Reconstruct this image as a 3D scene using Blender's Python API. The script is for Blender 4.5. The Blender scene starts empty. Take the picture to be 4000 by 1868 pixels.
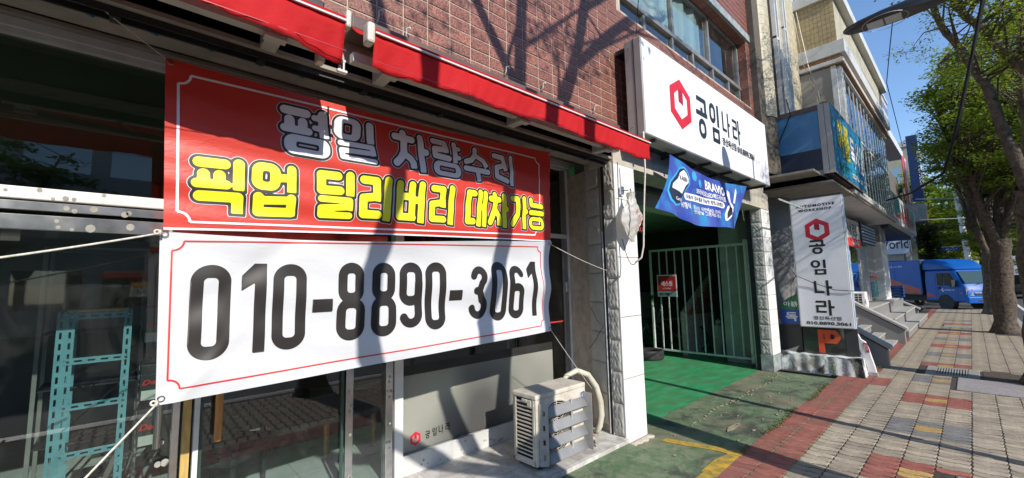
import bpy, bmesh, math, random
import numpy as np
from mathutils import Vector, Matrix
R = math.radians
C = bpy.context.scene.collection
sc = bpy.context.scene

# ---------------------------------------------------------------- camera
YAW, PITCH, ROLL, HC = 0.7415, 0.1040, -0.0224, 1.75
def camera():
    f = Vector((math.sin(YAW)*math.cos(PITCH), math.cos(YAW)*math.cos(PITCH), math.sin(PITCH)))
    r = Vector((math.cos(YAW), -math.sin(YAW), 0)); u = r.cross(f)
    r2 = r*math.cos(ROLL)+u*math.sin(ROLL); u2 = u*math.cos(ROLL)-r*math.sin(ROLL)
    cd = bpy.data.cameras.new('camera'); co = bpy.data.objects.new('camera', cd); C.objects.link(co)
    m = Matrix((r2, u2, -f)).transposed().to_4x4(); m.translation = (0, 0, HC)
    co.matrix_world = m
    cd.sensor_width = 36; cd.sensor_fit = 'HORIZONTAL'; cd.lens = 36*1631/4000
    cd.clip_start = .05; cd.clip_end = 3000
    sc.camera = co
camera()
# ---------------------------------------------------------------- light
SUN = Vector((.17, 1.0, -.62)).normalized()      # the way the light travels
w = bpy.data.worlds.new('World'); sc.world = w; w.use_nodes = True
nt = w.node_tree
sky = nt.nodes.new('ShaderNodeTexSky'); sky.sky_type = 'NISHITA'; sky.sun_disc = False
sky.sun_elevation = math.asin(-SUN.z); sky.sun_rotation = math.atan2(-SUN.x, -SUN.y) % (2*math.pi)
sky.air_density = 1.0; sky.dust_density = .1; sky.ozone_density = 4.5
bg = nt.nodes['Background']; nt.links.new(sky.outputs[0], bg.inputs[0]); bg.inputs[1].default_value = .15
sd = bpy.data.lights.new('sun', 'SUN'); so = bpy.data.objects.new('sun', sd); C.objects.link(so)
sd.energy = 3.75; sd.angle = R(.55); sd.color = (1, .95, .87)
so.rotation_euler = SUN.to_track_quat('-Z', 'Y').to_euler()
sc.view_settings.view_transform = 'Standard'; sc.view_settings.look = 'None'
sc.view_settings.exposure = .56; sc.view_settings.gamma = 1; sc.view_settings.use_curve_mapping = False

# ---------------------------------------------------------------- helpers
def tag(o, label=None, cat=None, group=None, kind=None):
    if label: o['label'] = label
    if cat: o['category'] = cat
    if group: o['group'] = group
    if kind: o['kind'] = kind
    return o
def thing(name, label, cat, loc=(0, 0, 0), group=None, rz=0):
    o = bpy.data.objects.new(name, None); C.objects.link(o); o.location = loc; o.rotation_euler.z = rz
    o.empty_display_size = .1
    return tag(o, label, cat, group)
def link_mesh(name, me, parent=None, loc=None, rot=None):
    o = bpy.data.objects.new(name, me); C.objects.link(o)
    if parent is not None: o.parent = parent
    if loc is not None: o.location = loc
    if rot is not None: o.rotation_euler = rot
    return o
def dup(o, parent=None):
    c = o.copy(); C.objects.link(c)
    if parent is not None: c.parent = parent
    for ch in [x for x in C.objects if x.parent == o]:
        dup(ch, c)
    return c
class MB:
    """collects geometry for one mesh; coordinates are given in the frame of the parent"""
    def __init__(s): s.v = []; s.f = []
    def add(s, vs, fs):
        n = len(s.v); s.v += [tuple(p) for p in vs]; s.f += [tuple(i+n for i in f) for f in fs]; return s
    def box(s, x0, x1, y0, y1, z0, z1, b=0):
        if x0 > x1: x0, x1 = x1, x0
        if y0 > y1: y0, y1 = y1, y0
        if z0 > z1: z0, z1 = z1, z0
        vs = [(x, y, z) for x in (x0, x1) for y in (y0, y1) for z in (z0, z1)]
        return s.add(vs, [(0, 1, 3, 2), (4, 6, 7, 5), (0, 4, 5, 1), (2, 3, 7, 6), (0, 2, 6, 4), (1, 5, 7, 3)])
    def prism(s, pts, vec, cap=True):
        """polygon pts (3D list) pushed along vec"""
        n = len(pts); v = Vector(vec)
        vs = [Vector(p) for p in pts] + [Vector(p)+v for p in pts]
        fs = [(i, (i+1) % n, n+(i+1) % n, n+i) for i in range(n)]
        if cap: fs += [tuple(range(n))[::-1], tuple(range(n, 2*n))]
        return s.add(vs, fs)
    def bar(s, a, b, w, h=None, up=(0, 0, 1)):
        h = h or w; a = Vector(a); b = Vector(b); d = (b-a).normalized(); u = Vector(up)
        if abs(d.dot(u)) > .95: u = Vector((0, 1, 0))
        r = d.cross(u).normalized(); u = r.cross(d)
        q = [(-1, -1), (1, -1), (1, 1), (-1, 1)]
        return s.prism([a + r*x*w/2 + u*y*h/2 for x, y in q], b-a)
    def tube(s, pts, r, n=8, caps=True):
        pts = [Vector(p) for p in pts]; m = len(pts)
        rs = r if hasattr(r, '__len__') else [r]*m
        ref = Vector((.3, .2, 1)).normalized(); vs = []; fs = []
        for i, p in enumerate(pts):
            d = (pts[min(i+1, m-1)]-pts[max(i-1, 0)]).normalized()
            x = d.cross(ref)
            if x.length < .05: x = d.cross(Vector((1, 0, 0)))
            x.normalize(); y = d.cross(x)
            for k in range(n):
                a = 2*math.pi*k/n; vs.append(p + (x*math.cos(a)+y*math.sin(a))*rs[i])
        for i in range(m-1):
            for k in range(n):
                fs.append((i*n+k, i*n+(k+1) % n, (i+1)*n+(k+1) % n, (i+1)*n+k))
        if caps: fs += [tuple(range(n))[::-1], tuple(range((m-1)*n, m*n))]
        return s.add(vs, fs)
    def cyl(s, c, r, h, axis=2, n=20, r2=None):
        c = Vector(c); e = Vector((0, 0, 0)); e[axis] = h
        r2 = r if r2 is None else r2; vs = []
        for q, rr in ((c, r), (c+e, r2)):
            for k in range(n):
                a = 2*math.pi*k/n; p = [0, 0, 0]; p[(axis+1) % 3] = math.cos(a)*rr; p[(axis+2) % 3] = math.sin(a)*rr
                vs.append(q+Vector(p))
        return s.add(vs, [(k, (k+1) % n, n+(k+1) % n, n+k) for k in range(n)]+[tuple(range(n))[::-1], tuple(range(n, 2*n))])
    def ring(s, c, r0, r1, h, axis=2, n=28):
        """annulus r0..r1, depth h along axis"""
        c = Vector(c); vs = []
        for off, rr in ((0, r0), (0, r1), (h, r1), (h, r0)):
            for k in range(n):
                a = 2*math.pi*k/n; p = [0, 0, 0]; p[axis] = off; p[(axis+1) % 3] = math.cos(a)*rr; p[(axis+2) % 3] = math.sin(a)*rr
                vs.append(c+Vector(p))
        fs = []
        for j in range(4):
            for k in range(n): fs.append((j*n+k, j*n+(k+1) % n, ((j+1) % 4)*n+(k+1) % n, ((j+1) % 4)*n+k))
        return s.add(vs, fs)
    def torus(s, c, R_, r, axis=2, n=28, m=10, sq=1.0):
        c = Vector(c); vs = []; fs = []
        for i in range(n):
            a = 2*math.pi*i/n
            for j in range(m):
                b = 2*math.pi*j/m; rr = R_+r*math.cos(b); p = [0, 0, 0]
                p[axis] = r*sq*math.sin(b); p[(axis+1) % 3] = math.cos(a)*rr; p[(axis+2) % 3] = math.sin(a)*rr
                vs.append(c+Vector(p))
        for i in range(n):
            for j in range(m): fs.append((i*m+j, ((i+1) % n)*m+j, ((i+1) % n)*m+(j+1) % m, i*m+(j+1) % m))
        return s.add(vs, fs)
    def grid(s, fn, nu, nv):
        vs = [fn(i/nu, j/nv) for j in range(nv+1) for i in range(nu+1)]
        return s.add(vs, [(j*(nu+1)+i, j*(nu+1)+i+1, (j+1)*(nu+1)+i+1, (j+1)*(nu+1)+i) for j in range(nv) for i in range(nu)])
    def mesh(s, name, m=None, smooth=False):
        me = bpy.data.meshes.new(name); me.from_pydata([tuple(p) for p in s.v], [], s.f); me.update()
        bm = bmesh.new(); bm.from_mesh(me); bmesh.ops.recalc_face_normals(bm, faces=bm.faces); bm.to_mesh(me); bm.free()
        if m: me.materials.append(m)
        if smooth:
            me.polygons.foreach_set('use_smooth', [True]*len(me.polygons))
            if smooth != 'all': me.set_sharp_from_angle(angle=R(smooth if smooth is not True else 40))
        return me
    def build(s, name, m, parent=None, smooth=False, bevel=0, solid=0, loc=None):
        o = link_mesh(name, s.mesh(name, m, smooth), parent, loc)
        if solid:
            md = o.modifiers.new('s', 'SOLIDIFY'); md.thickness = solid; md.offset = 0
        if bevel:
            md = o.modifiers.new('b', 'BEVEL'); md.width = bevel; md.segments = 2; md.limit_method = 'ANGLE'; md.angle_limit = R(50)
        return o
def bx(name, m, parent, x0, x1, y0, y1, z0, z1, bevel=0):
    return MB().box(x0, x1, y0, y1, z0, z1).build(name, m, parent, bevel=bevel)

# ---------------------------------------------------------------- materials
def base_mat(name, col, rough=.6, metal=0, spec=.5):
    m = bpy.data.materials.new(name); m.use_nodes = True
    b = m.node_tree.nodes['Principled BSDF']
    b.inputs['Base Color'].default_value = (*col, 1); b.inputs['Roughness'].default_value = rough
    b.inputs['Metallic'].default_value = metal; b.inputs['Specular IOR Level'].default_value = spec
    return m, b
def tex(nt, kind, scale, detail=4, vec=None, rough=.55, dist=0):
    n = nt.nodes.new('ShaderNodeTex'+kind)
    n.inputs['Scale'].default_value = scale
    if kind == 'Noise':
        n.inputs['Detail'].default_value = detail; n.inputs['Roughness'].default_value = rough; n.inputs['Distortion'].default_value = dist
    if vec is not None: nt.links.new(vec, n.inputs['Vector'])
    return n
def coords(nt, scale=(1, 1, 1)):
    g = nt.nodes.new('ShaderNodeNewGeometry'); mp = nt.nodes.new('ShaderNodeMapping')
    mp.inputs['Scale'].default_value = scale; nt.links.new(g.outputs['Position'], mp.inputs['Vector']); return mp.outputs[0]
def ramp(nt, src, p0, p1, c0=(0, 0, 0), c1=(1, 1, 1)):
    r = nt.nodes.new('ShaderNodeValToRGB'); e = r.color_ramp.elements
    e[0].position = p0; e[1].position = p1; e[0].color = (*c0, 1); e[1].color = (*c1, 1)
    nt.links.new(src, r.inputs[0]); return r.outputs[0]
def mixc(nt, fac, a, b, mode='MIX'):
    m = nt.nodes.new('ShaderNodeMix'); m.data_type = 'RGBA'; m.blend_type = mode
    for inp, v in ((m.inputs[0], fac), (m.inputs[6], a), (m.inputs[7], b)):
        if isinstance(v, (int, float)): inp.default_value = v
        elif isinstance(v, tuple): inp.default_value = (*v, 1)
        else: nt.links.new(v, inp)
    return m.outputs[2]
def pm(name, c0, c1=None, scale=6, rough=.6, metal=0, bump=0, bscale=None, dirt=0, dirtc=(.05, .045, .04), dscale=1.5,
       rand=0, stretch=(1, 1, 1), spec=.5, rvar=.15, p=(.35, .65), ddist=.6, streak=0):
    """two-tone noise, per-object variation, patches of dirt, vertical streaks, relief"""
    m, b = base_mat(name, c0, rough, metal, spec); nt = m.node_tree; L = nt.links
    co = coords(nt, stretch)
    c1 = c1 or tuple(min(1, x*.82) for x in c0)
    n = tex(nt, 'Noise', scale, 6, co)
    col = mixc(nt, ramp(nt, n.outputs[0], *p), c0, c1)
    if dirt:
        d = tex(nt, 'Noise', dscale, 8, coords(nt), .65, ddist)
        f = ramp(nt, d.outputs[0], .5-.1*dirt, .74)
        mm = nt.nodes.new('ShaderNodeMath'); mm.operation = 'MULTIPLY'; mm.inputs[1].default_value = min(1, dirt); L.new(f, mm.inputs[0])
        col = mixc(nt, mm.outputs[0], col, dirtc)
    if streak:
        d = tex(nt, 'Noise', 1, 5, coords(nt, (9, 9, .7)), .6)
        f = ramp(nt, d.outputs[0], .52, .8)
        mm = nt.nodes.new('ShaderNodeMath'); mm.operation = 'MULTIPLY'; mm.inputs[1].default_value = streak; L.new(f, mm.inputs[0])
        col = mixc(nt, mm.outputs[0], col, dirtc)
    if rand:
        oi = nt.nodes.new('ShaderNodeObjectInfo'); h = nt.nodes.new('ShaderNodeHueSaturation')
        mr = nt.nodes.new('ShaderNodeMapRange'); mr.inputs[3].default_value = 1-rand; mr.inputs[4].default_value = 1+rand
        L.new(oi.outputs['Random'], mr.inputs[0]); L.new(mr.outputs[0], h.inputs['Value']); L.new(col, h.inputs['Color']); col = h.outputs[0]
    L.new(col, b.inputs['Base Color'])
    if rvar:
        rn = tex(nt, 'Noise', scale*.6, 5, co)
        mr = nt.nodes.new('ShaderNodeMapRange'); mr.inputs[3].default_value = max(.02, rough-rvar); mr.inputs[4].default_value = min(1, rough+rvar)
        L.new(rn.outputs[0], mr.inputs[0]); L.new(mr.outputs[0], b.inputs['Roughness'])
    if bump:
        bn = tex(nt, 'Noise', bscale or scale*3, 6, coords(nt), .6)
        bp = nt.nodes.new('ShaderNodeBump'); bp.inputs['Strength'].default_value = 1; bp.inputs['Distance'].default_value = bump
        L.new(bn.outputs[0], bp.inputs['Height']); L.new(bp.outputs[0], b.inputs['Normal'])
    return m
def glass(name, tint=(.8, .86, .84), refl=1.0, dirt=.04):
    m = bpy.data.materials.new(name); m.use_nodes = True; nt = m.node_tree; L = nt.links
    for n in list(nt.nodes): nt.nodes.remove(n)
    out = nt.nodes.new('ShaderNodeOutputMaterial')
    tr = nt.nodes.new('ShaderNodeBsdfTransparent'); tr.inputs[0].default_value = (*tint, 1)
    gl = nt.nodes.new('ShaderNodeBsdfGlossy'); gl.inputs['Roughness'].default_value = .015; gl.inputs[0].default_value = (refl, refl, refl, 1)
    fr = nt.nodes.new('ShaderNodeFresnel'); fr.inputs[0].default_value = 1.62
    ge = nt.nodes.new('ShaderNodeNewGeometry'); inv = nt.nodes.new('ShaderNodeMath'); inv.operation = 'SUBTRACT'; inv.inputs[0].default_value = 1; L.new(ge.outputs['Backfacing'], inv.inputs[1])
    mu = nt.nodes.new('ShaderNodeMath'); mu.operation = 'MULTIPLY'; mu.use_clamp = True; L.new(inv.outputs[0], mu.inputs[0]); m15 = nt.nodes.new('ShaderNodeMath'); m15.operation = 'MULTIPLY'; m15.inputs[1].default_value = 1.55; L.new(fr.outputs[0], m15.inputs[0]); L.new(m15.outputs[0], mu.inputs[1])
    mx = nt.nodes.new('ShaderNodeMixShader'); L.new(mu.outputs[0], mx.inputs[0]); L.new(tr.outputs[0], mx.inputs[1]); L.new(gl.outputs[0], mx.inputs[2])
    df = nt.nodes.new('ShaderNodeBsdfDiffuse'); df.inputs[0].default_value = (.5, .5, .48, 1)
    n = tex(nt, 'Noise', 4, 8, coords(nt, (1, 1, .5)), .7, 1.0); f = ramp(nt, n.outputs[0], .45, .85, (0, 0, 0), (dirt*2, dirt*2, dirt*2))
    m2 = nt.nodes.new('ShaderNodeMixShader'); L.new(f, m2.inputs[0]); L.new(mx.outputs[0], m2.inputs[1]); L.new(df.outputs[0], m2.inputs[2])
    L.new(m2.outputs[0], out.inputs[0]); return m
def cloth(name, col, trans=.25, rough=.55, bump=.0006, var=.06, weave=True, grad=None):
    m = bpy.data.materials.new(name); m.use_nodes = True; nt = m.node_tree; L = nt.links
    b = nt.nodes['Principled BSDF']; b.inputs['Roughness'].default_value = rough
    out = nt.nodes['Material Output']
    n = tex(nt, 'Noise', 3, 6, coords(nt)); c = mixc(nt, n.outputs[0], tuple(min(1, x*(1+var)) for x in col), tuple(x*(1-var) for x in col))
    L.new(c, b.inputs['Base Color'])
    t = nt.nodes.new('ShaderNodeBsdfTranslucent'); L.new(c, t.inputs[0])
    mx = nt.nodes.new('ShaderNodeMixShader'); mx.inputs[0].default_value = trans
    L.new(b.outputs[0], mx.inputs[1]); L.new(t.outputs[0], mx.inputs[2]); L.new(mx.outputs[0], out.inputs[0])
    if bump:
        bn = tex(nt, 'Noise', 11, 7, coords(nt, (1, 1, 2.2)), .6, 1.2)
        bp = nt.nodes.new('ShaderNodeBump'); bp.inputs['Distance'].default_value = bump*6; bp.inputs['Strength'].default_value = .6
        L.new(bn.outputs[0], bp.inputs['Height']); L.new(bp.outputs[0], b.inputs['Normal'])
    return m
M = {}
M['tile'] = pm('red_granite_tile', (.34, .13, .085), (.14, .052, .04), 60, .5, bump=.005, bscale=60, rand=.20, p=(.40, .60), streak=.35, dirt=.35, dirtc=(.10, .05, .05), dscale=3)
M['grout'] = pm('grout', (.52, .44, .36), (.38, .32, .26), 10, .9, bump=.002, dirt=.3, dirtc=(.12, .1, .09))
M['marble'] = pm('grey_marble', (.42, .44, .43), (.2, .24, .23), 7, .4, dirt=.5, dirtc=(.12, .12, .12), dscale=5)
M['stone'] = pm('rock_face_tile', (.52, .50, .46), (.44, .42, .39), 5, .8, bump=.008, bscale=16, rand=.05, dirt=.15, dirtc=(.25, .23, .2))
M['whitetile'] = pm('white_tile', (.80, .79, .76), (.72, .71, .68), 4, .35, bump=.0015, bscale=8, rand=.04, dirt=.25, dirtc=(.45, .4, .34), dscale=4)
M['floortile'] = pm('white_paving_tile', (.66, .64, .60), (.5, .47, .43), 7, .5, bump=.002, rand=.06, dirt=.8, dirtc=(.22, .18, .14), dscale=6)
M['beige'] = pm('cream_painted_concrete', (.52, .47, .38), (.42, .38, .31), 5, .7, bump=.002, dirt=.5, dirtc=(.24, .21, .17), streak=.3)
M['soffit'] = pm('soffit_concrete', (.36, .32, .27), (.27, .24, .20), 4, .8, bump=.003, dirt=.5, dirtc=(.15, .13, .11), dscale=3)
M['dark'] = pm('dark_metal', (.03, .03, .03), (.02, .02, .02), 5, .5)
M['black'] = pm('black_rubber', (.015, .015, .016), (.03, .03, .03), 12, .7)
M['steel'] = pm('stainless_steel', (.68, .68, .68), (.55, .56, .57), 8, .2, metal=1, rvar=.1, dirt=.5, dirtc=(.4, .36, .3), dscale=9)
M['steelw'] = pm('pale_matt_steel', (.72, .70, .67), (.62, .60, .57), 6, .35, metal=.25, dirt=.5, dirtc=(.45, .42, .38), dscale=11)
M['alu'] = pm('white_aluminium', (.72, .72, .70), (.62, .62, .60), 6, .45, dirt=.3, dirtc=(.3, .28, .25), streak=.2)
M['aludark'] = pm('grey_aluminium', (.32, .31, .29), (.24, .23, .22), 6, .4, metal=.4)
M['acwhite'] = pm('ivory_plastic', (.66, .61, .52), (.58, .53, .44), 6, .5, dirt=.5, dirtc=(.26, .2, .14), dscale=7, streak=.25)
M['galv'] = pm('galvanised_sheet', (.38, .37, .355), (.46, .45, .43), 9, .5, metal=.2, dirt=.4, dirtc=(.22, .18, .15), dscale=12)
M['deflect'] = pm('grey_plastic_louvre', (.27, .27, .275), (.22, .22, .225), 5, .45, dirt=.25, dirtc=(.2, .2, .2))
M['doorglassedge'] = pm('green_glass_edge', (.035, .07, .06), None, 7, .2)
M['teal'] = pm('teal_paint', (.16, .36, .41), (.12, .29, .35), 7, .45, dirt=.3, dirtc=(.08, .15, .17))
M['wood'] = pm('orange_wood', (.52, .25, .08), (.40, .17, .05), 9, .4, stretch=(6, 6, 1))
M['yellowwood'] = pm('yellow_wood', (.58, .40, .13), (.45, .29, .09), 9, .45, stretch=(6, 6, 1))
M['brokenwood'] = pm('broken_wood', (.38, .16, .07), (.2, .09, .05), 20, .8, stretch=(1, 1, 1))
M['green'] = pm('green_epoxy_floor', (.030, .26, .09), (.06, .37, .16), 2.2, .35, stretch=(1, 3, 1), dirt=.85, dirtc=(.11, .17, .09), dscale=2.4, rvar=.12)
M['greenwall'] = pm('pale_green_wall', (.36, .42, .33), (.29, .35, .27), 4, .7, dirt=.5, dirtc=(.10, .12, .09))
M['gatepaint'] = pm('green_white_paint', (.62, .68, .61), (.50, .57, .50), 12, .45, dirt=.3, dirtc=(.2, .16, .1), dscale=10)
M['signwhite'] = pm('white_flex_face', (.82, .81, .84), (.78, .77, .80), 2, .4, rvar=.05, dirt=.22, dirtc=(.52, .50, .46), dscale=3, streak=.22)
M['signcase'] = pm('sign_case_aluminium', (.42, .41, .39), (.36, .35, .33), 5, .4, metal=.3, dirt=.3, dirtc=(.2, .19, .17))
M['logored'] = pm('logo_red', (.62, .02, .045), (.56, .018, .04), 3, .4)
M['logodark'] = pm('logo_dark_red', (.42, .012, .03), (.36, .01, .03), 3, .4)
M['navy'] = pm('dark_navy_ink', (.02, .03, .045), (.015, .025, .035), 3, .4)
M['blackink'] = pm('black_ink', (.026, .022, .020), (.018, .015, .014), 3, .45)
M['redcloth'] = cloth('red_banner_cloth', (.70, .055, .035), .22, .42)
M['whitecloth'] = cloth('white_banner_cloth', (.76, .765, .79), .22, .45)
M['awning'] = cloth('red_awning_cloth', (.60, .006, .010), .28, .8, bump=.0012, var=.14)
M['awnwhite'] = cloth('white_awning_stripe', (.8, .78, .78), .15, .6)
M['bluecloth'] = cloth('blue_banner_cloth', (.05, .12, .46), .2, .4)
M['yellowink'] = pm('yellow_print', (.84, .78, .02), (.8, .73, .015), 3, .4)
M['greywhite'] = pm('pale_print', (.80, .80, .84), (.76, .76, .8), 3, .4)
M['redline'] = pm('red_print', (.62, .04, .035), (.56, .03, .03), 3, .45)
M['rope'] = pm('white_rope', (.72, .68, .6), (.5, .47, .4), 60, .8)
M['cable'] = pm('black_cable', (.012, .012, .012), (.02, .02, .02), 20, .8, spec=.2)
M['glass'] = glass('window_glass', (.80, .86, .84), 1, .02)
M['glassdark'] = glass('tinted_glass', (.42, .47, .45), 1, .012)
M['redpaver'] = pm('red_paver', (.36, .115, .085), (.28, .085, .065), 9, .8, bump=.002, bscale=70, rand=.18, dirt=.6, dirtc=(.15, .09, .07), dscale=2.1)
M['paver'] = pm('sand_paver', (.42, .35, .26), (.31, .26, .195), 9, .85, bump=.002, bscale=70, rand=.20, dirt=.7, dirtc=(.2, .17, .14), dscale=1.9)
M['greypaver'] = pm('grey_paver', (.20, .19, .185), (.15, .145, .14), 9, .85, bump=.002, bscale=70, rand=.12)
M['ochrepaver'] = pm('ochre_paver', (.46, .30, .10), (.38, .24, .08), 9, .85, bump=.002, bscale=70, rand=.12)
M['joint'] = pm('joint_sand', (.07, .055, .04), (.04, .03, .025), 20, .95)
M['granite'] = pm('grey_granite', (.27, .26, .25), (.19, .185, .18), 60, .45, dirt=.3, dirtc=(.12, .11, .1))
M['granitelight'] = pm('pale_granite', (.45, .44, .42), (.36, .35, .33), 60, .5, dirt=.4, dirtc=(.22, .2, .17), dscale=4)
M['asphalt'] = pm('asphalt', (.075, .075, .078), (.05, .05, .052), 40, .85, bump=.002, bscale=120, dirt=.3, dirtc=(.11, .11, .11))
M['concrete'] = pm('concrete', (.34, .33, .30), (.25, .24, .22), 6, .85, bump=.003, dirt=.6, dirtc=(.12, .11, .1))
M['bark'] = pm('bark', (.10, .078, .06), (.045, .034, .027), 14, .9, bump=.03, bscale=20, dirt=.8, dirtc=(.19, .13, .085), dscale=9, p=(.42, .58))
M['yellowtile'] = pm('cream_ceramic_tile', (.52, .46, .32), (.42, .37, .26), 9, .55, bump=.003, bscale=30, rand=.07, dirt=.35, dirtc=(.2, .17, .12), dscale=2)
M['goldtile'] = pm('tan_ceramic_tile', (.43, .33, .17), (.36, .27, .14), 9, .55, bump=.003, bscale=30, rand=.07, dirt=.25, dirtc=(.2, .15, .09), dscale=2)
M['tilejoint'] = pm('tile_joint', (.12, .10, .075), (.09, .075, .06), 9, .9)
M['whitemetal'] = pm('white_painted_metal', (.60, .60, .58), (.52, .52, .50), 5, .5, dirt=.4, dirtc=(.3, .26, .2), streak=.3)
M['yellowline'] = pm('yellow_road_paint', (.60, .36, .03), (.46, .28, .03), 12, .7, dirt=1.0, dirtc=(.12, .15, .08), dscale=12)
M['bluepaint'] = pm('blue_car_paint', (.003, .105, .44), (.003, .09, .39), 2, .42, spec=.3, rvar=.05)
M['bluesteel'] = pm('blue_sign_panel', (.085, .26, .46), (.07, .22, .40), 3, .45, rvar=.08)
M['navypanel'] = pm('navy_panel', (.018, .03, .06), (.014, .024, .05), 3, .45)
M['brownpanel'] = pm('brown_panel', (.13, .085, .075), (.09, .06, .055), 6, .55, dirt=.3, dirtc=(.2, .1, .06))
M['mirror'] = pm('polished_black_granite', (.045, .05, .045), (.03, .034, .03), 5, .06, spec=.9, rvar=.03)
M['plastic'] = cloth('thin_white_plastic', (.72, .70, .66), .45, .35)
M['whitepaint'] = pm('white_paint', (.80, .79, .77), (.74, .73, .71), 4, .5, dirt=.3, dirtc=(.45, .42, .36), dscale=6)
M['leaf'] = None
# ---------------------------------------------------------------- lettering
def font_mesh(body, bold=.02, shear=0, spacing=1.0):
    cu = bpy.data.curves.new('t', 'FONT'); cu.body = body; cu.size = 1; cu.offset = bold; cu.shear = shear
    cu.space_character = spacing; cu.space_line = .9; cu.align_x = 'CENTER'; cu.resolution_u = 3; cu.fill_mode = 'FRONT'
    o = bpy.data.objects.new('t', cu); C.objects.link(o)
    dg = bpy.context.evaluated_depsgraph_get(); me = o.evaluated_get(dg).to_mesh()
    vs = [(v.co.x, v.co.y) for v in me.vertices]; fs = [tuple(p.vertices) for p in me.polygons]
    o.evaluated_get(dg).to_mesh_clear(); bpy.data.objects.remove(o); bpy.data.curves.remove(cu)
    x0 = min(v[0] for v in vs); x1 = max(v[0] for v in vs); y0 = min(v[1] for v in vs); y1 = max(v[1] for v in vs)
    return [((x-x0)/(x1-x0), (y-y0)/(y1-y0)) for x, y in vs], fs
def text(name, body, m, parent, O, U, V, w, h, bold=.02, off=.003, **kw):
    """printed words filling the box O, O+U*w, O+V*h"""
    vs, fs = font_mesh(body, bold, **kw); O = Vector(O); U = Vector(U).normalized(); V = Vector(V).normalized(); N = U.cross(V)
    mb = MB(); mb.add([O+U*a*w+V*b*h+N*off for a, b in vs], fs)
    return mb.build(name, m, parent)
def sdf_text(strokes, cell, grow=0.0):
    """strokes [('s',width,flat,pts)|('o',(l,r,b,t),(hw,hh))|('p',pts)] -> filled outline mesh by marching squares"""
    xs = []; zs = []
    for s in strokes:
        if s[0] == 's': xs += [p[0]+k for p in s[3] for k in (-s[1], s[1])]; zs += [p[1]+k for p in s[3] for k in (-s[1], s[1])]
        elif s[0] == 'o': xs += s[1][:2]; zs += s[1][2:]
        else: xs += [p[0] for p in s[1]]; zs += [p[1] for p in s[1]]
    pad = grow+cell*2; x0, x1, z0, z1 = min(xs)-pad, max(xs)+pad, min(zs)-pad, max(zs)+pad
    nx = int((x1-x0)/cell)+2; nz = int((z1-z0)/cell)+2
    X, Z = np.meshgrid(x0+np.arange(nx)*cell, z0+np.arange(nz)*cell); D = np.full(X.shape, 9.0)
    def rr(l, r, b, t, rad):
        cx, cz, hx, hz = (l+r)/2, (b+t)/2, (r-l)/2, (t-b)/2; rad = min(rad, hx, hz)
        qx = np.abs(X-cx)-hx+rad; qz = np.abs(Z-cz)-hz+rad
        return np.hypot(np.maximum(qx, 0), np.maximum(qz, 0))+np.minimum(np.maximum(qx, qz), 0)-rad
    for s in strokes:
        if s[0] == 's':
            pts = s[3]; n = len(pts)-1
            for i in range(n):
                (ax, az), (bx_, bz) = pts[i], pts[i+1]; dx, dz = bx_-ax, bz-az; L2 = dx*dx+dz*dz+1e-9
                t = np.clip(((X-ax)*dx+(Z-az)*dz)/L2, 0, 1); d = np.hypot(X-ax-t*dx, Z-az-t*dz)-s[1]/2
                if s[2] and i == n-1: L_ = math.sqrt(L2); d = np.maximum(d, ((X-bx_)*dx+(Z-bz)*dz)/L_)
                if s[2] == 2 and i == 0: L_ = math.sqrt(L2); d = np.maximum(d, -((X-ax)*dx+(Z-az)*dz)/L_)
                D = np.minimum(D, d)
        elif s[0] == 'o':
            l, r, b, t = s[1]; hw, hh = s[2]; rad = s[3] if len(s) > 3 else .055
            d = rr(l, r, b, t, rad); h = rr(l+hw, r-hw, b+hh, t-hh, max(.006, rad-max(hw, hh)) if len(s) > 3 else .012)
            D = np.minimum(D, np.maximum(d, -h))
        else:
            P = s[1]; n = len(P); d = np.full(X.shape, 9.0); ins = np.zeros(X.shape, bool)
            for i in range(n):
                (ax, az), (bx_, bz) = P[i], P[(i+1) % n]; dx, dz = bx_-ax, bz-az
                t = np.clip(((X-ax)*dx+(Z-az)*dz)/(dx*dx+dz*dz+1e-9), 0, 1); d = np.minimum(d, np.hypot(X-ax-t*dx, Z-az-t*dz))
                c = ((az > Z) != (bz > Z)) & (X < (bx_-ax)*(Z-az)/((bz-az) if bz != az else 1e-9)+ax); ins ^= c
            D = np.minimum(D, np.where(ins, -d, d))
    D -= grow
    V = []; Fc = []; vid = {}
    def gv(i, j):
        k = (i, j)
        if k not in vid: vid[k] = len(V); V.append((x0+i*cell, z0+j*cell))
        return vid[k]
    def ev(i, j, a, b):
        k = (i, j, a, b)
        if k not in vid:
            d0, d1 = D[j, i], D[b, a]; t = d0/(d0-d1); vid[k] = len(V); V.append((x0+(i+(a-i)*t)*cell, z0+(j+(b-j)*t)*cell))
        return vid[k]
    S = D < 0; js, is_ = np.nonzero(S[:-1, :-1] | S[1:, :-1] | S[:-1, 1:] | S[1:, 1:])
    for j, i in zip(js.tolist(), is_.tolist()):
        cs = [(i, j), (i+1, j), (i+1, j+1), (i, j+1)]; poly = []
        for k in range(4):
            a = cs[k]; b = cs[(k+1) % 4]; sa = S[a[1], a[0]]; sb = S[b[1], b[0]]
            if sa: poly.append(gv(*a))
            if sa != sb:
                e = tuple(sorted((a, b))); poly.append(ev(*e[0], *e[1]))
        if len(poly) > 2: Fc.append(tuple(poly))
    return V, Fc
def on_surface(name, strokes, cell, m, parent, fn, grow=0.0):
    v, f = sdf_text(strokes, cell, grow); return MB().add([fn(x, z) for x, z in v], f).build(name, m, parent, smooth='all')

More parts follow.
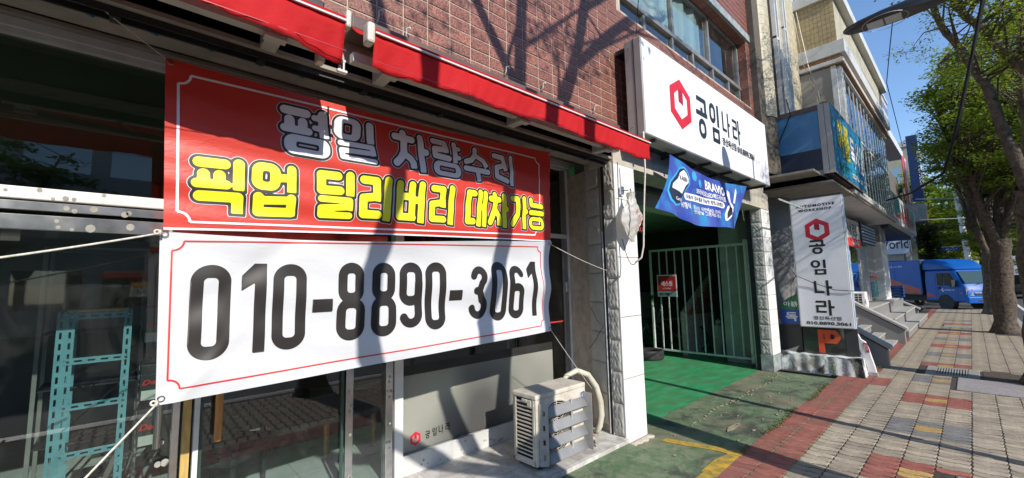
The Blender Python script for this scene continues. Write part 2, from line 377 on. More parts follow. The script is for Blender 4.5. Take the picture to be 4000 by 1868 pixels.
# square-ended logo letters (gong im na ra), drawn in a unit-high box, x to the right
GONG = [('s', .12, 2, [(.06, .88), (.62, .88), (.62, .62)]), ('s', .12, 2, [(.0, .55), (.74, .55)]), ('s', .12, 2, [(.37, .70), (.37, .55)]), ('o', (.13, .61, -.02, .44), (.12, .12), .23)]
IM = [('o', (.0, .44, .46, .98), (.12, .12), .24), ('s', .13, 2, [(.62, 1.0), (.62, .42)]), ('o', (.16, .68, -.02, .36), (.12, .11), .02)]
NA = [('s', .13, 2, [(.06, .98), (.06, .24)]), ('s', .12, 2, [(.0, .22), (.44, .22)]), ('s', .13, 2, [(.60, 1.02), (.60, -.02)]), ('s', .13, 2, [(.60, .54), (.80, .54)])]
RA = [('s', .12, 2, [(.0, .90), (.42, .90), (.42, .60)]), ('s', .12, 2, [(.48, .60), (.0, .60)]), ('s', .12, 2, [(.06, .60), (.06, .22)]), ('s', .12, 2, [(.0, .22), (.46, .22)]), ('s', .13, 2, [(.62, 1.02), (.62, -.02)]), ('s', .13, 2, [(.62, .54), (.82, .54)])]
def scaled(strokes, ox, oz, sx, sz):
    out = []
    for s in strokes:
        if s[0] == 's': out.append(('s', s[1]*(sx+sz)/2, s[2], [(ox+a*sx, oz+b*sz) for a, b in s[3]]))
        else:
            l, r, b, t = s[1]; out.append(('o', (ox+l*sx, ox+r*sx, oz+b*sz, oz+t*sz), (s[2][0]*sx, s[2][1]*sz), s[3]*(sx+sz)/2))
    return out
def hexa(cx, cz, rx, rz): return [(cx, cz+rz), (cx+rx, cz+rz*.5), (cx+rx, cz-rz*.5), (cx, cz-rz), (cx-rx, cz-rz*.5), (cx-rx, cz+rz*.5)]
def logo(parent, fn, cx, cz, rx, rz, bgm, cell=.01, t=.0015):
    """red nut with a wrench notch: hexagon ring open into a bracket"""
    def flat(nm, pts, m, lev): MB().add([fn(a, b, lev*t) for a, b in pts], [tuple(range(len(pts)))]).build(nm, m, parent)
    flat('logo_nut', hexa(cx, cz, rx, rz), M['logored'], 1)
    a = rx*.60; b = rz*.60; k = rx*.22
    flat('logo_opening', [(cx-a, cz+b*.5), (cx-k, cz+b*.86), (cx-k, cz+b*.1), (cx+k, cz-b*.05), (cx+k, cz+b*.86), (cx+a, cz+b*.5), (cx+a, cz-b*.5), (cx, cz-b), (cx-a, cz-b*.5)], bgm, 2)
    flat('logo_shade', [(cx-k, cz+b*.86), (cx, cz+b*1.0), (cx+k, cz+b*.86), (cx+k, cz-b*.05), (cx-k, cz+b*.1)], M['logodark'], 3)

# ---------------------------------------------------------------- ground
ground = MB().add([(-150, -60, -.16), (600, -60, -.16), (600, 60, -.16), (-150, 60, -.16)], [(0, 1, 2, 3)]).build('ground', M['asphalt']); tag(ground, kind='structure')
road = MB().add([(-60, -16, -.12), (400, -16, -.12), (400, -1.05, -.12), (-60, -1.05, -.12)], [(0, 1, 2, 3)]).build('road', M['asphalt']); tag(road, kind='structure')
kerb = MB()
for i in range(60): kerb.box(-20+i, -20+i+.985, -1.03, -.85, -.15, .0)
kerb = kerb.build('kerb', M['granitelight'], bevel=.01); tag(kerb, kind='structure')
m = MB()
for i in range(40): m.box(-10+i*9, -10+i*9+4, -5.6, -5.45, -.118, -.116)
m.box(-20, 390, -1.62, -1.5, -.118, -.116)
for i in range(9): m.box(33, 37.5, -2.4-i*.95, -1.95-i*.95, -.117, -.115)
tag(m.build('road_marking', M['whitepaint']), kind='structure')
sidewalk = MB().box(-15, 30.6, -.85, 1.74, -.15, -.0055).build('sidewalk', M['joint']); tag(sidewalk, kind='structure')
# forecourt of worn green paint
def worn():
    m, b = base_mat('worn_green_forecourt', (.1, .12, .09), .75); nt = m.node_tree; L = nt.links; co = coords(nt)
    n1 = tex(nt, 'Noise', 1.6, 9, co, .68, .8); n2 = tex(nt, 'Noise', 7, 9, co, .7, .5); n3 = tex(nt, 'Noise', .8, 5, co, .6, .4); n4 = tex(nt, 'Noise', 28, 5, co, .6)
    c = mixc(nt, ramp(nt, n2.outputs[0], .38, .62), (.07, .135, .06), (.18, .21, .13))
    c = mixc(nt, ramp(nt, n1.outputs[0], .50, .60), c, (.06, .068, .048))
    c = mixc(nt, ramp(nt, n3.outputs[0], .50, .68), c, (.23, .20, .13))
    c = mixc(nt, ramp(nt, n4.outputs[0], .62, .72), c, (.26, .22, .16));
    L.new(c, b.inputs['Base Color'])
    bp = nt.nodes.new('ShaderNodeBump'); bp.inputs['Distance'].default_value = .012; L.new(n2.outputs[0], bp.inputs['Height']); L.new(bp.outputs[0], b.inputs['Normal'])
    return m
M['worn'] = worn()
fore = MB().add([(-4, 1.2, -.004), (9.0, 1.2, -.004), (9.0, 2.95, -.004), (-4, 2.95, -.004)], [(0, 1, 2, 3)]).build('forecourt', M['worn']); tag(fore, kind='structure')
ap = MB().grid(lambda u, v: (-4+7.95*u, 1.78+.80*v, .001+.052*v), 20, 4).build('forecourt_ramp', M['worn']); tag(ap, kind='structure')
# bright green garage floor: ragged outer edge
rnd = random.Random(3)
edge = []
for i in range(60):
    t = i/59; x = 4.62+t*4.3; y = 2.845-.04*math.exp(-((x-5.1)/.2)**2)+.012*math.sin(x*5.1)+rnd.uniform(-.010, .010)
    edge.append((x, y, .0))
pts = [(4.45, 2.75, 0)]+edge+[(8.97, 2.85, 0), (13, 2.85, 0), (13, 9, 0), (4.4, 9, 0)]
gf = MB(); n = len(edge)
gf.add([e for e in edge]+[(e[0], 9, 0) for e in edge], [(i, i+1, n+i+1, n+i) for i in range(n-1)])
gf.add([(4.3, 2.9, 0), (4.62, 2.86, 0), (4.62, 9, 0), (4.3, 9, 0)], [(0, 1, 2, 3)]); gf.add([(8.92, 2.83, 0), (13, 2.84, 0), (13, 9, 0), (8.92, 9, 0)], [(0, 1, 2, 3)])
tag(gf.build('garage_floor', M['green']), kind='structure')
# cracks and chips of old mortar and a metal channel on the forecourt
cr = MB(); rnd = random.Random(8)
def scab(x, y, rx, ry, mb, z=.003):
    k = 9; vs = [(x+math.cos(6.283*i/k)*rx*rnd.uniform(.5, 1.1), y+math.sin(6.283*i/k)*ry*rnd.uniform(.5, 1.1), z) for i in range(k)]
    mb.prism(vs, (0, 0, .004))
x = 4.95; y = 2.42
for i in range(34):
    scab(x, y, rnd.uniform(.012, .06), rnd.uniform(.008, .02), cr); x += .115; y += rnd.uniform(-.03, .04)
for i in range(40): scab(rnd.uniform(3.2, 8.5), rnd.uniform(1.8, 2.5), rnd.uniform(.01, .05), rnd.uniform(.005, .02), cr)
scab(5.35, 2.05, .22, .05, cr)
cr = cr.build('mortar_scab', pm('old_mortar', (.36, .30, .2), (.25, .2, .13), 20, .9)); tag(cr, 'pale scabs and cracks of old mortar across the worn green forecourt', 'mortar scabs', kind='stuff')
yl = MB(); E = [(4.50, 2.40), (4.55, 2.32), (4.42, 2.22), (4.37, 1.98), (4.30, 1.70), (4.02, 1.62), (3.2, 1.62), (3.2, 1.78), (3.95, 1.80), (4.14, 1.92), (4.22, 2.18), (4.32, 2.36)]
yl.prism([(a, b, .0005) for a, b in [(4.36, 2.44), (4.47, 2.44), (4.62, 1.96), (4.64, 1.70), (4.53, 1.70), (4.50, 1.96)]], (0, 0, .002))
yl.prism([(a, b, .0005) for a, b in [(4.52, 1.80), (4.52, 1.70), (3.0, 1.66), (3.0, 1.80), (4.3, 1.84)]], (0, 0, .002))
tag(yl.build('yellow_line', M['yellowline']), kind='structure')

# ---------------------------------------------------------------- paving
def paver_mesh():
    bmx, ly = .1125, .225; a = .011
    side = [(0, 0), (.15, a), (.38, a), (.62, -a), (.85, -a), (1, 0)]
    L_ = [(s*1.0-bmx/2, (t-.5)*ly) for t, s in side]; Rr = [(s+bmx/2, (t-.5)*ly) for t, s in side]
    end0 = [(0, -ly/2-.008)]; end1 = [(0, ly/2-.008)]
    Rr = Rr[:3]+[(bmx/2, -.012), (bmx/2-.020, .004), (bmx/2, .012)]+Rr[3:]
    pts = L_+[(0, ly/2+.010)]+Rr[::-1]+[(0, -ly/2+.010)]
    cx = 0
    n = len(pts)
    def sc_(k): return [(p[0]*k[0], p[1]*k[1]) for p in pts]
    o = sc_((.86, .962)); i = sc_((.77, .93))
    mb = MB(); mb.add([(x, y, -.02) for x, y in o]+[(x, y, -.006) for x, y in o]+[(x, y, 0) for x, y in i],
        [(k, (k+1) % n, n+(k+1) % n, n+k) for k in range(n)]+[(n+k, n+(k+1) % n, 2*n+(k+1) % n, 2*n+k) for k in range(n)]+[tuple(range(2*n, 3*n))])
    return mb
pmb = paver_mesh(); pms = {}
for k in ('paver', 'redpaver', 'greypaver', 'ochrepaver'): pms[k] = pmb.mesh('paver', M[k])
rnd = random.Random(11); plist = []
col0 = 1.60
for ci in range(0, 12):
    yc = 1.615-ci*.225
    for ri in range(-40, 236):
        xr = 4.0+ri*.1125; y = yc
        if y > 1.72 or y < -.82: continue
        if xr < -.4: continue
        kind = 'paver'
        if y > 1.29: kind = 'redpaver'
        if 8.93 < xr < 9.55 and y > .99: kind = 'redpaver'
        if xr > 9.4 and y > 1.40: continue
        if 9.3 < xr < 15.2 and y > 1.22 and (10.6 < xr < 14.7): kind = 'redpaver'
        for x0, kk in ((4.87, 'redpaver'), (6.445, 'greypaver'), (8.02, 'redpaver'), (9.595, 'greypaver'), (11.17, 'redpaver'), (12.745, 'greypaver'), (14.32, 'redpaver'), (15.895, 'greypaver'), (17.47, 'redpaver'), (19.045, 'greypaver'), (20.62, 'redpaver'), (22.195, 'greypaver')):
            if .06 < y < .80 and x0-.01 < xr < x0+.665: kind = 'ochrepaver' if (.32 < y < .58 and x0+.20 < xr < x0+.44) else kk
        # drain grate, kerb slabs round the trees and the manhole slab are left free
        if 10.35 < xr < 11.4 and .05 < y < .72: continue
        if 9.25 < xr < 10.4 and y < .33: continue
        if 9.9 < xr < 11.3 and y < .05: continue
        if 3.6 < xr < 5.42 and y < .28: continue
        if y < -.2 and (17.9 < xr < 19.4 or 26.2 < xr < 27.8): continue
        if 19.9 < xr < 20.6 and .1 < y < .8: continue
        plist.append((xr, y, kind))
f2 = Vector((math.sin(YAW), math.cos(YAW)))
def vis(p):
    d = f2.dot(Vector((p[0], p[1]))); lat = abs(p[0]*f2.y-p[1]*f2.x)
    ok = d > 1.2 and lat < d*1.25 and p[0] > 3.9
    return (0 if ok else 1, d*d)
plist.sort(key=vis)
rest = {k: MB() for k in pms}
for i, (x, y, k) in enumerate(plist):
    z = rnd.uniform(-.003, .002); a = rnd.uniform(-.012, .012)
    if i < 296:
        o = link_mesh('paver', pms[k], sidewalk, (x+rnd.uniform(-.002, .002), y+rnd.uniform(-.002, .002), z), (rnd.uniform(-.006, .006), rnd.uniform(-.012, .012), a))
    else:
        rest[k].add([(x+p[0], y+p[1], z+p[2]) for p in pmb.v], pmb.f)
for k, mb in rest.items():
    if mb.v: tag(mb.build('paver_field', M[k], sidewalk), kind='stuff')
# ================================================================ red tiled building
bld = thing('tiled_building', 'red tiled shop building with glass shopfront and open garage bay', 'building', (4, 2.6, 0))
def B(name, m, mb, **k):
    o = mb.build(name, m, bld, **k); o.location = (-4, -2.6, 0); return o
# masonry behind the tiles, with the real openings left out
mb = MB()
WT = 2.62
mb.box(-4, 9.16, WT, 3.0, 3.14, 5.06); mb.box(-4, 4.29, WT, 3.0, 5.06, 6.45); mb.box(8.87, 9.16, WT, 3.0, 5.06, 6.45)
mb.box(-4, 9.16, WT, 3.0, 6.45, 9.2); mb.box(-4, 9.16, 3.0, 9, 3.55, 5.0); mb.box(9.04, 9.16, 3.0, 9, 5, 9.2); mb.box(-4, 9.16, 3.0, 9, 9.1, 9.2)
mb.box(-4, -3.9, 2.62, 9, 0, 9.2)
B('wall', M['grout'], mb)
# tiles .2025 x .1035
tm = MB(); a, b_ = .0966, .0472; e = .003
tm.add([(-a, 0, -b_), (a, 0, -b_), (a, 0, b_), (-a, 0, b_), (-a+e, -.006, -b_+e), (a-e, -.006, -b_+e), (a-e, -.006, b_-e), (-a+e, -.006, b_-e)],
       [(0, 1, 5, 4), (1, 2, 6, 5), (2, 3, 7, 6), (3, 0, 4, 7), (4, 5, 6, 7)])
tme = tm.mesh('tile', M['tile'])
rnd = random.Random(5); tl = []
for r in range(0, 56):
    z = 3.583-.05+(r-.0)*.1035-.0
    for c in range(-24, 40):
        x = 1.172+.101+c*.2025
        if x > 9.2 or z > 9: continue
        if 4.26 < x < 8.9 and 5.0 < z < 6.47: continue
        if x+.1 > 9.17: continue
        tl.append((x, z))
def seen(p):
    x, z = p; d = Vector((x, 2.6)); dep = f2.dot(d); lat = (d.x*math.cos(YAW)-d.y*math.sin(YAW))
    px = 2000+1631*lat/dep; py = 934-1631*((z-1.75)/dep-.104)-(px-2000)*.0224
    hid = py < -25 or px < 1050 or (4.05 < x < 8.5 and 3.3 < z < 4.45) or (x < 3.9 and z < 3.5)
    return (1 if hid else 0, dep)
tl.sort(key=seen)
mb = MB()
for i, (x, z) in enumerate(tl):
    y = 2.62+rnd.uniform(-.0012, .0012)
    if i < 298: link_mesh('tile', tme, bld, (x-4, y-2.6, z), (rnd.uniform(-.006, .006), 0, rnd.uniform(-.006, .006)))
    else: mb.add([(x+p[0], y+p[1], z+p[2]) for p in tm.v], tm.f)
tag(B('tile_field', M['tile'], mb), kind='stuff')
# reveal tiles on the window jamb
rj = MB(); rj.box(-.012, 0, -.075, .075, -.098, .098); rje = rj.mesh('reveal_tile', M['tile'])
for k in range(7): link_mesh('reveal_tile', rje, bld, (8.872-4, 2.71-2.6, 5.17+k*.2025))
hd = MB().box(-.098, .098, -.075, .075, 0, .012).mesh('head_tile', M['tile'])
for k in range(22): link_mesh('head_tile', hd, bld, (4.4+k*.205-4, .11, 6.437))
mm = MB()
for k in range(5): mm.box(4.0+k*1.02, 4.0+k*1.02+1.015, 2.585, 2.70, 6.46, 6.61)
B('marble_band', M['marble'], mm, bevel=.006)
# upper window
wf = MB(); YW = 2.82
for x in (4.29, 5.17, 6.02, 6.72, 7.52, 8.24, 8.80): wf.box(x-.03, x+.03, YW-.04, YW+.04, 5.06, 5.47)
wf.box(4.29, 8.87, YW-.045, YW+.05, 5.06, 5.11); wf.box(4.29, 8.87, YW-.05, YW+.05, 5.47, 5.54)
for x in (4.29, 6.05, 7.42, 8.82): wf.box(x-.028, x+.028, YW-.04, YW+.04, 5.54, 6.45)
wf.box(4.29, 8.87, YW-.04, YW+.04, 6.40, 6.45)
wfo = B('window', M['aludark'], wf, bevel=.004)
pw = [(4.29, 5.17), (5.17, 6.02), (6.02, 6.72), (6.72, 7.52), (7.52, 8.24), (8.24, 8.80)]
for a, b_ in pw: MB().box(a+.03, b_-.03, YW, YW+.006, 5.11, 5.47).build('pane', M['glass'], wfo)
for a, b_ in ((4.29, 6.05), (6.05, 7.42), (7.42, 8.82)): MB().box(a+.028, b_-.028, YW, YW+.006, 5.54, 6.40).build('pane', M['glass'], wfo)
M['blind'] = pm('faded_blue_film', (.50, .56, .58), (.36, .47, .53), 2.2, .5, dirt=.6, dirtc=(.5, .42, .28), dscale=2)
MB().grid(lambda u, v: (4.35+u*2.95, YW+.05+.03*math.sin(u*40)+.01*math.sin(u*95+2), 5.56+v*.86), 90, 4).build('curtain', M['blind'], wfo, smooth='all')
bx('room', M['dark'], wfo, 4.2, 8.9, 3.6, 3.65, 5.0, 6.6)
# soffit over the shop and beam over the garage
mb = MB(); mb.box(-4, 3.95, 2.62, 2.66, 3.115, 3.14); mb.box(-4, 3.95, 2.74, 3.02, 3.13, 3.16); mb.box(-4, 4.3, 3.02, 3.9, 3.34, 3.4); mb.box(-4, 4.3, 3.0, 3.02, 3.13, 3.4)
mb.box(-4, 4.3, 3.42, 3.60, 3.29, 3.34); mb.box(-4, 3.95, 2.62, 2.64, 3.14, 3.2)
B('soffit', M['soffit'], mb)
mb = MB(); mb.box(-4, 3.95, 2.662, 2.675, 3.08, 3.15); mb.box(-4, 3.95, 2.715, 2.73, 3.07, 3.15); mb.box(-4, 3.95, 2.675, 2.715, 3.12, 3.15)
for k in range(10): mb.box(-2+.62*k, -1.96+.62*k, 2.66, 2.735, 3.065, 3.09)
B('shutter_track', M['dark'], mb)
mt = MB(); rnd = random.Random(2)
for k in range(22):
    x = -1.5+.245*k
    if k == 0: pmk = pm('blue_paint_mark', (.02, .16, .24), None, 9, .6); mt.bar((0, 0, 0), (.07, .06, 0), .012, .006); mtm = mt.mesh('paint_mark', pmk)
    link_mesh('paint_mark', mtm, bld, (x-4, .2, 3.126))
# garage beam: cream, with dark recess above
mb = MB()
for k in range(6): mb.box(3.95+k*.895, 3.95+k*.895+.89, 2.60, 2.95, 3.06, 3.38)
B('lintel', M['beige'], mb, bevel=.006)
B('garage_shutter_track', M['dark'], MB().box(4.4, 8.97, 2.96, 3.06, 3.0, 3.3))
# pillars: stone faced on the inside, white tiles to the street
def stone_mesh(w, h, s):
    r_ = random.Random(s); nx, nz = 12, 16; vs = []
    ph = [r_.uniform(0, 6) for _ in range(8)]
    def fn(u, v):
        ed = min(u, 1-u, v, 1-v); k = min(1, ed/.09)
        hh = .5+.5*math.sin(u*9+ph[0]+2*math.sin(v*7+ph[1]))*math.sin(v*11+ph[2]+2*math.sin(u*8+ph[3]))+.35*math.sin(u*21+ph[4])*math.sin(v*25+ph[5])
        return (-.004-k*(.006+.009*max(0, hh)), (u-.5)*w, (v-.5)*h)
    m_ = MB().grid(fn, nx, nz); return m_
def pillar(px0, px1, yf, side, label):
    pass
# left pillar core
mb = MB(); mb.prism([(3.955, 2.62, 0), (4.37, 2.62, 0), (4.37, 3.6, 0), (4.24, 3.6, 0), (3.975, 2.80, 0), (4.01, 2.79, 0), (4.01, 2.75, 0), (3.955, 2.745, 0)], (0, 0, 3.1))
B('pillar', M['grout'], mb)
smesh = [stone_mesh(.125, .325, s).mesh('stone', M['stone'], smooth='all') for s in range(4)]
smesh2 = [stone_mesh(.27, .325, s+9).mesh('stone', M['stone'], smooth='all') for s in range(4)]
wtm = MB().box(-.205, .205, -.018, 0, -.325, .325).mesh('pillar_tile', M['whitetile'])
for k in range(9):
    z = .27+k*.333
    link_mesh('stone', smesh[k % 4], bld, (3.957-4, 2.682-2.6, z), (0, 0, 0))
    link_mesh('stone', smesh2[(k+1) % 4], bld, (4.010-4, 2.95-2.6, z+.07), (0, 0, -.32))
for k in range(5):
    link_mesh('pillar_tile', wtm, bld, (4.163-4, .02, .36+k*.658))
B('pillar_corner', M['alu'], MB().box(3.949, 3.957, 2.600, 2.616, 0, 3.06))
B('shutter_guide', M['black'], MB().box(3.962, 4.02, 2.752, 2.788, .09, 3.08)); B('guide_rail', M['alu'], MB().box(3.945, 3.958, 2.744, 2.752, .1, 2.6).box(3.945, 3.958, 2.789, 2.797, .1, 2.3))
bs = MB(); bs.prism([(3.93+.5*k/11, 2.545+.018*math.sin(k*2.3)+.012*math.sin(k*5.1), -.01) for k in range(12)]+[(4.42, 2.63, -.01), (3.93, 2.62, -.01)], (0, 0, .035)); B('mortar_base', M['beige'], bs, bevel=.02)
# right pillar
B('pillar', M['grout'], MB().box(8.885, 9.35, 2.63, 2.81, 0, 3.4))
sm3 = [stone_mesh(.175, .27, s+20).mesh('stone', M['stone'], smooth='all') for s in range(4)]
wt3 = MB().box(-.232, .232, -.018, 0, -.135, .135).mesh('pillar_tile', M['whitetile'])
for k in range(12):
    z = .30+.137+k*.277
    if z > 3.3: break
    link_mesh('stone', sm3[k % 4], bld, (8.887-4, 2.718-2.6, z)); link_mesh('pillar_tile', wt3, bld, (9.117-4, .03, z))
B('pillar_foot', M['marble'], MB().box(8.87, 9.36, 2.605, 2.82, 0, .295), bevel=.004)
B('shutter_guide', M['black'], MB().box(8.90, 8.95, 2.82, 2.9, 0, 3.1))
# garage interior
mb = MB(); mb.box(9.42, 9.5, 2.95, 3.64, 0, 3.3); B('garage_side_wall', M['greenwall'], mb)
mb = MB(); mb.box(9.5, 13, 3.56, 3.64, 0, 3.3); mb.box(4.3, 13, 8.4, 8.5, 0, 3.3); mb.box(12.9, 13, 3.6, 8.5, 0, 3.3); mb.box(4.3, 4.38, 3.6, 8.5, 0, 3.3)
B('garage_back_wall', pm('brown_back_wall', (.11, .085, .075), (.07, .06, .055), 3, .8, dirt=.4), mb)
B('garage_ceiling', M['greenwall'], MB().box(4.37, 13, 2.98, 8.5, 3.3, 3.36)); B('garage_beam', M['greenwall'], MB().box(4.38, 9.4, 3.25, 3.5, 2.86, 3.3))
bw = MB(); brickm = pm('brick', (.30, .12, .075), (.22, .09, .06), 14, .8, bump=.002, rand=.15)
bm_ = MB().box(-.095, .095, -.045, 0, -.028, .028).mesh('brick', brickm)
for r in range(14):
    for c in range(7):
        x = 9.75+c*.2+(.1 if r % 2 else 0); z = .93+r*.065
        if z < 1.0+(x-9.6)*.0+max(0, (x-9.6)*.55-.1): link_mesh('brick', bm_, bld, (x-4, 4.55-2.6, z))  # bricks kept below a slope, so they outline the diagonal sunlit patch
B('garage_stair_wall', M['grout'], MB().prism([(9.55, 4.556, 0), (11.2, 4.556, 0), (11.2, 4.556, 1.85), (10.2, 4.556, 1.35), (9.55, 4.556, .98)], (0, .1, 0)))  # added wall chunk; its sloping top stands for the edge of the sunlit patch
B('garage_low_wall', M['greenwall'], MB().box(9.5, 12.9, 7.0, 7.1, 0, 1.35))

# ---------------------------------------------------------------- shop front
plat = MB().box(-4, 3.93, 2.60, 8.0, -.01, .083).build('shop_platform', M['joint']); tag(plat, kind='structure')
ptm = MB().box(-.148, .148, -.148, .148, 0, .007).mesh('paving_tile', M['floortile'])
rnd = random.Random(4)
for c in range(0, 15):
    for r in range(3):
        x = -.42+c*.3+.15; y = 2.6+.15+r*.302
        link_mesh('paving_tile', ptm, plat, (x, y, .083+rnd.uniform(0, .002)), (rnd.uniform(-.004, .004), rnd.uniform(-.004, .004), 0))
tag(MB().box(-4, 3.96, 2.575, 2.60, -.01, .09).build('platform_edge', M['floortile'], plat, bevel=.004), kind=None)
YG = 3.53
inm = pm('glossy_floor_tile', (.62, .65, .62), (.55, .58, .55), 3, .12, rvar=.05, dirt=.3, dirtc=(.25, .26, .24))
fl = tag(MB().box(-4, 4.2, 3.56, 8, .084, .086).build('shop_floor', M['joint']), kind='structure')
fm = MB().box(-.298, .298, -.298, .298, 0, .006).mesh('floor_tile', inm)
for c in range(12):
    for r in range(7): link_mesh('floor_tile', fm, fl, (-2.7+c*.6, 3.87+r*.6, .086))
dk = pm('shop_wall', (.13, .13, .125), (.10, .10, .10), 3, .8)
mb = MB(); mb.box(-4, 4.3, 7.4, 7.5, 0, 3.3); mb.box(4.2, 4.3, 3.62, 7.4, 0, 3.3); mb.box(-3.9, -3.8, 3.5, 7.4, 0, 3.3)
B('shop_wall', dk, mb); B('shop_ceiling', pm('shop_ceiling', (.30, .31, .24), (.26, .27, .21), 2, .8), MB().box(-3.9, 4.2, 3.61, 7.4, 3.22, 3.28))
fr = thing('shopfront', 'glass shopfront with white aluminium frames behind the banners', 'shopfront', (0, YG, .09), group=None)
def F(name, m, mb, **k):
    o = mb.build(name, m, fr, **k); o.location = (0, -YG, -.09); return o
F('head_rail', M['alu'], MB().box(-4, 4.26, YG-.06, YG+.04, 3.235, 3.29).box(-4, 4.26, YG-.04, YG+.03, 3.20, 3.235), bevel=.004)
F('transom', M['steelw'], MB().box(-4, 1.5, 3.08, YG+.03, 2.210, 2.272), bevel=.006)
F('transom_lower', M['steel'], MB().box(-4, 1.5, 3.09, YG+.02, 2.156, 2.203), bevel=.004)
F('door_head', M['steel'], MB().box(-4, 1.5, 3.10, YG+.02, 2.062, 2.138), bevel=.004)
for a, b_, mm_ in ((1.76, 1.84, 'alu'), (4.17, 4.25, 'alu')): F('mullion', M[mm_], MB().box(a, b_, YG-.06, YG+.04, .09, 3.2), bevel=.004)
F('door_jamb', M['steel'], MB().box(1.68, 1.745, YG-.05, YG+.03, .09, 2.1), bevel=.004)
F('door_stile', M['steel'], MB().box(1.34, 1.40, YG-.045, YG-.01, .1, 2.1), bevel=.003)
F('door_stile', M['steel'], MB().box(.245, .285, YG-.04, YG+.02, .1, 2.1), bevel=.003); F('door_strip', M['yellowwood'], MB().box(.30, .345, YG-.03, YG+.01, .1, 2.1), bevel=.003)
F('door_strip', M['alu'], MB().box(.36, .39, YG-.035, YG+.02, .1, 2.1), bevel=.003)
F('sill_panel', M['whitemetal'], MB().box(1.84, 3.78, YG-.05, YG+.03, .09, .245).box(1.84, 3.78, YG-.055, YG-.03, .245, .262), bevel=.004)
F('mid_rail', M['alu'], MB().box(1.84, 4.17, YG-.05, YG+.03, 2.30, 2.35), bevel=.004)
sp = MB(); rnd = random.Random(9)
def blot(mb, x0, x1, z0, z1, n, y, r=(.008, .02)):
    for i in range(n):
        x = rnd.uniform(x0, x1); z = rnd.uniform(z0, z1); q = rnd.uniform(*r)
        mb.add([(x+q*math.cos(t*.785), y, z+q*1.1*math.sin(t*.785)) for t in range(8)], [tuple(range(8))])
blot(sp, 1.9, 3.1, .11, .23, 16, YG-.0515, (.007, .014)); blot(sp, -.9, .2, 2.22, 2.262, 9, 3.0785, (.007, .016)); blot(sp, -.9, .2, 2.166, 2.194, 9, 3.0885, (.008, .018)); blot(sp, -.9, .2, 2.072, 2.128, 12, 3.0985, (.008, .022))
blot(sp, 1.69, 1.74, .3, 1.0, 9, YG-.0515, (.008, .014)); blot(sp, .1, .24, .3, 1.0, 5, YG-.03, (.012, .03)); blot(sp, 1.345, 1.395, .2, 1.0, 6, YG-.0465, (.01, .016))
F('glue_spot', pm('old_glue_spot', (.36, .34, .30), (.26, .25, .22), 20, .8), sp)
gl = M['glass']; gd = M['glassdark']
for a, b_, c, d, mt_ in ((-4, 1.76, 2.2, 3.2, gd), (-4, .245, .1, 2.1, gl), (.39, 1.34, .1, 2.1, gl), (1.40, 1.68, .1, 2.1, gl), (1.84, 4.17, 2.35, 3.2, gd), (1.84, 4.17, 1.02, 2.3, gd)):
    F('pane', mt_, MB().box(a, b_, YG, YG+.008, c, d))
F('door_edge', M['doorglassedge'], MB().box(1.31, 1.33, YG-.03, YG-.005, .1, 2.1).box(.395, .41, YG-.02, YG+.0, .1, 2.1))
# frosted pane: rough transmission
m_, b_ = base_mat('frosted_glass', (.30, .31, .29), .5); b_.inputs['Transmission Weight'].default_value = .62; b_.inputs['Roughness'].default_value = .38; b_.inputs['IOR'].default_value = 1.12
n_ = tex(m_.node_tree, 'Noise', .9, 2, coords(m_.node_tree, (1, 1, .55)), .4); m_.node_tree.links.new(mixc(m_.node_tree, ramp(m_.node_tree, n_.outputs[0], .38, .6), (.20, .20, .19), (.66, .66, .58)), b_.inputs['Base Color'])
M['frost'] = m_
F('frosted_pane', M['frost'], MB().box(1.84, 3.86, YG, YG+.008, .262, .93)); F('film_band', M['dark'], MB().box(1.84, 3.86, YG-.001, YG+.009, .935, 1.02)); F('pane', gd, MB().box(3.88, 4.17, YG, YG+.008, .1, 1.02))
F('frosted_edge', M['dark'], MB().box(1.955, 1.985, YG+.02, YG+.04, .27, .93)); F('red_film_stripe', M['redline'], MB().box(3.2, 4.15, YG-.0015, YG, 1.245, 1.26))
F('side_stile', M['aludark'], MB().box(4.10, 4.17, YG-.03, YG+.02, .1, 3.2)); F('lock', M['whitemetal'], MB().box(4.115, 4.15, YG-.05, YG-.03, 1.62, 1.74).box(4.12, 4.145, YG-.055, YG-.05, 1.7, 1.72))
F('intercom', M['dark'], MB().box(4.125, 4.14, YG-.056, YG-.055, 1.68, 1.69))
# logo print on the frosted pane
lg = thing('window_logo', 'small red nut logo and Korean name printed on the frosted pane', 'window decal', (1.9, YG, .35))
fnl = lambda a, b, t=.001: (a-1.9, -.0035-t, b-.35)
logo(lg, fnl, 1.99, .365, .052, .062, M['frost'], t=.0008)
for k, (G, ox, w_) in enumerate(((GONG, 2.09, .065), (IM, 2.165, .065), (NA, 2.235, .062), (RA, 2.31, .062))):
    on_surface('letter', scaled(G, ox, .335+k*.006, w_*1.05, .072), .002, M['blackink'], lg, lambda a, b: (a-1.9, -.0045, b-.35))
# door handles
h = MB(); h.tube([(.485, 3.44, .76), (.485, 3.44, 1.32)], .022, 14); o = h.build('door_handle', M['wood'], None, smooth=True); tag(o, 'orange wooden pull bar on the glass door below the white banner', 'door handle')
h = MB(); h.tube([(.175, 3.42, .80), (.175, 3.42, 1.45)], .02, 14); o = h.build('door_handle', M['steel'], None, smooth=True); tag(o, 'polished steel pull bar on the left door beside the slotted rack', 'door handle')
st_ = MB().box(-.53, -.46, YG-.003, YG-.001, 2.04, 2.10).build('sticker', M['whitemetal']); tag(st_, 'small faded sticker on the glass just under the steel rail', 'sticker')

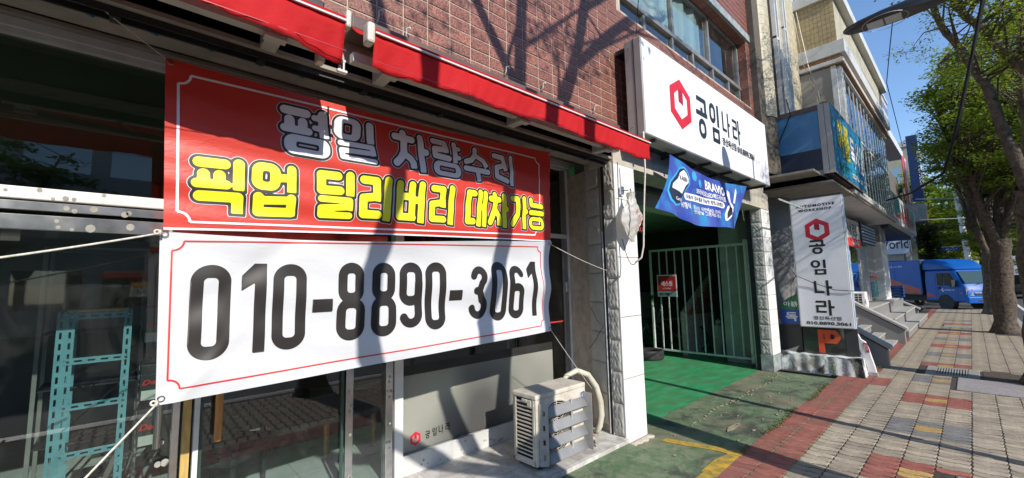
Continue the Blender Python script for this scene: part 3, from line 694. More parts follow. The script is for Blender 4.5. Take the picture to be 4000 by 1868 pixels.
# ---------------------------------------------------------------- furniture inside
def leg4(mb_, x, y, z0, z1, r0, r1): mb_.tube([(x, y, z0), (x, y, z1)], [r0, r1], 10)
t = thing('low_table', 'low grey wood table with tapered orange legs inside the shop', 'table', (1.5, 4.7, .092))
greyw = pm('grey_wood', (.12, .105, .09), (.08, .07, .06), 5, .5, stretch=(1, 8, 1))
MB().box(-.45, .75, -.40, .45, .34, .40).build('table_top', greyw, t, bevel=.008)
for x, y in ((.0, -.32), (.47, -.34), (-.35, .35), (.65, .36)):
    m1 = MB(); leg4(m1, x, y, 0, .34, .016, .028); m1.build('leg', M['wood'], t)
def chair(x, y, rz, label, fab):
    t = thing('lounge_chair', label, 'chair', (x, y, .092), rz=rz)
    MB().box(-.27, .27, -.26, .26, .34, .45).build('seat', fab, t, bevel=.03)
    bk = MB(); bk.grid(lambda u, v: ((u-.5)*.56*(1-.15*v), .24+.10*v-.03*math.sin(u*3.14), .42+.42*v), 10, 6); bk.build('backrest', fab, t, smooth='all', solid=.05)
    for a in (-.22, .22):
        for b in (-.2, .2): m1 = MB(); leg4(m1, a, b, 0, .35, .013, .02); m1.build('leg', M['dark'], t)
blk = pm('black_fabric', (.018, .019, .022), (.03, .03, .034), 30, .8)
chair(.62, 4.15, 2.4, 'black lounge chair just behind the glass door with the wooden handle', blk)
chair(1.35, 5.6, .2, 'black wide chair behind the low grey table', blk)
chair(2.35, 5.5, -.5, 'dark chair at the right end of the low table', pm('grey_fabric', (.05, .05, .055), (.035, .035, .04), 30, .8))
# slotted angle rack
rk = thing('slotted_rack', 'teal slotted steel angle rack standing behind the left glass', 'rack', (-.14, 4.0, .092))
def slotted(name, L_, w, seg=.07, flip=False):
    """perforated strip, width w along x, length L_ along z, real slots"""
    mb_ = MB(); t_ = .002
    mb_.box(-w/2, -w*.14, -t_, 0, 0, L_); mb_.box(w*.14, w/2, -t_, 0, 0, L_)
    z = 0
    while z < L_: mb_.box(-w*.14, w*.14, -t_, 0, z, min(L_, z+seg*.42)); z += seg
    return mb_
sm = slotted('p', 1.53, .042).mesh('post', M['teal']); sm2 = slotted('p', .30, .042, .062).mesh('rung', M['teal'])
for nm, me_, loc, rot in (('post', sm, (-.17, 0, 0), (0, 0, 0)), ('post', sm, (-.128, 0, 0), (0, 0, 0)), ('post', sm, (.15, .0, 0), (0, 0, 0)), ('post', sm, (.15, .6, 0), (0, 0, 0)), ('post', sm, (-.15, .6, 0), (0, 0, 0))):
    link_mesh(nm, me_, rk, loc, rot)
for z in (1.50, 1.21, .92, .62, .30):
    link_mesh('rung', sm2, rk, (.16-.01, -.004, z), (0, -math.pi/2, 0))
    sd_ = MB(); sd_.box(.15, .152, 0, .6, z-.02, z+.02); sd_.box(-.17, -.168, 0, .6, z-.02, z+.02); sd_.build('side_rail', M['teal'], rk)
bx('top_board', M['yellowwood'], rk, -.15, .15, 0, .6, 1.525, 1.54)
bo = MB()
for z in (1.50, 1.21, .92, .62):
    bo.cyl((-.128, -.012, z), .008, .01, 1, 8); bo.cyl((.15, -.012, z), .008, .01, 1, 8)
bo.build('bolt', M['steel'], rk)
cb = thing('display_cabinet', 'dark glass display cabinet behind the slotted rack', 'cabinet', (-.18, 4.75, .092))
mb = MB()
for a in (-.28, .28):
    for c in (-.2, .2): mb.box(a-.012, a+.012, c-.012, c+.012, 0, 2.0)
mb.box(-.28, .28, -.2, .2, 1.98, 2.0).box(-.28, .28, -.2, .2, 0, .1); mb.build('frame', M['aludark'], cb)
for z in (.55, .95, 1.35, 1.7): bx('shelf', M['dark'], cb, -.27, .27, -.19, .19, z, z+.01)
for k, (z, s) in enumerate(((1.36, .06), (.93, .07), (.60, .085))):
    t = thing('battery_carton', ['uppermost small carton with red italic Delkor lettering beside the rack', 'middle white carton with red italic Delkor lettering beside the rack', 'lowest white carton with large red italic Delkor lettering beside the rack'][k], 'box', (.22, 4.28, z), group='cartons of car batteries')
    bx('carton', dk if k == 0 else M['dark'], t, -.12, .14, 0, .3, 0, .26, .004); bx('label', M['whitemetal'], t, -.11, .13, -.002, 0, .0, .07)
    text('lettering', 'Delkor', M['redline'], t, (-.11, -.003, .11), (1, 0, 0), (0, 0, 1), .19, s*.55, .03, shear=.3)
# spare shelf angles leaning low inside, sunlit
an = thing('steel_angles', 'loose dark slotted angles stacked on the floor behind the rack', 'steel bars', (0, 4.4, .092))
for k in range(3): MB().bar((-.15+.09*k, 0, .02), (.12+.08*k, .9, .55-.1*k), .035, .03).build('angle', M['aludark'], an)

# ================================================================ banners
YB = 2.70
def cloth_quad(tl, tr, br, bl, topfn, botfn, wfn, nu, nv):
    def fn(u, v):
        x = (bl[0]*(1-u)+br[0]*u)*(1-v)+(tl[0]*(1-u)+tr[0]*u)*v
        z = (bl[1]*(1-u)+br[1]*u+botfn(u))*(1-v)+(tl[1]*(1-u)+tr[1]*u+topfn(u))*v
        return (x, wfn(x, z), z)
    return MB().grid(fn, nu, nv)
def w_red(x, z):
    s = math.sin
    return YB-.018*s((x-.08)*1.07)*(.6+.4*s(z*6))-.004*s(z*22+x*1.6)*min(1, (3.0-x)*1.2+.2)-.0025*s(z*41+x*3.1+1)+.005*s(x*9+z*7)*max(0, x-2.0)
def w_white(x, z):
    s = math.sin; k = max(0, min(1, (x-1.25)/1.0)); t = max(0, (z-1.86)/.22)
    return (YB+.012-.020*s((x-.1)*1.07)+.018*k*s((z-1.42)*13.5+(x-2)*.9)+.005*s(x*5.2+z*7)+.003*s(z*26+x*6)
            -.045*t*t*math.sin(max(0, min(1, (x-.3)/2.5))*math.pi)+.020*math.exp(-((x-.62+(1.95-z)*1.2)/.10)**2)*max(0, (z-1.35)/.6)*.6
            -.012*math.exp(-((x-.20-(z-1.2)*.75)/.05)**2)*max(0, 1-(z-1.2)/.5))
rb = thing('banner', 'red banner with white and yellow rounded Korean lettering outlined in black', 'banner', (1.55, YB, 2.05))
def off(dx=1.55, dz=2.05, fn=w_red, d=0): return lambda x, z: (x-dx, fn(x, z)-YB-d, z-dz)
def shift(mb_, o): mb_.v = [(x-o[0], y-o[1], z-o[2]) for x, y, z in mb_.v]; return mb_
q = cloth_quad((.076, 2.944), (3.01, 3.023), (2.969, 2.133), (.112, 2.053), lambda u: -.035*math.sin(u*3.14), lambda u: .012*math.sin(u*3.14), w_red, 150, 60)
shift(q, (1.55, YB, 2.05)).build('cloth', M['redcloth'], rb, smooth='all')
GL = {"w0":[["s",0.049,0,[[0.634,2.82],[0.757,2.82]]],["s",0.058,0,[[0.664,2.763],[0.666,2.718]]],["s",0.055,0,[[0.739,2.763],[0.74,2.719]]],["s",0.047,0,[[0.638,2.708],[0.773,2.709]]],["s",0.058,1,[[0.852,2.83],[0.869,2.686]]],["s",0.036,0,[[0.805,2.807],[0.857,2.806]]],["s",0.036,0,[[0.811,2.743],[0.858,2.741]]],["o",[0.637,0.903,2.552,2.676],[0.067,0.042]]],"w1":[["o",[0.925,1.101,2.711,2.859],[0.058,0.038]],["s",0.052,1,[[1.16,2.837],[1.173,2.715]]],["s",0.034,0,[[0.967,2.683],[1.183,2.69],[1.19,2.649],[0.976,2.636],[0.982,2.591],[1.206,2.594]]],["s",0.034,1,[[1.183,2.69],[1.196,2.632]]]],"w2":[["s",0.05,0,[[1.407,2.847],[1.412,2.818]]],["s",0.049,0,[[1.346,2.812],[1.48,2.81]]],["s",0.053,0,[[1.417,2.797],[1.423,2.712],[1.399,2.66],[1.366,2.622]]],["s",0.051,1,[[1.429,2.696],[1.475,2.67],[1.498,2.639],[1.503,2.599]]],["s",0.05,1,[[1.549,2.842],[1.582,2.581]]],["s",0.05,0,[[1.576,2.742],[1.605,2.74]]]],"w3":[["s",0.044,0,[[1.66,2.845],[1.765,2.846],[1.781,2.797],[1.674,2.785],[1.686,2.737],[1.813,2.732]]],["s",0.044,1,[[1.778,2.806],[1.785,2.772]]],["s",0.044,1,[[1.857,2.855],[1.874,2.707]]],["s",0.034,0,[[1.868,2.825],[1.903,2.825]]],["s",0.034,0,[[1.874,2.754],[1.908,2.753]]],["o",[1.671,1.925,2.586,2.701],[0.052,0.036]]],"w4":[["s",0.044,0,[[2.069,2.855],[2.064,2.809],[2.028,2.761],[1.975,2.741]]],["s",0.044,1,[[2.079,2.802],[2.149,2.775],[2.19,2.725]]],["s",0.044,0,[[1.976,2.686],[2.209,2.688]]],["s",0.044,1,[[2.097,2.677],[2.11,2.595]]]],"w5":[["s",0.046,0,[[2.277,2.847],[2.372,2.845],[2.391,2.778],[2.299,2.746],[2.31,2.671],[2.428,2.645]]],["s",0.046,1,[[2.388,2.782],[2.405,2.73]]],["s",0.042,1,[[2.469,2.863],[2.482,2.607]]]],"y0":[["s",0.055,0,[[0.238,2.423],[0.351,2.427]]],["s",0.056,0,[[0.26,2.361],[0.262,2.323]]],["s",0.055,0,[[0.33,2.363],[0.331,2.325]]],["s",0.05,0,[[0.233,2.308],[0.362,2.313]]],["s",0.055,1,[[0.417,2.439],[0.419,2.288]]],["s",0.055,1,[[0.248,2.242],[0.417,2.249],[0.418,2.16]]]],"y1":[["o",[0.479,0.625,2.309,2.472],[0.054,0.05]],["s",0.048,0,[[0.603,2.389],[0.677,2.397]]],["s",0.05,1,[[0.685,2.452],[0.687,2.311]]],["s",0.054,0,[[0.516,2.266],[0.518,2.183],[0.684,2.192]]],["s",0.048,0,[[0.517,2.247],[0.681,2.262]]],["s",0.05,1,[[0.686,2.275],[0.684,2.172]]],["s",0.04,1,[[0.528,2.184],[0.686,2.191]]]],"y2":[["s",0.055,0,[[0.956,2.456],[0.854,2.452],[0.855,2.354],[0.969,2.361]]],["s",0.055,1,[[1.036,2.469],[1.034,2.333]]],["s",0.042,0,[[0.856,2.297],[1.032,2.302],[1.027,2.26],[0.855,2.238],[0.856,2.197],[1.029,2.204]]],["s",0.042,1,[[1.033,2.292],[1.029,2.236]]]],"y3":[["s",0.055,0,[[1.128,2.459],[1.218,2.461],[1.217,2.352],[1.123,2.334],[1.119,2.224],[1.221,2.228]]],["s",0.055,1,[[1.218,2.376],[1.216,2.32]]],["s",0.055,1,[[1.303,2.477],[1.282,2.19]]]],"y4":[["s",0.053,0,[[1.392,2.468],[1.379,2.232],[1.482,2.234]]],["s",0.053,1,[[1.488,2.472],[1.475,2.21]]],["s",0.053,0,[[1.393,2.379],[1.482,2.385]]],["s",0.053,0,[[1.487,2.363],[1.555,2.365]]],["s",0.053,1,[[1.568,2.483],[1.547,2.197]]],["s",0.04,1,[[1.392,2.227],[1.482,2.227]]]],"y5":[["s",0.05,0,[[1.665,2.472],[1.75,2.474],[1.744,2.373],[1.65,2.351],[1.645,2.239],[1.746,2.242]]],["s",0.05,1,[[1.747,2.393],[1.744,2.333]]],["s",0.05,1,[[1.833,2.493],[1.807,2.205]]]],"y6":[["s",0.052,0,[[2.052,2.484],[1.998,2.482],[1.976,2.249],[2.032,2.252]]],["s",0.045,1,[[2.114,2.501],[2.085,2.213]]],["s",0.045,1,[[2.167,2.499],[2.144,2.215]]],["s",0.05,0,[[2.108,2.376],[2.154,2.378]]]],"y7":[["s",0.046,0,[[2.269,2.502],[2.268,2.479]]],["s",0.052,0,[[2.225,2.461],[2.313,2.461]]],["s",0.052,0,[[2.274,2.45],[2.269,2.373],[2.213,2.26]]],["s",0.05,1,[[2.276,2.369],[2.317,2.315],[2.314,2.237]]],["s",0.052,1,[[2.38,2.501],[2.377,2.222]]],["s",0.05,0,[[2.386,2.385],[2.407,2.387]]]],"y8":[["s",0.052,0,[[2.479,2.493],[2.546,2.496],[2.544,2.355],[2.471,2.266]]],["s",0.044,1,[[2.626,2.511],[2.62,2.23]]],["s",0.05,0,[[2.626,2.388],[2.643,2.39]]]],"y9":[["s",0.045,0,[[2.711,2.507],[2.714,2.462],[2.853,2.459]]],["s",0.045,0,[[2.704,2.39],[2.86,2.39]]],["o",[2.684,2.881,2.233,2.351],[0.037,0.036]]]}
G2 = {k: [tuple(s[:3])+(s[3],) if s[0] == 's' else ('o', s[1], s[2]) for s in v] for k, v in GL.items()}
for k, v in G2.items():
    top = k[0] == 'w'
    on_surface('letter_rim', v, .0065, M['greywhite'], rb, off(d=.0018), .0175)
    on_surface('letter_outline', v, .0065, M['blackink'], rb, off(d=.0030), .0145)
    on_surface('letter', v, .0065, M['greywhite'] if top else M['yellowink'], rb, off(d=.0045), 0)
def frame(parent, P, m, fnn, r=.05, w_=.011):
    """rule round the cloth with scooped corners; P = four corners anticlockwise from bottom left"""
    c = [Vector(p) for p in P]; pts = []
    for i in range(4):
        a, b, d = c[i-1], c[i], c[(i+1) % 4]; u = (a-b).normalized(); v = (d-b).normalized()
        for k in range(7):
            t = k/6*math.pi/2; pts.append(b+u*r*math.cos(t)+v*r*math.sin(t))
        # arc is centred on the corner, so it scoops inwards
    n = len(pts); strokes = []
    for i in range(n):
        a, b = pts[i], pts[(i+1) % n]; k = max(1, int((b-a).length/.05))
        for j in range(k): strokes.append((a+(b-a)*j/k, a+(b-a)*(j+1)/k))
    mb_ = MB()
    for a, b in strokes:
        d = (b-a).normalized(); nrm = Vector((-d.y, d.x))*w_/2
        mb_.add([fnn(*(a-nrm)), fnn(*(b-nrm)), fnn(*(b+nrm)), fnn(*(a+nrm))], [(0, 1, 2, 3)])
    mb_.build('border_line', m, parent)
frame(rb, [(.163, 2.097), (2.815, 2.187), (2.85, 2.925), (.132, 2.878)], M['greywhite'], off(d=.003), .052, .012)
def edge_strip(parent, a, b, m, fnn, w_=.01):
    mb_ = MB(); n = 60
    for i in range(n):
        p = [(a[0]+(b[0]-a[0])*t, a[1]+(b[1]-a[1])*t+.012*math.sin(t*3.14)) for t in (i/n, (i+1)/n)]
        mb_.add([fnn(*p[0]), fnn(*p[1]), fnn(p[1][0], p[1][1]+w_), fnn(p[0][0], p[0][1]+w_)], [(0, 1, 2, 3)])
    mb_.build('hem', m, parent)
edge_strip(rb, (.112, 2.052), (2.969, 2.132), M['greywhite'], off(d=.003), .011)
wb = thing('banner', 'white banner with the large black phone number below the red banner', 'banner', (1.55, YB, 1.2))
q = cloth_quad((.100, 2.044), (2.969, 2.130), (2.945, 1.295), (.125, 1.197), lambda u: -.028*math.sin(u*3.14)-.012*math.sin(u*6.28), lambda u: 0, w_white, 190, 70)
shift(q, (1.55, YB, 1.2)).build('cloth', M['whitecloth'], wb, smooth='all')
ow = lambda d: off(1.55, 1.2, w_white, d)
def digit(ch, x, zb, w_=.178, h=.492):
    t = .057; X = lambda a: x+a*w_; Z = lambda b: zb+b*h
    o = lambda l, r, b, tt, rad=.089, hw=t, hh=.068: ('o', (X(l), X(r), Z(b), Z(tt)), (hw, hh), rad)
    s = lambda pts, wd=t, f=0: ('s', wd, f, [(X(a), Z(b)) for a, b in pts])
    arc = lambda cx, cz, rx, rz, a0, a1, n=10: [(cx+rx*math.cos(R(a0+(a1-a0)*i/n)), cz+rz*math.sin(R(a0+(a1-a0)*i/n))) for i in range(n+1)]
    k = t/2/w_; kz = .065/h
    if ch == '0': return [o(0, 1, 0, 1)]
    if ch == '8': return [o(0, 1, 0, .55, .088), o(.04, .96, .47, 1, .085)]
    if ch == '6': return [o(0, 1, 0, .62, .088), s(arc(.5, .74, .5-k, .26-kz, 20, 180)+[(k, .30)], t+.004)]
    if ch == '9': return [o(0, 1, .38, 1, .088), s(arc(.5, .26, .5-k, .26-kz, -160, 0)+[(1-k, .70)], t+.004)]
    if ch == '3': return [s(arc(.48, .75, .46-k, .25-kz, 170, -55, 14)+[(.52, .53), (.36, .53)], t+.003), s([(.36, .53), (.52, .53)]+arc(.5, .265, .5-k, .265-kz, 62, -172, 16), t+.003)]
    if ch == '1': return [('p', [(X(a), Z(b)) for a, b in ((.52, 1), (.86, 1), (.86, 0), (.53, 0), (.53, .78), (.18, .69), (.18, .86))])]
    if ch == '-': return [('p', [(X(0), Z(.43)), (X(.66), Z(.43)), (X(.66), Z(.59)), (X(0), Z(.59))])]
num = [('0', .232, 1.387), ('1', .425, 1.397), ('0', .610, 1.395), ('-', .824, 1.385), ('8', .967, 1.409), ('8', 1.188, 1.412), ('9', 1.392, 1.417), ('0', 1.596, 1.421), ('-', 1.808, 1.412), ('3', 2.0, 1.431), ('0', 2.215, 1.436), ('6', 2.422, 1.440), ('1', 2.62, 1.446)]
for ch, x, zb in num:
    on_surface('digit', digit(ch, x, zb), .006, M['blackink'], wb, ow(.0035))
frame(wb, [(.165, 1.262), (2.862, 1.352), (2.845, 2.078), (.150, 1.998)], M['redline'], ow(.003), .048, .008)
for par, P, fnn in ((rb, (.098, 2.925), off(d=.004)), (rb, (2.985, 3.0), off(d=.004)), (wb, (.145, 1.225), ow(.004)), (wb, (2.925, 1.315), ow(.004)), (wb, (2.945, 2.11), ow(.004)), (wb, (.12, 2.03), ow(.004))):
    g = MB(); g.torus(fnn(*P), .013, .004, axis=1, n=16, m=6); g.build('grommet', M['steel'], par)
def rope(name, pts, r, label, m='rope', cat='rope', n=7):
    o = MB().tube(pts, r, n).build(name, M[m], None, smooth='all'); return tag(o, label, cat)
def sag(a, b, s, n=10):
    a = Vector(a); b = Vector(b); return [a+(b-a)*i/n-Vector((0, 0, s*4*(i/n)*(1-i/n))) for i in range(n+1)]
def knot(p, m='rope'): return MB().torus(p, .011, .005, axis=0, n=10, m=6).torus((p[0]-.012, p[1], p[2]+.003), .010, .005, axis=1, n=10, m=6)
rope('tie_rope', sag((.108, YB-.005, 2.035), (-.75, 2.45, 1.80), .01), .005, 'white rope running from the shared left corner of both banners to the left edge')
rope('tie_rope', sag((.135, YB-.005, 1.215), (-.42, 2.45, .62), .0), .005, 'white rope running down and left from the lowest corner of the white banner')
rope('tie_rope', sag((.085, YB, 2.935), (-.9, 2.62, 3.55), .0), .0025, 'thin cord from the top left corner of the red banner up to the soffit')
rope('tie_rope', sag((2.995, YB, 3.01), (3.28, 2.75, 3.12), .0), .003, 'short cord from the top right corner of the red banner to the soffit')
rope('tie_rope', sag((2.955, YB, 2.115), (3.94, 2.745, 1.86), .015), .003, 'thin cord from the right banner corners across to the shutter rail')
rope('tie_rope', sag((2.935, YB, 1.305), (3.86, 2.95, .55), .005), .003, 'thin cord from the lower right banner corner down to the air conditioner')
for p in ((.10, YB-.012, 2.035), (.128, YB-.012, 1.212), (2.962, YB-.01, 2.12)):
    o = knot(p).build('rope_knot', M['rope'], None, smooth='all'); tag(o, {.10: 'rope knot at the left corner where the two banners meet', .128: 'rope knot at the lowest left corner of the white banner'}.get(p[0], 'rope knot at the right corner where the two banners meet'), 'knot')

# ================================================================ awnings
def awning(x0, x1, label, seed, endl, endr):
    t = thing('awning', label, 'awning', (0, 2.1, 3.15)); o = (0, 2.1, 3.15); ph = seed*1.7
    n = int((x1-x0)/.05)
    top = MB().grid(lambda u, v: (x0+(x1-x0)*u, 2.085+.42*v, 3.155+.26*v*v+.01*v+.005*math.sin(u*30+ph)*math.sin(v*3.14)), n, 8); shift(top, o).build('canopy', M['awning'], t, smooth='all', solid=.002)
    def val(u, v):
        x = x0+(x1-x0)*u; d = 1-v; fl = math.exp(-((u-(1 if seed == 1 else 0))/.05)**2)
        sagz = (.012*math.sin(u*9+ph)+.008*math.sin(u*23+ph))*d
        return (x, 2.092-.018*d*math.sin(u*(x1-x0)*7+ph)-.010*d*math.sin(u*(x1-x0)*17+ph)-.004*math.sin(u*(x1-x0)*41+v*3)*d-.003*math.sin(u*(x1-x0)*63-v*5)*(.3+d)+(.02*d*fl), 3.128-.175*d+sagz-.03*fl*d*(1 if seed == 1 else 0))
    shift(MB().grid(val, n*2, 6), o).build('valance', M['awning'], t, smooth='all', solid=.002)
    shift(MB().box(x0, x1, 2.074, 2.083, 3.127, 3.136), o).build('white_stripe', M['awnwhite'], t)
    shift(MB().box(x0, x1, 2.094, 2.13, 3.115, 3.150), o).build('front_bar', M['alu'], t, bevel=.006); shift(MB().grid(lambda u, v: (x0+(x1-x0)*u, 2.0855, 3.128+.030*v), 4, 1), o).build('cloth_edge', M['awning'], t)
    shift(MB().box(x0, x1, 2.42, 2.61, 3.33, 3.42), o).build('cassette', M['brownpanel'] if seed == 2 else M['dark'], t, bevel=.01)
    cap = MB()
    if endl: cap.box(x0-.045, x0, 2.075, 2.15, 3.065, 3.185)
    if endr: cap.box(x1, x1+.03, 2.075, 2.14, 3.10, 3.20)
    if cap.v: shift(cap, o).build('end_cap', M['acwhite'], t, bevel=.014)
    shift(MB().box(x0, x1, 2.0745, 2.0765, 2.962, 2.966), o).build('hem_stitch', M['logodark'], t)
    for i in range(int((x1-x0)/1.15)):
        xs = x0+.62+i*1.15; shift(MB().grid(lambda u, v: (xs+.012*u, val((xs-x0)/(x1-x0), v)[1]-.002, val((xs-x0)/(x1-x0), v)[2]), 1, 6), o).build('cloth_seam', M['awning'], t)
    # folded arms and square bar behind the valance
    for a, b in (((x0+.12, 2.22, 3.10), (min(x1, x0+1.5), 2.36, 3.13)), ((max(x0, x1-1.7), 2.36, 3.13), (x1-.15, 2.2, 3.10))):
        shift(MB().bar(a, b, .03, .045), o).build('arm', M['aludark'], t, bevel=.004)
    shift(MB().box(x0+.02, x1-.02, 2.44, 2.50, 3.13, 3.19), o).build('torsion_bar', M['whitemetal'], t)
    k = int((x1-x0)/1.1)
    for i in range(k+1):
        x = x0+.25+i*(x1-x0-.5)/max(1, k); shift(MB().box(x-.04, x+.04, 2.42, 2.60, 3.10, 3.22).box(x-.055, x+.055, 2.40, 2.46, 3.085, 3.11), o).build('bracket', M['whitemetal'], t, bevel=.004)
awning(-3.2, .765, 'red awning at the upper left with a fluttering valance end', 1, False, True)
awning(.925, 3.85, 'long red awning with a white stripe above the banners', 2, True, False)
cg = thing('awning_crank', 'ivory crank gear and hook between the two awnings', 'crank gear', (.80, 2.3, 3.05))
MB().box(-.06, .0, -.03, .03, -.02, .05).box(-.11, -.07, -.02, .04, -.08, .12).box(-.05, -.02, -.02, .02, .05, .09).build('gear_box', M['acwhite'], cg, bevel=.008)
MB().tube([(.02, 0, .10), (.02, 0, .04)], .006, 8).torus((.02, 0, .02), .018, .005, axis=0, n=14, m=6).build('hook_eye', M['steel'], cg, smooth='all')
MB().box(0, .045, -.012, .012, -.035, -.02).box(.01, .02, -.01, .01, -.08, -.02).box(.03, .04, -.01, .01, -.09, -.02).box(.0, .055, -.012, .012, -.095, -.08).build('clamp', M['alu'], cg, bevel=.003)
for i, (x, z) in enumerate(((1.17, 3.60), (1.38, 3.56), (2.34, 3.60), (2.81, 3.60), (3.62, 3.60))):
    hk = MB().tube([(0, 0, -.05), (0, -.02, .0), (0, -.02, .03), (.02, -.03, .04), (.028, -.03, .02)], .006, 6); o = hk.build('wall_hook', M['whitemetal'], None, smooth='all', loc=(x, 2.6, z))
    tag(o, ['leftmost bent white hook, on the tiles above the awning gap', 'short curled white hook on the tiles, second above the long awning', 'double white hook on the tiles above the awning middle', 'white hook on the lit tiles right of the awning middle', 'last white hook before the big sign, above the awning end'][i], 'hook', 'hooks on the tiled wall')
# ================================================================ big sign over the garage
sg = thing('shop_sign', 'big white lightbox sign with red nut logo above the garage opening', 'sign', (6.15, 2.25, 3.3))
so_ = (6.15, 2.25, 3.3)
def loc(mb_, o): return shift(mb_, o)
loc(MB().box(4.07, 8.27, 2.256, 2.46, 3.335, 4.47), so_).build('case', M['signcase'], sg, bevel=.008)
loc(MB().box(4.085, 8.255, 2.250, 2.2555, 3.35, 4.455), so_).build('face', M['signwhite'], sg)
loc(MB().box(4.066, 4.0695, 2.34, 2.35, 3.34, 4.465), so_).build('case_seam', M['dark'], sg)
sc_ = MB()
for x in (4.063,):
    for z in (3.45, 4.38): sc_.cyl((x, 2.40, z), .008, .006, 0, 8)
loc(sc_, so_).build('screw', M['steel'], sg)
fs = lambda a, b, t=.001: (a-6.15, 2.2485-t-2.25, b-3.3)
logo(sg, fs, 4.965, 3.915, .275, .325, M['signwhite'], t=.0012)
for G, ox, oz, sx, sz in ((GONG, 5.40, 3.62, .47, .60), (IM, 5.83, 3.655, .46, .56), (NA, 6.27, 3.83, .36, .36), (RA, 6.66, 3.80, .39, .38)):
    on_surface('letter', scaled(G, ox, oz, sx, sz), .012, M['navy'], sg, lambda a, b: fs(a, b, .002))
text('small_lettering', '경산옥산점', M['navy'], sg, (6.22-6.15, -.004, 3.665-3.3), (1, 0, 0), (0, 0, 1), .53, .115, .02)
text('small_lettering', '010.8890.3061', M['navy'], sg, (6.80-6.15, -.004, 3.66-3.3), (1, 0, 0), (0, 0, 1), .74, .105, .022)
br = MB()
brm = MB().box(0, .03, 0, .36, 0, .034).mesh('bracket', M['dark'])
for k in range(6): link_mesh('bracket', brm, sg, (4.3+k*.75-6.15, .012, 0))
loc(MB().box(4.1, 8.25, 2.46, 2.60, 3.36, 3.42).box(4.1, 8.25, 2.46, 2.60, 4.38, 4.43), so_).build('rear_rail', M['dark'], sg)
MB().tube([(4.20, 2.50, 4.47), (4.35, 2.45, 4.62), (4.55, 2.58, 4.75), (4.62, 2.55, 5.3), (4.66, 2.58, 6.4), (4.68, 2.6, 7.5)], .006, 6).build('sign_cable', M['cable'], None, smooth='all')
tag(bpy.data.objects['sign_cable'], 'thin black wire running up the tiles from the big sign past the window', 'cable')
rope('conduit', [(3.97, 2.22, 3.32), (3.96, 2.22, 2.9), (3.93, 2.24, 2.5), (3.95, 2.28, 2.1), (3.93, 2.30, 1.98), (3.88, 2.34, 1.93)], .009, 'cream cable hanging from the end of the long awning down past the plastic bag', 'rope', 'cable')
rope('wire', sag((3.88, 2.34, 1.93), (3.98, 2.55, 2.2), .12), .004, 'thin dark wire looped at the foot of the hanging cream cable', 'cable', 'cable')
rope('wire', [(4.06, 2.592, 3.02), (4.07, 2.59, 2.8), (4.075, 2.585, 2.74)], .003, 'thin wire stapled down the white pillar to the plastic bag', 'cable', 'cable')
hk = MB().box(-.03, .03, -.02, .0, -.04, .05).tube([(0, -.02, 0), (.0, -.06, .0), (.05, -.06, .0)], .006, 6).build('wall_bracket', M['steel'], None, loc=(4.05, 2.58, 2.75)); tag(hk, 'small steel bracket on the white pillar with the plastic bag hooked on it', 'bracket')
# plastic bag with red printing
bg_ = thing('plastic_bag', 'white plastic bag with red printing hanging on the white pillar', 'bag', (4.06, 2.50, 2.40))
def bagf(side):
    rr_ = random.Random(3)
    def fn(u, v):
        # lozenge outline, v from bottom to top
        wl = [(.0, -.02, .02), (.12, -.10, .06), (.38, -.21, .17), (.52, -.20, .24), (.7, -.12, .16), (.9, -.03, .04), (1., -.008, .012)]
        for (a, l0, r0), (b, l1, r1) in zip(wl, wl[1:]):
            if a <= v <= b: t = (v-a)/(b-a); l = l0+(l1-l0)*t; r = r0+(r1-r0)*t; break
        x = l+(r-l)*u; bul = math.sin(u*3.14)*(.07*math.sin(min(1, v*1.6)*3.14*.55)+.01)
        cr_ = .006*math.sin(u*23+v*17)+.005*math.sin(v*39-u*9)
        return (x, side*(bul*.6+cr_)-.03, v*.56-.24)
    return fn
MB().grid(bagf(-1), 22, 24).grid(bagf(1), 22, 24).build('bag_body', M['plastic'], bg_, smooth='all')
rt = pm('red_bag_print', (.55, .08, .05), None, 9, .5)
text('print', 'X OlLH', rt, bg_, (.0, -.083, .10), (.62, -.0, -.78), (.78, 0, .62), .22, .06, .0); text('print', '737', rt, bg_, (.0, -.085, -.10), (.85, 0, -.3), (.3, 0, .85), .12, .05, .0)
MB().tube([(0, -.03, .31), (.01, -.03, .34), (0, -.03, .36)], .008, 6).build('knot', M['green'], bg_)

# ---------------------------------------------------------------- blue banner
bb = thing('banner', 'blue BRAVIO headlight bulb advertising banner hanging crooked under the big sign', 'banner', (5.8, 2.35, 2.9))
BT = [(4.80, 3.27), (7.42, 3.24)]; BL = [(4.27, 2.54), (6.60, 2.46)]
def fb(x, z): return 2.36-.028*math.sin((x-z*.7)*3.1)*(.4+.6*(3.3-z)/.8)-.010*math.sin((x-z*.7)*11+1)*(1.2-(z-2.5))-.05*(3.25-z)
def bq(u, v):
    uu = u; x = BL[0][0]*(1-u)+BL[1][0]*u; z = BL[0][1]*(1-u)+BL[1][1]*u-.045*math.sin(u*3.14)+.015*math.sin(u*9)
    X = BT[0][0]*(1-u)+BT[1][0]*u; Z = BT[0][1]*(1-u)+BT[1][1]*u-.10*math.sin(u*3.14)
    k = v; bow = .10*math.sin(v*3.14)*(1-u)
    x, z = x+(X-x)*k+bow, z+(Z-z)*k
    return (x-5.8, fb(x, z)-2.35, z-2.9)
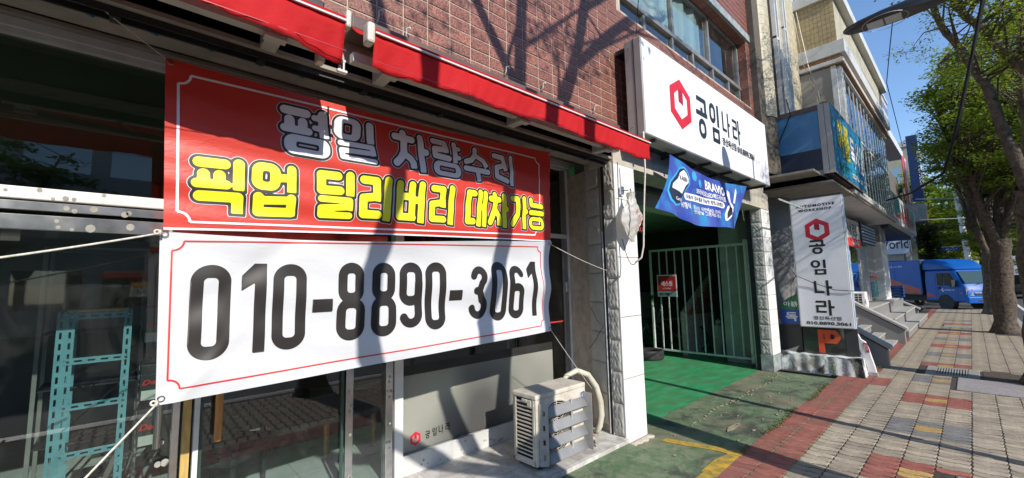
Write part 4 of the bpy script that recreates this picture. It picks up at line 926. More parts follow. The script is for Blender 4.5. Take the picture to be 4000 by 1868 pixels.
def bluemat():
    m, b = base_mat('blue_print', (.05, .12, .46), .4); nt = m.node_tree; L = nt.links; co = coords(nt)
    n = tex(nt, 'Noise', 1.7, 3, co, .5, .6); c = mixc(nt, ramp(nt, n.outputs[0], .35, .7), (.035, .07, .42), (.10, .16, .55))
    n2 = tex(nt, 'Noise', 3.2, 2, co, .4, .3); c = mixc(nt, ramp(nt, n2.outputs[0], .56, .72), c, (.04, .30, .62)); L.new(c, b.inputs['Base Color'])
    t = nt.nodes.new('ShaderNodeBsdfTranslucent'); L.new(c, t.inputs[0]); mx = nt.nodes.new('ShaderNodeMixShader'); mx.inputs[0].default_value = .25
    L.new(b.outputs[0], mx.inputs[1]); L.new(t.outputs[0], mx.inputs[2]); L.new(mx.outputs[0], nt.nodes['Material Output'].inputs[0]); return m
MB().grid(bq, 70, 26).build('cloth', bluemat(), bb, smooth='all')
bob = lambda d: (lambda x, z: (x-5.8, fb(x, z)-2.35-d, z-2.9))
def bprint(nm, body, m, x0, x1, z0, z1, bold=.02, tilt=-.0, d=.006, sh=0):
    vs, fs_ = font_mesh(body, bold, shear=sh)
    f_ = bob(d); return MB().add([f_(x0+(x1-x0)*a, z0+(z1-z0)*b+tilt*(a)) for a, b in vs], fs_).build(nm, m, bb)
def bpoly(nm, pts, m, d=.005):
    v, f = sdf_text([('p', pts)], .012); f_ = bob(d); return MB().add([f_(*p) for p in v], f).build(nm, m, bb)
M['cyan'] = pm('cyan_print', (.06, .42, .72), (.05, .3, .62), 4, .4)
can = [(4.66, 2.80), (4.70, 2.70), (4.80, 2.65), (4.93, 2.67), (5.03, 2.76), (5.14, 2.86), (5.28, 2.96), (5.30, 3.04), (5.24, 3.11), (5.12, 3.145), (5.0, 3.11), (4.88, 3.01), (4.74, 2.91)]
cc = (4.99, 2.9)
bpoly('can_glow', [(cc[0]+(x-cc[0])*1.14, cc[1]+(z-cc[1])*1.12) for x, z in can], M['cyan'], .004)
bpoly('can_dark', can, M['navypanel'], .006)
bpoly('can_white', [(4.74, 2.84), (5.02, 2.80), (5.16, 2.92), (5.27, 2.98), (5.28, 3.04), (5.2, 3.10), (5.11, 3.12), (5.0, 3.07), (4.92, 2.98), (4.78, 2.90)], M['greywhite'], .008)
bprint('print', 'KARIN', M['navy'], 4.97, 5.22, 2.975, 3.03, .02, d=.010); bprint('print', 'CarnU', M['greywhite'], 4.80, 5.0, 2.70, 2.74, .02, d=.009)
bprint('print', 'BRAVIO', M['greywhite'], 5.79, 6.39, 2.97, 3.10, .03, -.04)
bprint('print', '브라비오LED헤드라이트', M['greywhite'], 5.47, 6.40, 2.865, 2.945, .02, -.02, sh=.2)
bpoly('print_band', [(5.11, 2.77), (5.16, 2.745), (6.27, 2.745), (6.33, 2.78), (6.33, 2.815), (6.28, 2.84), (5.17, 2.84), (5.11, 2.82)], M['greywhite'], .005)
bprint('print', '자동차 검사 통과 가능한 합법 LED램프', M['navy'], 5.17, 6.27, 2.762, 2.822, .015, d=.008)
bprint('print', '·H7형식', M['greywhite'], 4.98, 5.26, 2.63, 2.715, .02); bprint('print', '·올뉴K3  ·아반떼AD ·쏘나타\n·싼타페TM ·그랜저IG ·코나', M['greywhite'], 5.32, 6.15, 2.585, 2.70, .012)
bpoly('lamp_print', [(6.25, 2.56), (6.32, 2.57), (6.52, 2.66), (6.62, 2.80), (6.54, 2.86), (6.40, 2.78), (6.28, 2.66)], M['greywhite'], .005)
bpoly('lamp_print', [(6.45, 2.84), (6.53, 2.84), (6.56, 3.02), (6.50, 3.05), (6.47, 2.98)], M['greywhite'], .005); bpoly('lamp_print', [(6.62, 2.86), (6.70, 2.86), (6.85, 3.06), (6.82, 3.12), (6.76, 3.05)], M['greywhite'], .005)
bpoly('lamp_shade', [(6.31, 2.59), (6.48, 2.67), (6.55, 2.77), (6.48, 2.79), (6.36, 2.69)], M['dark'], .007)
bpoly('bokeh', [(5.47+.07*math.cos(a*.785), 3.10+.07*math.sin(a*.785)) for a in range(8)], M['cyan'], .004); bpoly('bokeh', [(5.62+.05*math.cos(a*.785), 3.02+.06*math.sin(a*.785)) for a in range(8)], M['cyan'], .004)
rope('tie_rope', sag((7.05, 2.33, 2.78), (7.9, 2.6, 2.74), .01), .004, 'white cord from the right side of the blue banner to the garage pillar')
rope('hanging_bar', [(4.78, 2.40, 3.30), (7.45, 2.40, 3.27)], .012, 'dark bar under the big sign from which the blue banner hangs', 'cable', 'bar')

# ---------------------------------------------------------------- air conditioner outdoor unit
def acunit():
    t = thing('air_conditioner', 'weathered ivory outdoor air conditioner with grey louvred deflector beside the white pillar', 'air conditioner', (3.09, 2.86, .135))
    W, D, H = .70, .30, .61; x0, y0 = -.37, -.15
    mb_ = MB(); mb_.box(x0, x0+W, y0+.012, y0+D, 0, .03); mb_.box(x0, x0+W, y0+D-.01, y0+D, 0, H-.04)       # base, back
    mb_.box(x0+W-.008, x0+W, y0, y0+D, 0, H-.04)                                                          # far side
    mb_.box(x0, x0+.02, y0, y0+.05, 0, H-.04); mb_.box(x0, x0+.02, y0+D-.02, y0+D, 0, H-.04)
    # front panel with round opening
    fr_ = MB(); cx, cz, rr_ = x0+.27, .285, .235; n = 32
    fx0, fx1, fz0, fz1 = x0, x0+W, 0, H-.04
    vs = [];
    for k in range(n):
        a = 2*math.pi*k/n+math.pi/4; c_, s_ = math.cos(a), math.sin(a)
        vs.append((cx+c_*rr_, y0, cz+s_*rr_))
    for k in range(n):
        a = 2*math.pi*k/n+math.pi/4; c_, s_ = math.cos(a), math.sin(a); q_ = max(abs(c_), abs(s_))
        vs.append((cx+c_/q_*(.265), y0, cz+s_/q_*(.28)))
    fr_.add(vs, [(k, (k+1) % n, n+(k+1) % n, n+k) for k in range(n)])
    fr_.box(cx+.265, fx1, y0-.001, y0+.012, 0, fz1)
    fr_.build('front_panel', M['acwhite'], t, solid=.004); mb_.build('casing', M['acwhite'], t, bevel=.003)
    MB().box(x0-.006, x0+W+.006, y0-.008, y0+D+.005, H-.045, H).build('lid', M['acwhite'], t, bevel=.012)
    MB().box(x0+.03, x0+W-.02, y0+.08, y0+D-.03, .03, H-.05).build('coil', M['black'], t)
    lv = MB().box(-.004, .004, y0+.03, y0+D-.035, -.006, .006).mesh('side_slat', M['acwhite'])
    for k in range(15): link_mesh('side_slat', lv, t, (x0+.004, 0, .045+k*.0345))
    MB().box(x0-.004, x0+.004, y0+.02, y0+.035, .03, H-.05).box(x0-.004, x0+.004, y0+D-.045, y0+D-.03, .03, H-.05).box(x0-.004, x0+.004, y0+.02, y0+D-.03, .0, .04).build('side_frame', M['acwhite'], t)
    MB().box(x0-.012, x0-.002, y0+.10, y0+.17, H-.075, H-.05).box(x0-.010, x0-.002, y0+.05, y0+.10, H-.11, H-.05).build('handle', M['acwhite'], t, bevel=.006)
    gd_ = MB()
    for r_ in np.arange(.03, .235, .0165): gd_.torus((cx, y0-.004, cz), float(r_), .0022, axis=1, n=32, m=4)
    for a in range(8): gd_.bar((cx, y0-.008, cz), (cx+math.cos(a*.785)*.235, y0-.004, cz+math.sin(a*.785)*.235), .005, .004)
    gd_.build('fan_guard', M['acwhite'], t); MB().torus((cx, y0-.003, cz), .238, .007, axis=1, n=36, m=6).build('guard_rim', M['acwhite'], t, smooth='all')
    fb_ = MB().cyl((cx, y0+.03, cz), .05, .04, 1, 16)
    for a in range(3):
        q0 = a*2.094; fb_.add([(cx+math.cos(q0)*.04, y0+.03, cz+math.sin(q0)*.04), (cx+math.cos(q0)*.21, y0+.03, cz+math.sin(q0)*.21), (cx+math.cos(q0+.9)*.21, y0+.06, cz+math.sin(q0+.9)*.21), (cx+math.cos(q0+.9)*.04, y0+.06, cz+math.sin(q0+.9)*.04)], [(0, 1, 2, 3)])
    fb_.build('fan', M['dark'], t)
    # deflector: punched side plate and four curved louvres
    dp = MB(); yd = y0-.012
    # left plate faces the left: in plane x = const
    xl = x0+.085
    pl = MB(); hz = [.075, .20, .325, .45]; zz = [0]+[v for h_ in hz for v in (h_-.022, h_+.022)]+[.53]
    for i in range(0, len(zz)-1, 2): pl.box(xl-.055, xl+.03, yd-.006, yd-.004, zz[i], zz[i+1])
    for h_ in hz: pl.box(xl-.055, xl-.022, yd-.006, yd-.004, h_-.022, h_+.022); pl.box(xl-.002, xl+.03, yd-.006, yd-.004, h_-.022, h_+.022)
    pl.box(xl+.028, xl+.03, yd-.006, yd+.010, 0, .53)
    o = shift(pl, (xl, yd-.005, 0)).build('deflector_plate', M['galv'], t); o.location = (xl-.01, yd-.03, 0); o.rotation_euler = (0, 0, -.62); pr_ = MB(); pr_.box(x0+W-.05, x0+W-.02, yd-.10, yd-.0, 0.0, .53);
    sl_ = MB()
    def lou(u, v):
        return (xl+.03+u*(W-.155), yd-.006-.045*(1-v)**1.5, .005+v*.080)
    me_ = MB().grid(lou, 4, 6).mesh('deflector_louvre', M['deflect'], smooth='all')
    for z in (.0, .133, .266, .40):
        o = link_mesh('deflector_louvre', me_, t, (0, 0, z)); md = o.modifiers.new('s', 'SOLIDIFY'); md.thickness = .003
    MB().box(xl+.03+W-.155, xl+.033+W-.155, yd-.10, yd, 0, .53).build('deflector_end', M['galv'], t)
    MB().box(xl+.36, xl+.385, yd-.02, yd-.012, .0, .5).build('deflector_strut', M['galv'], t)
    MB().box(x0+.05, x0+.12, y0+.02, y0+D-.02, -.04, 0).box(x0+W-.12, x0+W-.05, y0+.02, y0+D-.02, -.04, 0).build('foot', M['black'], t)
    lb = MB().box(x0+.50, x0+.62, y0-.003, y0-.001, .30, .36).box(x0+.5, x0+.62, y0-.003, y0-.001, .12, .17).build('label', M['whitemetal'], t)
    MB().torus((x0+W-.05, y0-.02, .50), .03, .004, axis=1, n=16, m=5).build('blue_tie', M['bluepaint'], t)
acunit()
hs = MB().tube([(3.46, 3.05, .66), (3.52, 3.03, .74), (3.66, 3.0, .78), (3.80, 2.96, .72), (3.90, 2.93, .58), (3.93, 2.9, .42), (3.925, 2.89, .28), (3.90, 2.9, .17), (3.86, 2.92, .10)], [.022, .026, .03, .032, .034, .036, .036, .034, .03], 14).build('pipe_bundle', pm('cream_pipe_wrap', (.62, .60, .50), (.52, .5, .41), 8, .5, dirt=.5, dirtc=(.35, .28, .18), bump=.004, bscale=14), None, smooth='all'); tag(hs, 'taped cream refrigerant pipe curving from the air conditioner to the floor', 'pipe')
rnd = random.Random(6)
for i, (x, y, a, l, lab) in enumerate(((3.62, 2.92, .3, .14, 'broken brown wood offcut lying flat behind the air conditioner'), (3.56, 2.82, 1.9, .20, 'long broken wood stick leaning by the air conditioner foot'), (3.68, 2.86, .1, .12, 'short broken wood block beside the pipe bundle'), (3.70, 3.0, 1.0, .09, 'curled dry brown scrap against the stone pillar'))):
    mb_ = MB(); mb_.prism([(-l/2, -.015, 0), (l/2, -.02, 0), (l/2+.02, .01, 0), (-l/2, .018, 0)], (0, .004, .025)); o = mb_.build('wood_scrap', M['brokenwood'], None, loc=(x, y, .096+i*.004)); o.rotation_euler = (0, .1*i, a); tag(o, lab, 'wood', 'broken wood behind the air conditioner')
o = MB().tube([(3.50, 2.70, .19), (3.54, 2.70, .17), (3.57, 2.70, .12), (3.55, 2.70, .10)], .014, 10).build('drain_pipe', M['galv'], None, smooth='all'); tag(o, 'short grey drain pipe bent to the floor at the right foot of the air conditioner', 'pipe')
rope('wire', [(3.93, 2.98, 1.45), (3.94, 2.9, 1.3), (3.945, 2.83, 1.24), (3.9, 2.9, 1.1), (3.93, 3.02, .98)], .003, 'thin wire dangling on the stone face of the pillar', 'cable', 'cable')

# ---------------------------------------------------------------- gate and what stands in the garage
gt = thing('metal_gate', 'pale green barred steel gate standing open inside the garage', 'gate', (9.2, 4.1, .05))
def gx(mb_): return shift(mb_, (9.2, 4.1, .05))
gx(MB().box(9.175, 9.215, 3.05, 5.17, 2.40, 2.45)).build('top_rail', M['gatepaint'], gt, bevel=.003)
gx(MB().box(9.175, 9.215, 3.02, 5.17, .12, .16)).build('bottom_rail', M['gatepaint'], gt, bevel=.003)
gx(MB().box(9.17, 9.22, 5.13, 5.17, .16, 2.40)).build('end_post', M['gatepaint'], gt, bevel=.003); gx(MB().box(9.17, 9.22, 3.03, 3.08, .06, 2.52)).build('hinge_post', M['whitepaint'], gt, bevel=.003)
barm = MB().box(-.011, .011, -.011, .011, 0, 2.24).mesh('bar', M['gatepaint'])
for k in range(10): link_mesh('bar', barm, gt, (-.005, 3.22+k*.190-4.1, .11))
jm = MB().box(-.013, .013, -.013, .013, -.012, .012).mesh('weld', M['galv'])
for k in range(10): link_mesh('weld', jm, gt, (-.005, 3.22+k*.190-4.1, .95+.03*(k % 3)))
gx(MB().box(9.14, 9.17, 5.10, 5.16, 1.28, 1.38)).build('padlock', M['steel'], gt, bevel=.005)
gp = thing('gate_post', 'white steel post holding the gate at the right garage pillar', 'post', (9.10, 2.95, 0))
MB().box(-.03, .03, -.03, .03, 0, 2.5).build('post', M['whitepaint'], gp, bevel=.004); MB().box(.0, .07, -.01, .1, 2.28, 2.30).box(.0, .07, -.01, .1, 2.25, 2.26).box(0, .07, -.01, .1, .18, .20).box(.0, .07, -.01, .1, .23, .24).box(-.045, -.03, -.02, .02, 2.0, 2.25).build('hinge', M['whitepaint'], gp)
st = thing('warning_sign', 'red and white security sign wired to the gate bars', 'sign', (9.14, 4.74, 1.35))
MB().box(-.004, .004, -.235, .235, 0, .50).build('board', M['whitepaint'], st); MB().box(-.007, -.0045, -.215, .215, .12, .475).build('red_panel', pm('sign_red', (.50, .03, .03), None, 4, .4), st); MB().box(-.007, -.0045, -.215, .215, .01, .11).build('blue_panel', pm('pale_blue', (.22, .36, .40), None, 4, .4), st)
ux, uz = (0, -1, 0), (0, 0, 1)
text('lettering', '에스원', M['greywhite'], st, (-.008, .135, .24), ux, uz, .27, .12, .03, .001); text('lettering', 'CCTV작동중', M['greywhite'], st, (-.008, .10, .17), ux, uz, .2, .035, .01, .001); text('lettering', 'SECOM', M['navy'], st, (-.008, .19, .03), ux, uz, .24, .06, .03, .001); text('lettering', '세콤에스원', M['greywhite'], st, (-.008, -.06, .455), ux, uz, .14, .014, .0, .001)
ty = thing('tyre', 'worn black car tyre lying flat on the green garage floor', 'tyre', (8.62, 5.0, .002))
mbt = MB(); prof = [(.20, .02), (.235, .0), (.30, .0), (.325, .03), (.327, .06), (.320, .066), (.327, .072), (.327, .10), (.320, .106), (.327, .112), (.327, .14), (.320, .146), (.325, .152), (.325, .17), (.30, .20), (.235, .20), (.20, .18), (.205, .10)]
n = 40; vs = [(r_*math.cos(6.2832*k/n), r_*math.sin(6.2832*k/n), z_) for k in range(n) for r_, z_ in prof]; p_ = len(prof)
mbt.add(vs, [(k*p_+i, ((k+1) % n)*p_+i, ((k+1) % n)*p_+(i+1) % p_, k*p_+(i+1) % p_) for k in range(n) for i in range(p_)]); mbt.build('rubber', M['black'], ty, smooth=True)
gcy = thing('gas_cylinder', 'pale green gas cylinder standing behind the gate', 'gas cylinder', (9.95, 3.98, .0))
cyp = [(0, 0.0), (.10, .0), (.115, .03), (.115, .62), (.10, .68), (.05, .72), (.03, .73)]
MB().tube([(0, 0, z_) for r_, z_ in cyp], [max(.001, r_) for r_, z_ in cyp], 24).build('body', M['greenwall'], gcy, smooth=True); MB().cyl((0, 0, .73), .06, .06, 2, 16).cyl((0, 0, .73), .02, .1, 2, 10).build('valve_guard', M['galv'], gcy)
bi = thing('bicycle', 'old bicycle leaning in the shade behind the gate bars', 'bicycle', (10.2, 5.2, 0), rz=math.pi/2+.15)
for x in (-.5, .5):
    w_ = MB().torus((x, 0, .32), .31, .016, axis=1, n=32, m=6); w_.build('tyre', M['black'], bi, smooth='all')
    s_ = MB().torus((x, 0, .32), .29, .006, axis=1, n=28, m=5)
    for a in range(12): s_.bar((x, 0, .32), (x+.29*math.cos(a*.5236), 0, .32+.29*math.sin(a*.5236)), .003)
    s_.build('rim', M['steel'], bi)
MB().tube([(-.5, 0, .32), (-.1, 0, .30), (.32, 0, .72), (-.2, 0, .76), (-.1, 0, .30)], .013, 6).tube([(-.5, 0, .32), (-.2, 0, .76), (-.23, 0, .88)], .011, 6).tube([(.5, 0, .32), (.3, 0, .92)], .013, 6).build('frame', M['galv'], bi)
MB().box(-.34, -.12, -.05, .05, .88, .92).build('saddle', M['black'], bi, bevel=.015); MB().tube([(.2, -.25, .98), (.3, 0, .94), (.2, .25, .98)], .011, 6).build('handlebar', M['steel'], bi)
mo = thing('motorcycle', 'dark motorcycle under a bluish plastic sheet behind the gate', 'motorcycle', (9.9, 6.2, 0), rz=math.pi/2)
for x in (-.6, .6): MB().torus((x, 0, .28), .23, .055, axis=1, n=28, m=8).build('tyre', M['black'], mo, smooth='all')
MB().tube([(-.6, 0, .28), (-.45, 0, .65), (.1, 0, .55), (.45, 0, .85), (.6, 0, .28)], [.03, .09, .13, .08, .03], 10).build('body', pm('moto_dark', (.04, .05, .06), None, 5, .35), mo, smooth='all'); MB().box(-.55, .0, -.12, .12, .66, .76).build('seat', M['black'], mo, bevel=.04)
MB().tube([(.3, -.33, 1.02), (.42, 0, .95), (.3, .33, 1.02)], .014, 6).build('handlebar', M['dark'], mo)
MB().grid(lambda u, v: (-.1+u*.75, -.3+.6*v, .92+.16*math.sin(v*3.14)+.03*math.sin(u*12+v*9)), 12, 10).build('sheet', pm('bluish_sheet', (.16, .20, .24), (.10, .13, .17), 6, .3), mo, smooth='all')
bx_ = MB().box(9.5, 9.9, 6.6, 7.0, 0, .5).build('storage_box', M['dark'], None, bevel=.01); tag(bx_, 'dark storage box against the low wall at the back of the garage', 'box')
gb = MB(); gb.box(0, 2.0, -.018, .018, -.002, 0)
gbz = thing('slotted_bar', 'pale green slotted steel bar stretched from the big sign to the pole sign', 'steel bar', (7.9, 2.05, 3.02))
mbb = MB();
for k in range(22): mbb.box(k*.07, k*.07+.035, -.006, .006, -.0, .03)
mbb.box(0, 1.54, -.006, .006, 0, .009).box(0, 1.54, -.006, .006, .021, .03); o = mbb.build('bar', M['gatepaint'], gbz); o.rotation_euler = (0, -.0, .0)

def stained():
    m, b = base_mat('stained_whitewash', (.5, .5, .5), .8); nt = m.node_tree; L = nt.links
    a = tex(nt, 'Noise', 3.4, 9, coords(nt, (1, 1, .55)), .62, .5); d = tex(nt, 'Noise', 14, 6, coords(nt), .7); e = tex(nt, 'Noise', 2.1, 6, coords(nt, (1, 1, .8)), .6)
    c = mixc(nt, ramp(nt, d.outputs[0], .35, .65), (.46, .49, .48), (.68, .70, .68)); c = mixc(nt, ramp(nt, a.outputs[0], .50, .60), c, (.045, .045, .04)); c = mixc(nt, ramp(nt, e.outputs[0], .55, .66), c, (.26, .24, .20))
    L.new(c, b.inputs['Base Color']); bp = nt.nodes.new('ShaderNodeBump'); bp.inputs['Distance'].default_value = .012; L.new(a.outputs[0], bp.inputs['Height']); L.new(bp.outputs[0], b.inputs['Normal']); return m
# ---------------------------------------------------------------- concrete plinth, P panel, pole sign, bollard
pb = thing('plinth', 'stained concrete plinth under the pole sign', 'plinth', (9.5, 2.0, 0))
bm2 = bmesh.new(); mbp = MB(); rr2 = random.Random(12)
def plf(u, v): return None
L0, L1 = 1.37, 2.60
def pl_side(u, v):
    y = L0+(L1-L0)*u; j = .010*math.sin(y*31)+.008*math.sin(y*17+v*9)+.006*math.sin(v*23+y*47)
    return (9.30+.03*v+j+(.05*max(0, (1-u*9))*v), y+(.04*max(0, 1-u*12)*v), .305*v+.006*math.sin(y*23)*v)
mbp.grid(pl_side, 40, 8)
mbp.grid(lambda u, v: (9.33+.55*v+.01*math.sin(u*20), L0+.03+(L1-L0-.03)*u, .305+.006*math.sin((L0+(L1-L0)*u)*23)), 40, 3)
mbp.grid(lambda u, v: (9.31+.57*u+.03*v*(1-u), L0+.012*math.sin(u*21)+.035*v, .305*v), 10, 4)
shift(mbp, (9.5, 2.0, 0)).build('block', stained(), pb, smooth=50)
pp = thing('parking_sign', 'polished black granite panel with a large orange P and a black arrow', 'sign', (9.56, 1.87, .30))
ps = lambda mb_: shift(mb_, (9.56, 1.87, .30))
ps(MB().box(9.56, 9.62, 1.64, 2.27, .31, .795)).build('panel', M['mirror'], pp); ps(MB().box(9.56, 9.62, 1.45, 1.635, .31, .81)).build('side_panel', pm('dull_dark_granite', (.05, .05, .05), None, 30, .35), pp); ps(MB().box(9.62, 9.70, 1.46, 2.27, .3, .78)).build('back', M['dark'], pp)
px_ = lambda a, b: (-.006, 1.87-a-1.87, b-.30)
def on_x(name, strokes, m, par, x, y0, z0, cell=.006, d=0): # drawn with u running towards the street (-y)
    v, f = sdf_text(strokes, cell); return MB().add([(x-d, y0-a, z0+b) for a, b in v], f).build(name, m, par)
PL = [('s', .085, 2, [(.045, 0), (.045, .42)]), ('s', .075, 0, [(.06, .382), (.26, .382)]), ('s', .075, 0, [(.06, .215), (.26, .215)]), ('o', (.10, .335, .178, .42), (.085, .073), .12)]
orange = pm('orange_red_acrylic', (.66, .09, .03), None, 4, .35)
v, f = sdf_text(PL, .006); P3 = MB().add([(0, -a, b) for a, b in v], f); o = P3.build('letter_p', orange, pp, solid=.018); o.location = (-.016, 2.035-1.87, .335-.30)
v, f = sdf_text([('s', .022, 0, [(.02, .10), (.20, .10)]), ('s', .026, 0, [(.02, .10), (.08, .165)]), ('s', .026, 0, [(.02, .10), (.08, .035)])], .005); o = MB().add([(0, -a, b) for a, b in v], f).build('arrow', M['blackink'], pp, solid=.012); o.location = (-.014, 1.83-1.87, .31-.30)
po = thing('pole_sign', 'upright white lightbox reading AUTOMOTIVE WORKSHOP with red nut logo on the plinth', 'sign', (9.45, 1.87, .80))
os_ = (9.45, 1.87, .80)
sgm = lambda mb_: shift(mb_, os_)
sgm(MB().box(9.455, 9.63, 1.465, 2.275, .80, 3.25)).build('case', M['whitemetal'], po, bevel=.006); sgm(MB().box(9.449, 9.4545, 1.485, 2.255, .815, 3.20)).build('face', M['signwhite'], po)
sgm(MB().box(9.452, 9.632, 1.463, 2.278, 3.215, 3.255)).build('top_trim', M['dark'], po); sgm(MB().box(9.50, 9.58, 1.452, 1.464, .8, 3.2)).build('side_strip', pm('blue_tape', (.2, .35, .6), (.6, .65, .7), 3, .4), po)
u_, v_ = (0, -1, 0), (0, 0, 1)
def pt(body, y, z, w_, h_, bold=.035, sp=1.0, m='blackink'): return text('lettering', body, M[m], po, (-.0025, y-1.87, z-.80), u_, v_, w_, h_, bold, .0015, spacing=sp)
pt('AUTOMOTIVE', 2.17, 3.045, .60, .052, .05, 1.35); pt('WORKSHOP', 2.14, 2.965, .52, .052, .05, 1.35)
fp = lambda a, b, t=.001: (-.0025-t, -a, b)
logo(po, fp, .0, 1.80, .185, .22, M['signwhite'], t=.0008)
for G, zc in ((GONG, 2.16), (IM, 1.775), (NA, 1.39), (RA, 1.03)):
    on_surface('letter', scaled(G, -.15+(.02 if G in (NA, RA) else 0), zc-.80, .34, .27), .007, M['blackink'], po, lambda a, b: fp(a, b, .001))
pt('경산옥산점', 2.06, .925+.015, .42, .07, .02); pt('010.8890.3061', 2.17, .85, .66, .062, .03)
rope('black_wire', [(9.3, 2.62, 2.47), (9.34, 2.42, 2.05), (9.40, 2.26, 1.76), (9.425, 2.0, 1.62), (9.43, 1.7, 1.49), (9.43, 1.47, 1.47), (9.44, 1.40, 1.47)], .006, 'black wire crossing the front of the pole sign', 'cable', 'cable')
rope('black_wire', [(9.40, 2.26, 1.76), (9.42, 2.36, 1.6), (9.43, 2.38, 1.35), (9.45, 2.3, 1.1), (9.5, 2.24, 1.0)], .005, 'black wire loop hanging at the left edge of the pole sign', 'cable', 'cable')
rs = thing('round_top_sign', 'green and blue round topped sign half hidden behind the pole sign', 'sign', (9.66, 2.45, .80))
pts = [(0, .22, 0), (0, -.22, 0), (0, -.22, .62)]+[(0, -.22+.44*(1-math.cos(t))/1.0*.5*2*.5, .44+.20*math.sin(t)) for t in ()]
arch = [(0, .20, 0), (0, -.20, 0), (0, -.20, .60)]+[(0, -.20+.40*k/8, .60-.22*(k/8)**2.2) for k in range(1, 9)]
MB().prism(arch, (.06, 0, 0)).build('body', M['brownpanel'], rs)
a2 = [(-.002, .185, .31), (-.002, -.185, .31), (-.002, -.185, .58)]+[(-.002, -.185+.37*k/8, .58-.21*(k/8)**2.2) for k in range(1, 9)]
MB().add(a2, [tuple(range(len(a2)))]).build('green_panel', pm('sign_green', (.02, .24, .09), None, 4, .4), rs); MB().add([(-.002, .185, .02), (-.002, -.185, .02), (-.002, -.185, .305), (-.002, .185, .305)], [(0, 1, 2, 3)]).build('blue_panel', pm('sign_blue', (.02, .09, .42), None, 4, .4), rs)
text('lettering', '아름', M['greywhite'], rs, (-.004, .13, .36), u_, v_, .24, .10, .03, .001); text('lettering', '독', M['greywhite'], rs, (-.004, .11, .08), u_, v_, .20, .17, .03, .001)
bkx = MB().box(9.62, 9.95, 2.30, 2.72, .31, .80).build('black_box', M['dark'], None, bevel=.01); tag(bkx, 'black box on the plinth under the round topped sign', 'box')
o = MB().prism([(9.58, 2.6, .31), (9.60, 2.42, .31), (9.62, 2.36, .42)], (.2, .02, 0)).build('cardboard', M['beige'], None); tag(o, 'crumpled cardboard flap in front of the black box', 'cardboard')
bo = thing('banner_stand', 'white plastic stand with a red notice leaning against the pole sign', 'stand', (9.58, 1.30, 0))
pr = [(.05, .0), (-.05, .0), (-.055, .10), (-.045, .42), (-.03, .52), (.02, .56), (.05, .70), (.05, .76), (.10, .76), (.115, .55), (.085, .3)]
MB().prism([(0, y_+z_*.17, z_+.06) for y_, z_ in pr], (.05, 0, 0)).build('body', M['whitepaint'], bo, bevel=.012); MB().prism([(-.005, y_, z_) for y_, z_ in ((.055, 0), (-.062, 0), (-.062, .07), (.055, .07))], (.07, 0, 0)).build('foot', M['galv'], bo, bevel=.005)
MB().add([(-.004, -.028+.16*.42+.02, .40), (-.004, -.028+.02+.02, .40), (-.004, -.02+.06, .56), (-.004, .04+.06, .56)], [(0, 1, 2, 3)]).build('notice', pm('notice_red', (.66, .03, .03), None, 5, .4), bo)
text('lettering', '불법\n주차', M['greywhite'], bo, (-.006, .085, .42), u_, v_, .05, .12, .0, .001)
def weed(x, y, h, n, s, label):
    r_ = random.Random(s); mb_ = MB()
    t = thing('weed', label, 'weed', (x, y, 0)); stt = MB()
    for k in range(3):
        a = r_.uniform(0, 6.28); stt.tube([(0, 0, 0), (.02*math.cos(a), .02*math.sin(a), h*.5), (.05*math.cos(a), .05*math.sin(a), h*r_.uniform(.7, 1))], .003, 5)
    for k in range(n):
        a = r_.uniform(0, 6.28); z = r_.uniform(.1, 1)*h; l = r_.uniform(.03, .06); rr3 = .04*z/h
        p = Vector((rr3*math.cos(a*3), rr3*math.sin(a*3), z)); d = Vector((math.cos(a), math.sin(a), .25)); sd2 = Vector((-math.sin(a), math.cos(a), 0))*l*.28
        mb_.add([p, p+d*l*.5+sd2, p+d*l, p+d*l*.5-sd2], [(0, 1, 2, 3)])
    stt.build('stem', M['weed'], t); mb_.build('leaves', M['weed'], t)
def leafmat(name, c0, c1, trans=.45):
    m = bpy.data.materials.new(name); m.use_nodes = True; nt = m.node_tree; L = nt.links; b = nt.nodes['Principled BSDF']; b.inputs['Roughness'].default_value = .55
    n = tex(nt, 'Noise', 1.3, 4, coords(nt)); oi = tex(nt, 'Noise', 30, 2, coords(nt))
    c = mixc(nt, ramp(nt, n.outputs[0], .35, .65), c0, c1); c = mixc(nt, ramp(nt, oi.outputs[0], .3, .7, (0, 0, 0), (.5, .5, .5)), c, tuple(x*.6 for x in c0)); L.new(c, b.inputs['Base Color'])
    t = nt.nodes.new('ShaderNodeBsdfTranslucent'); c2 = mixc(nt, .5, c, (.32, .42, .03)); L.new(c2, t.inputs[0]); mx = nt.nodes.new('ShaderNodeMixShader'); mx.inputs[0].default_value = trans
    L.new(b.outputs[0], mx.inputs[1]); L.new(t.outputs[0], mx.inputs[2]); L.new(mx.outputs[0], nt.nodes['Material Output'].inputs[0]); return m
M['weed'] = leafmat('weed_leaf', (.10, .22, .04), (.16, .27, .05))
weed(9.20, 1.78, .26, 40, 1, 'small green weed growing at the foot of the stained plinth')
weed(10.0, 1.38, .09, 18, 2, 'tiny weed between the leaning white stand and the stair')
weed(10.35, 1.30, .05, 12, 3, 'tiny sprig of weed on the red pavers by the stair parapet')
M['moss'] = leafmat('moss', (.10, .14, .03), (.16, .16, .05), .1)
ms = MB(); rnd = random.Random(21)
for k in range(1500):
    x = rnd.uniform(4.6, 9.0); y = 1.725+rnd.gauss(0, .018)+.02*math.sin(x*4); s_ = rnd.uniform(.006, .02); a = rnd.uniform(0, 6.28);
    if math.sin(x*7)+math.sin(x*3.3+1) < -.5: continue
    ms.add([(x, y, 0), (x+s_*math.cos(a), y+s_*math.sin(a), s_*.9), (x+s_*math.cos(a+1), y+s_*math.sin(a+1), s_*.5)], [(0, 1, 2)])
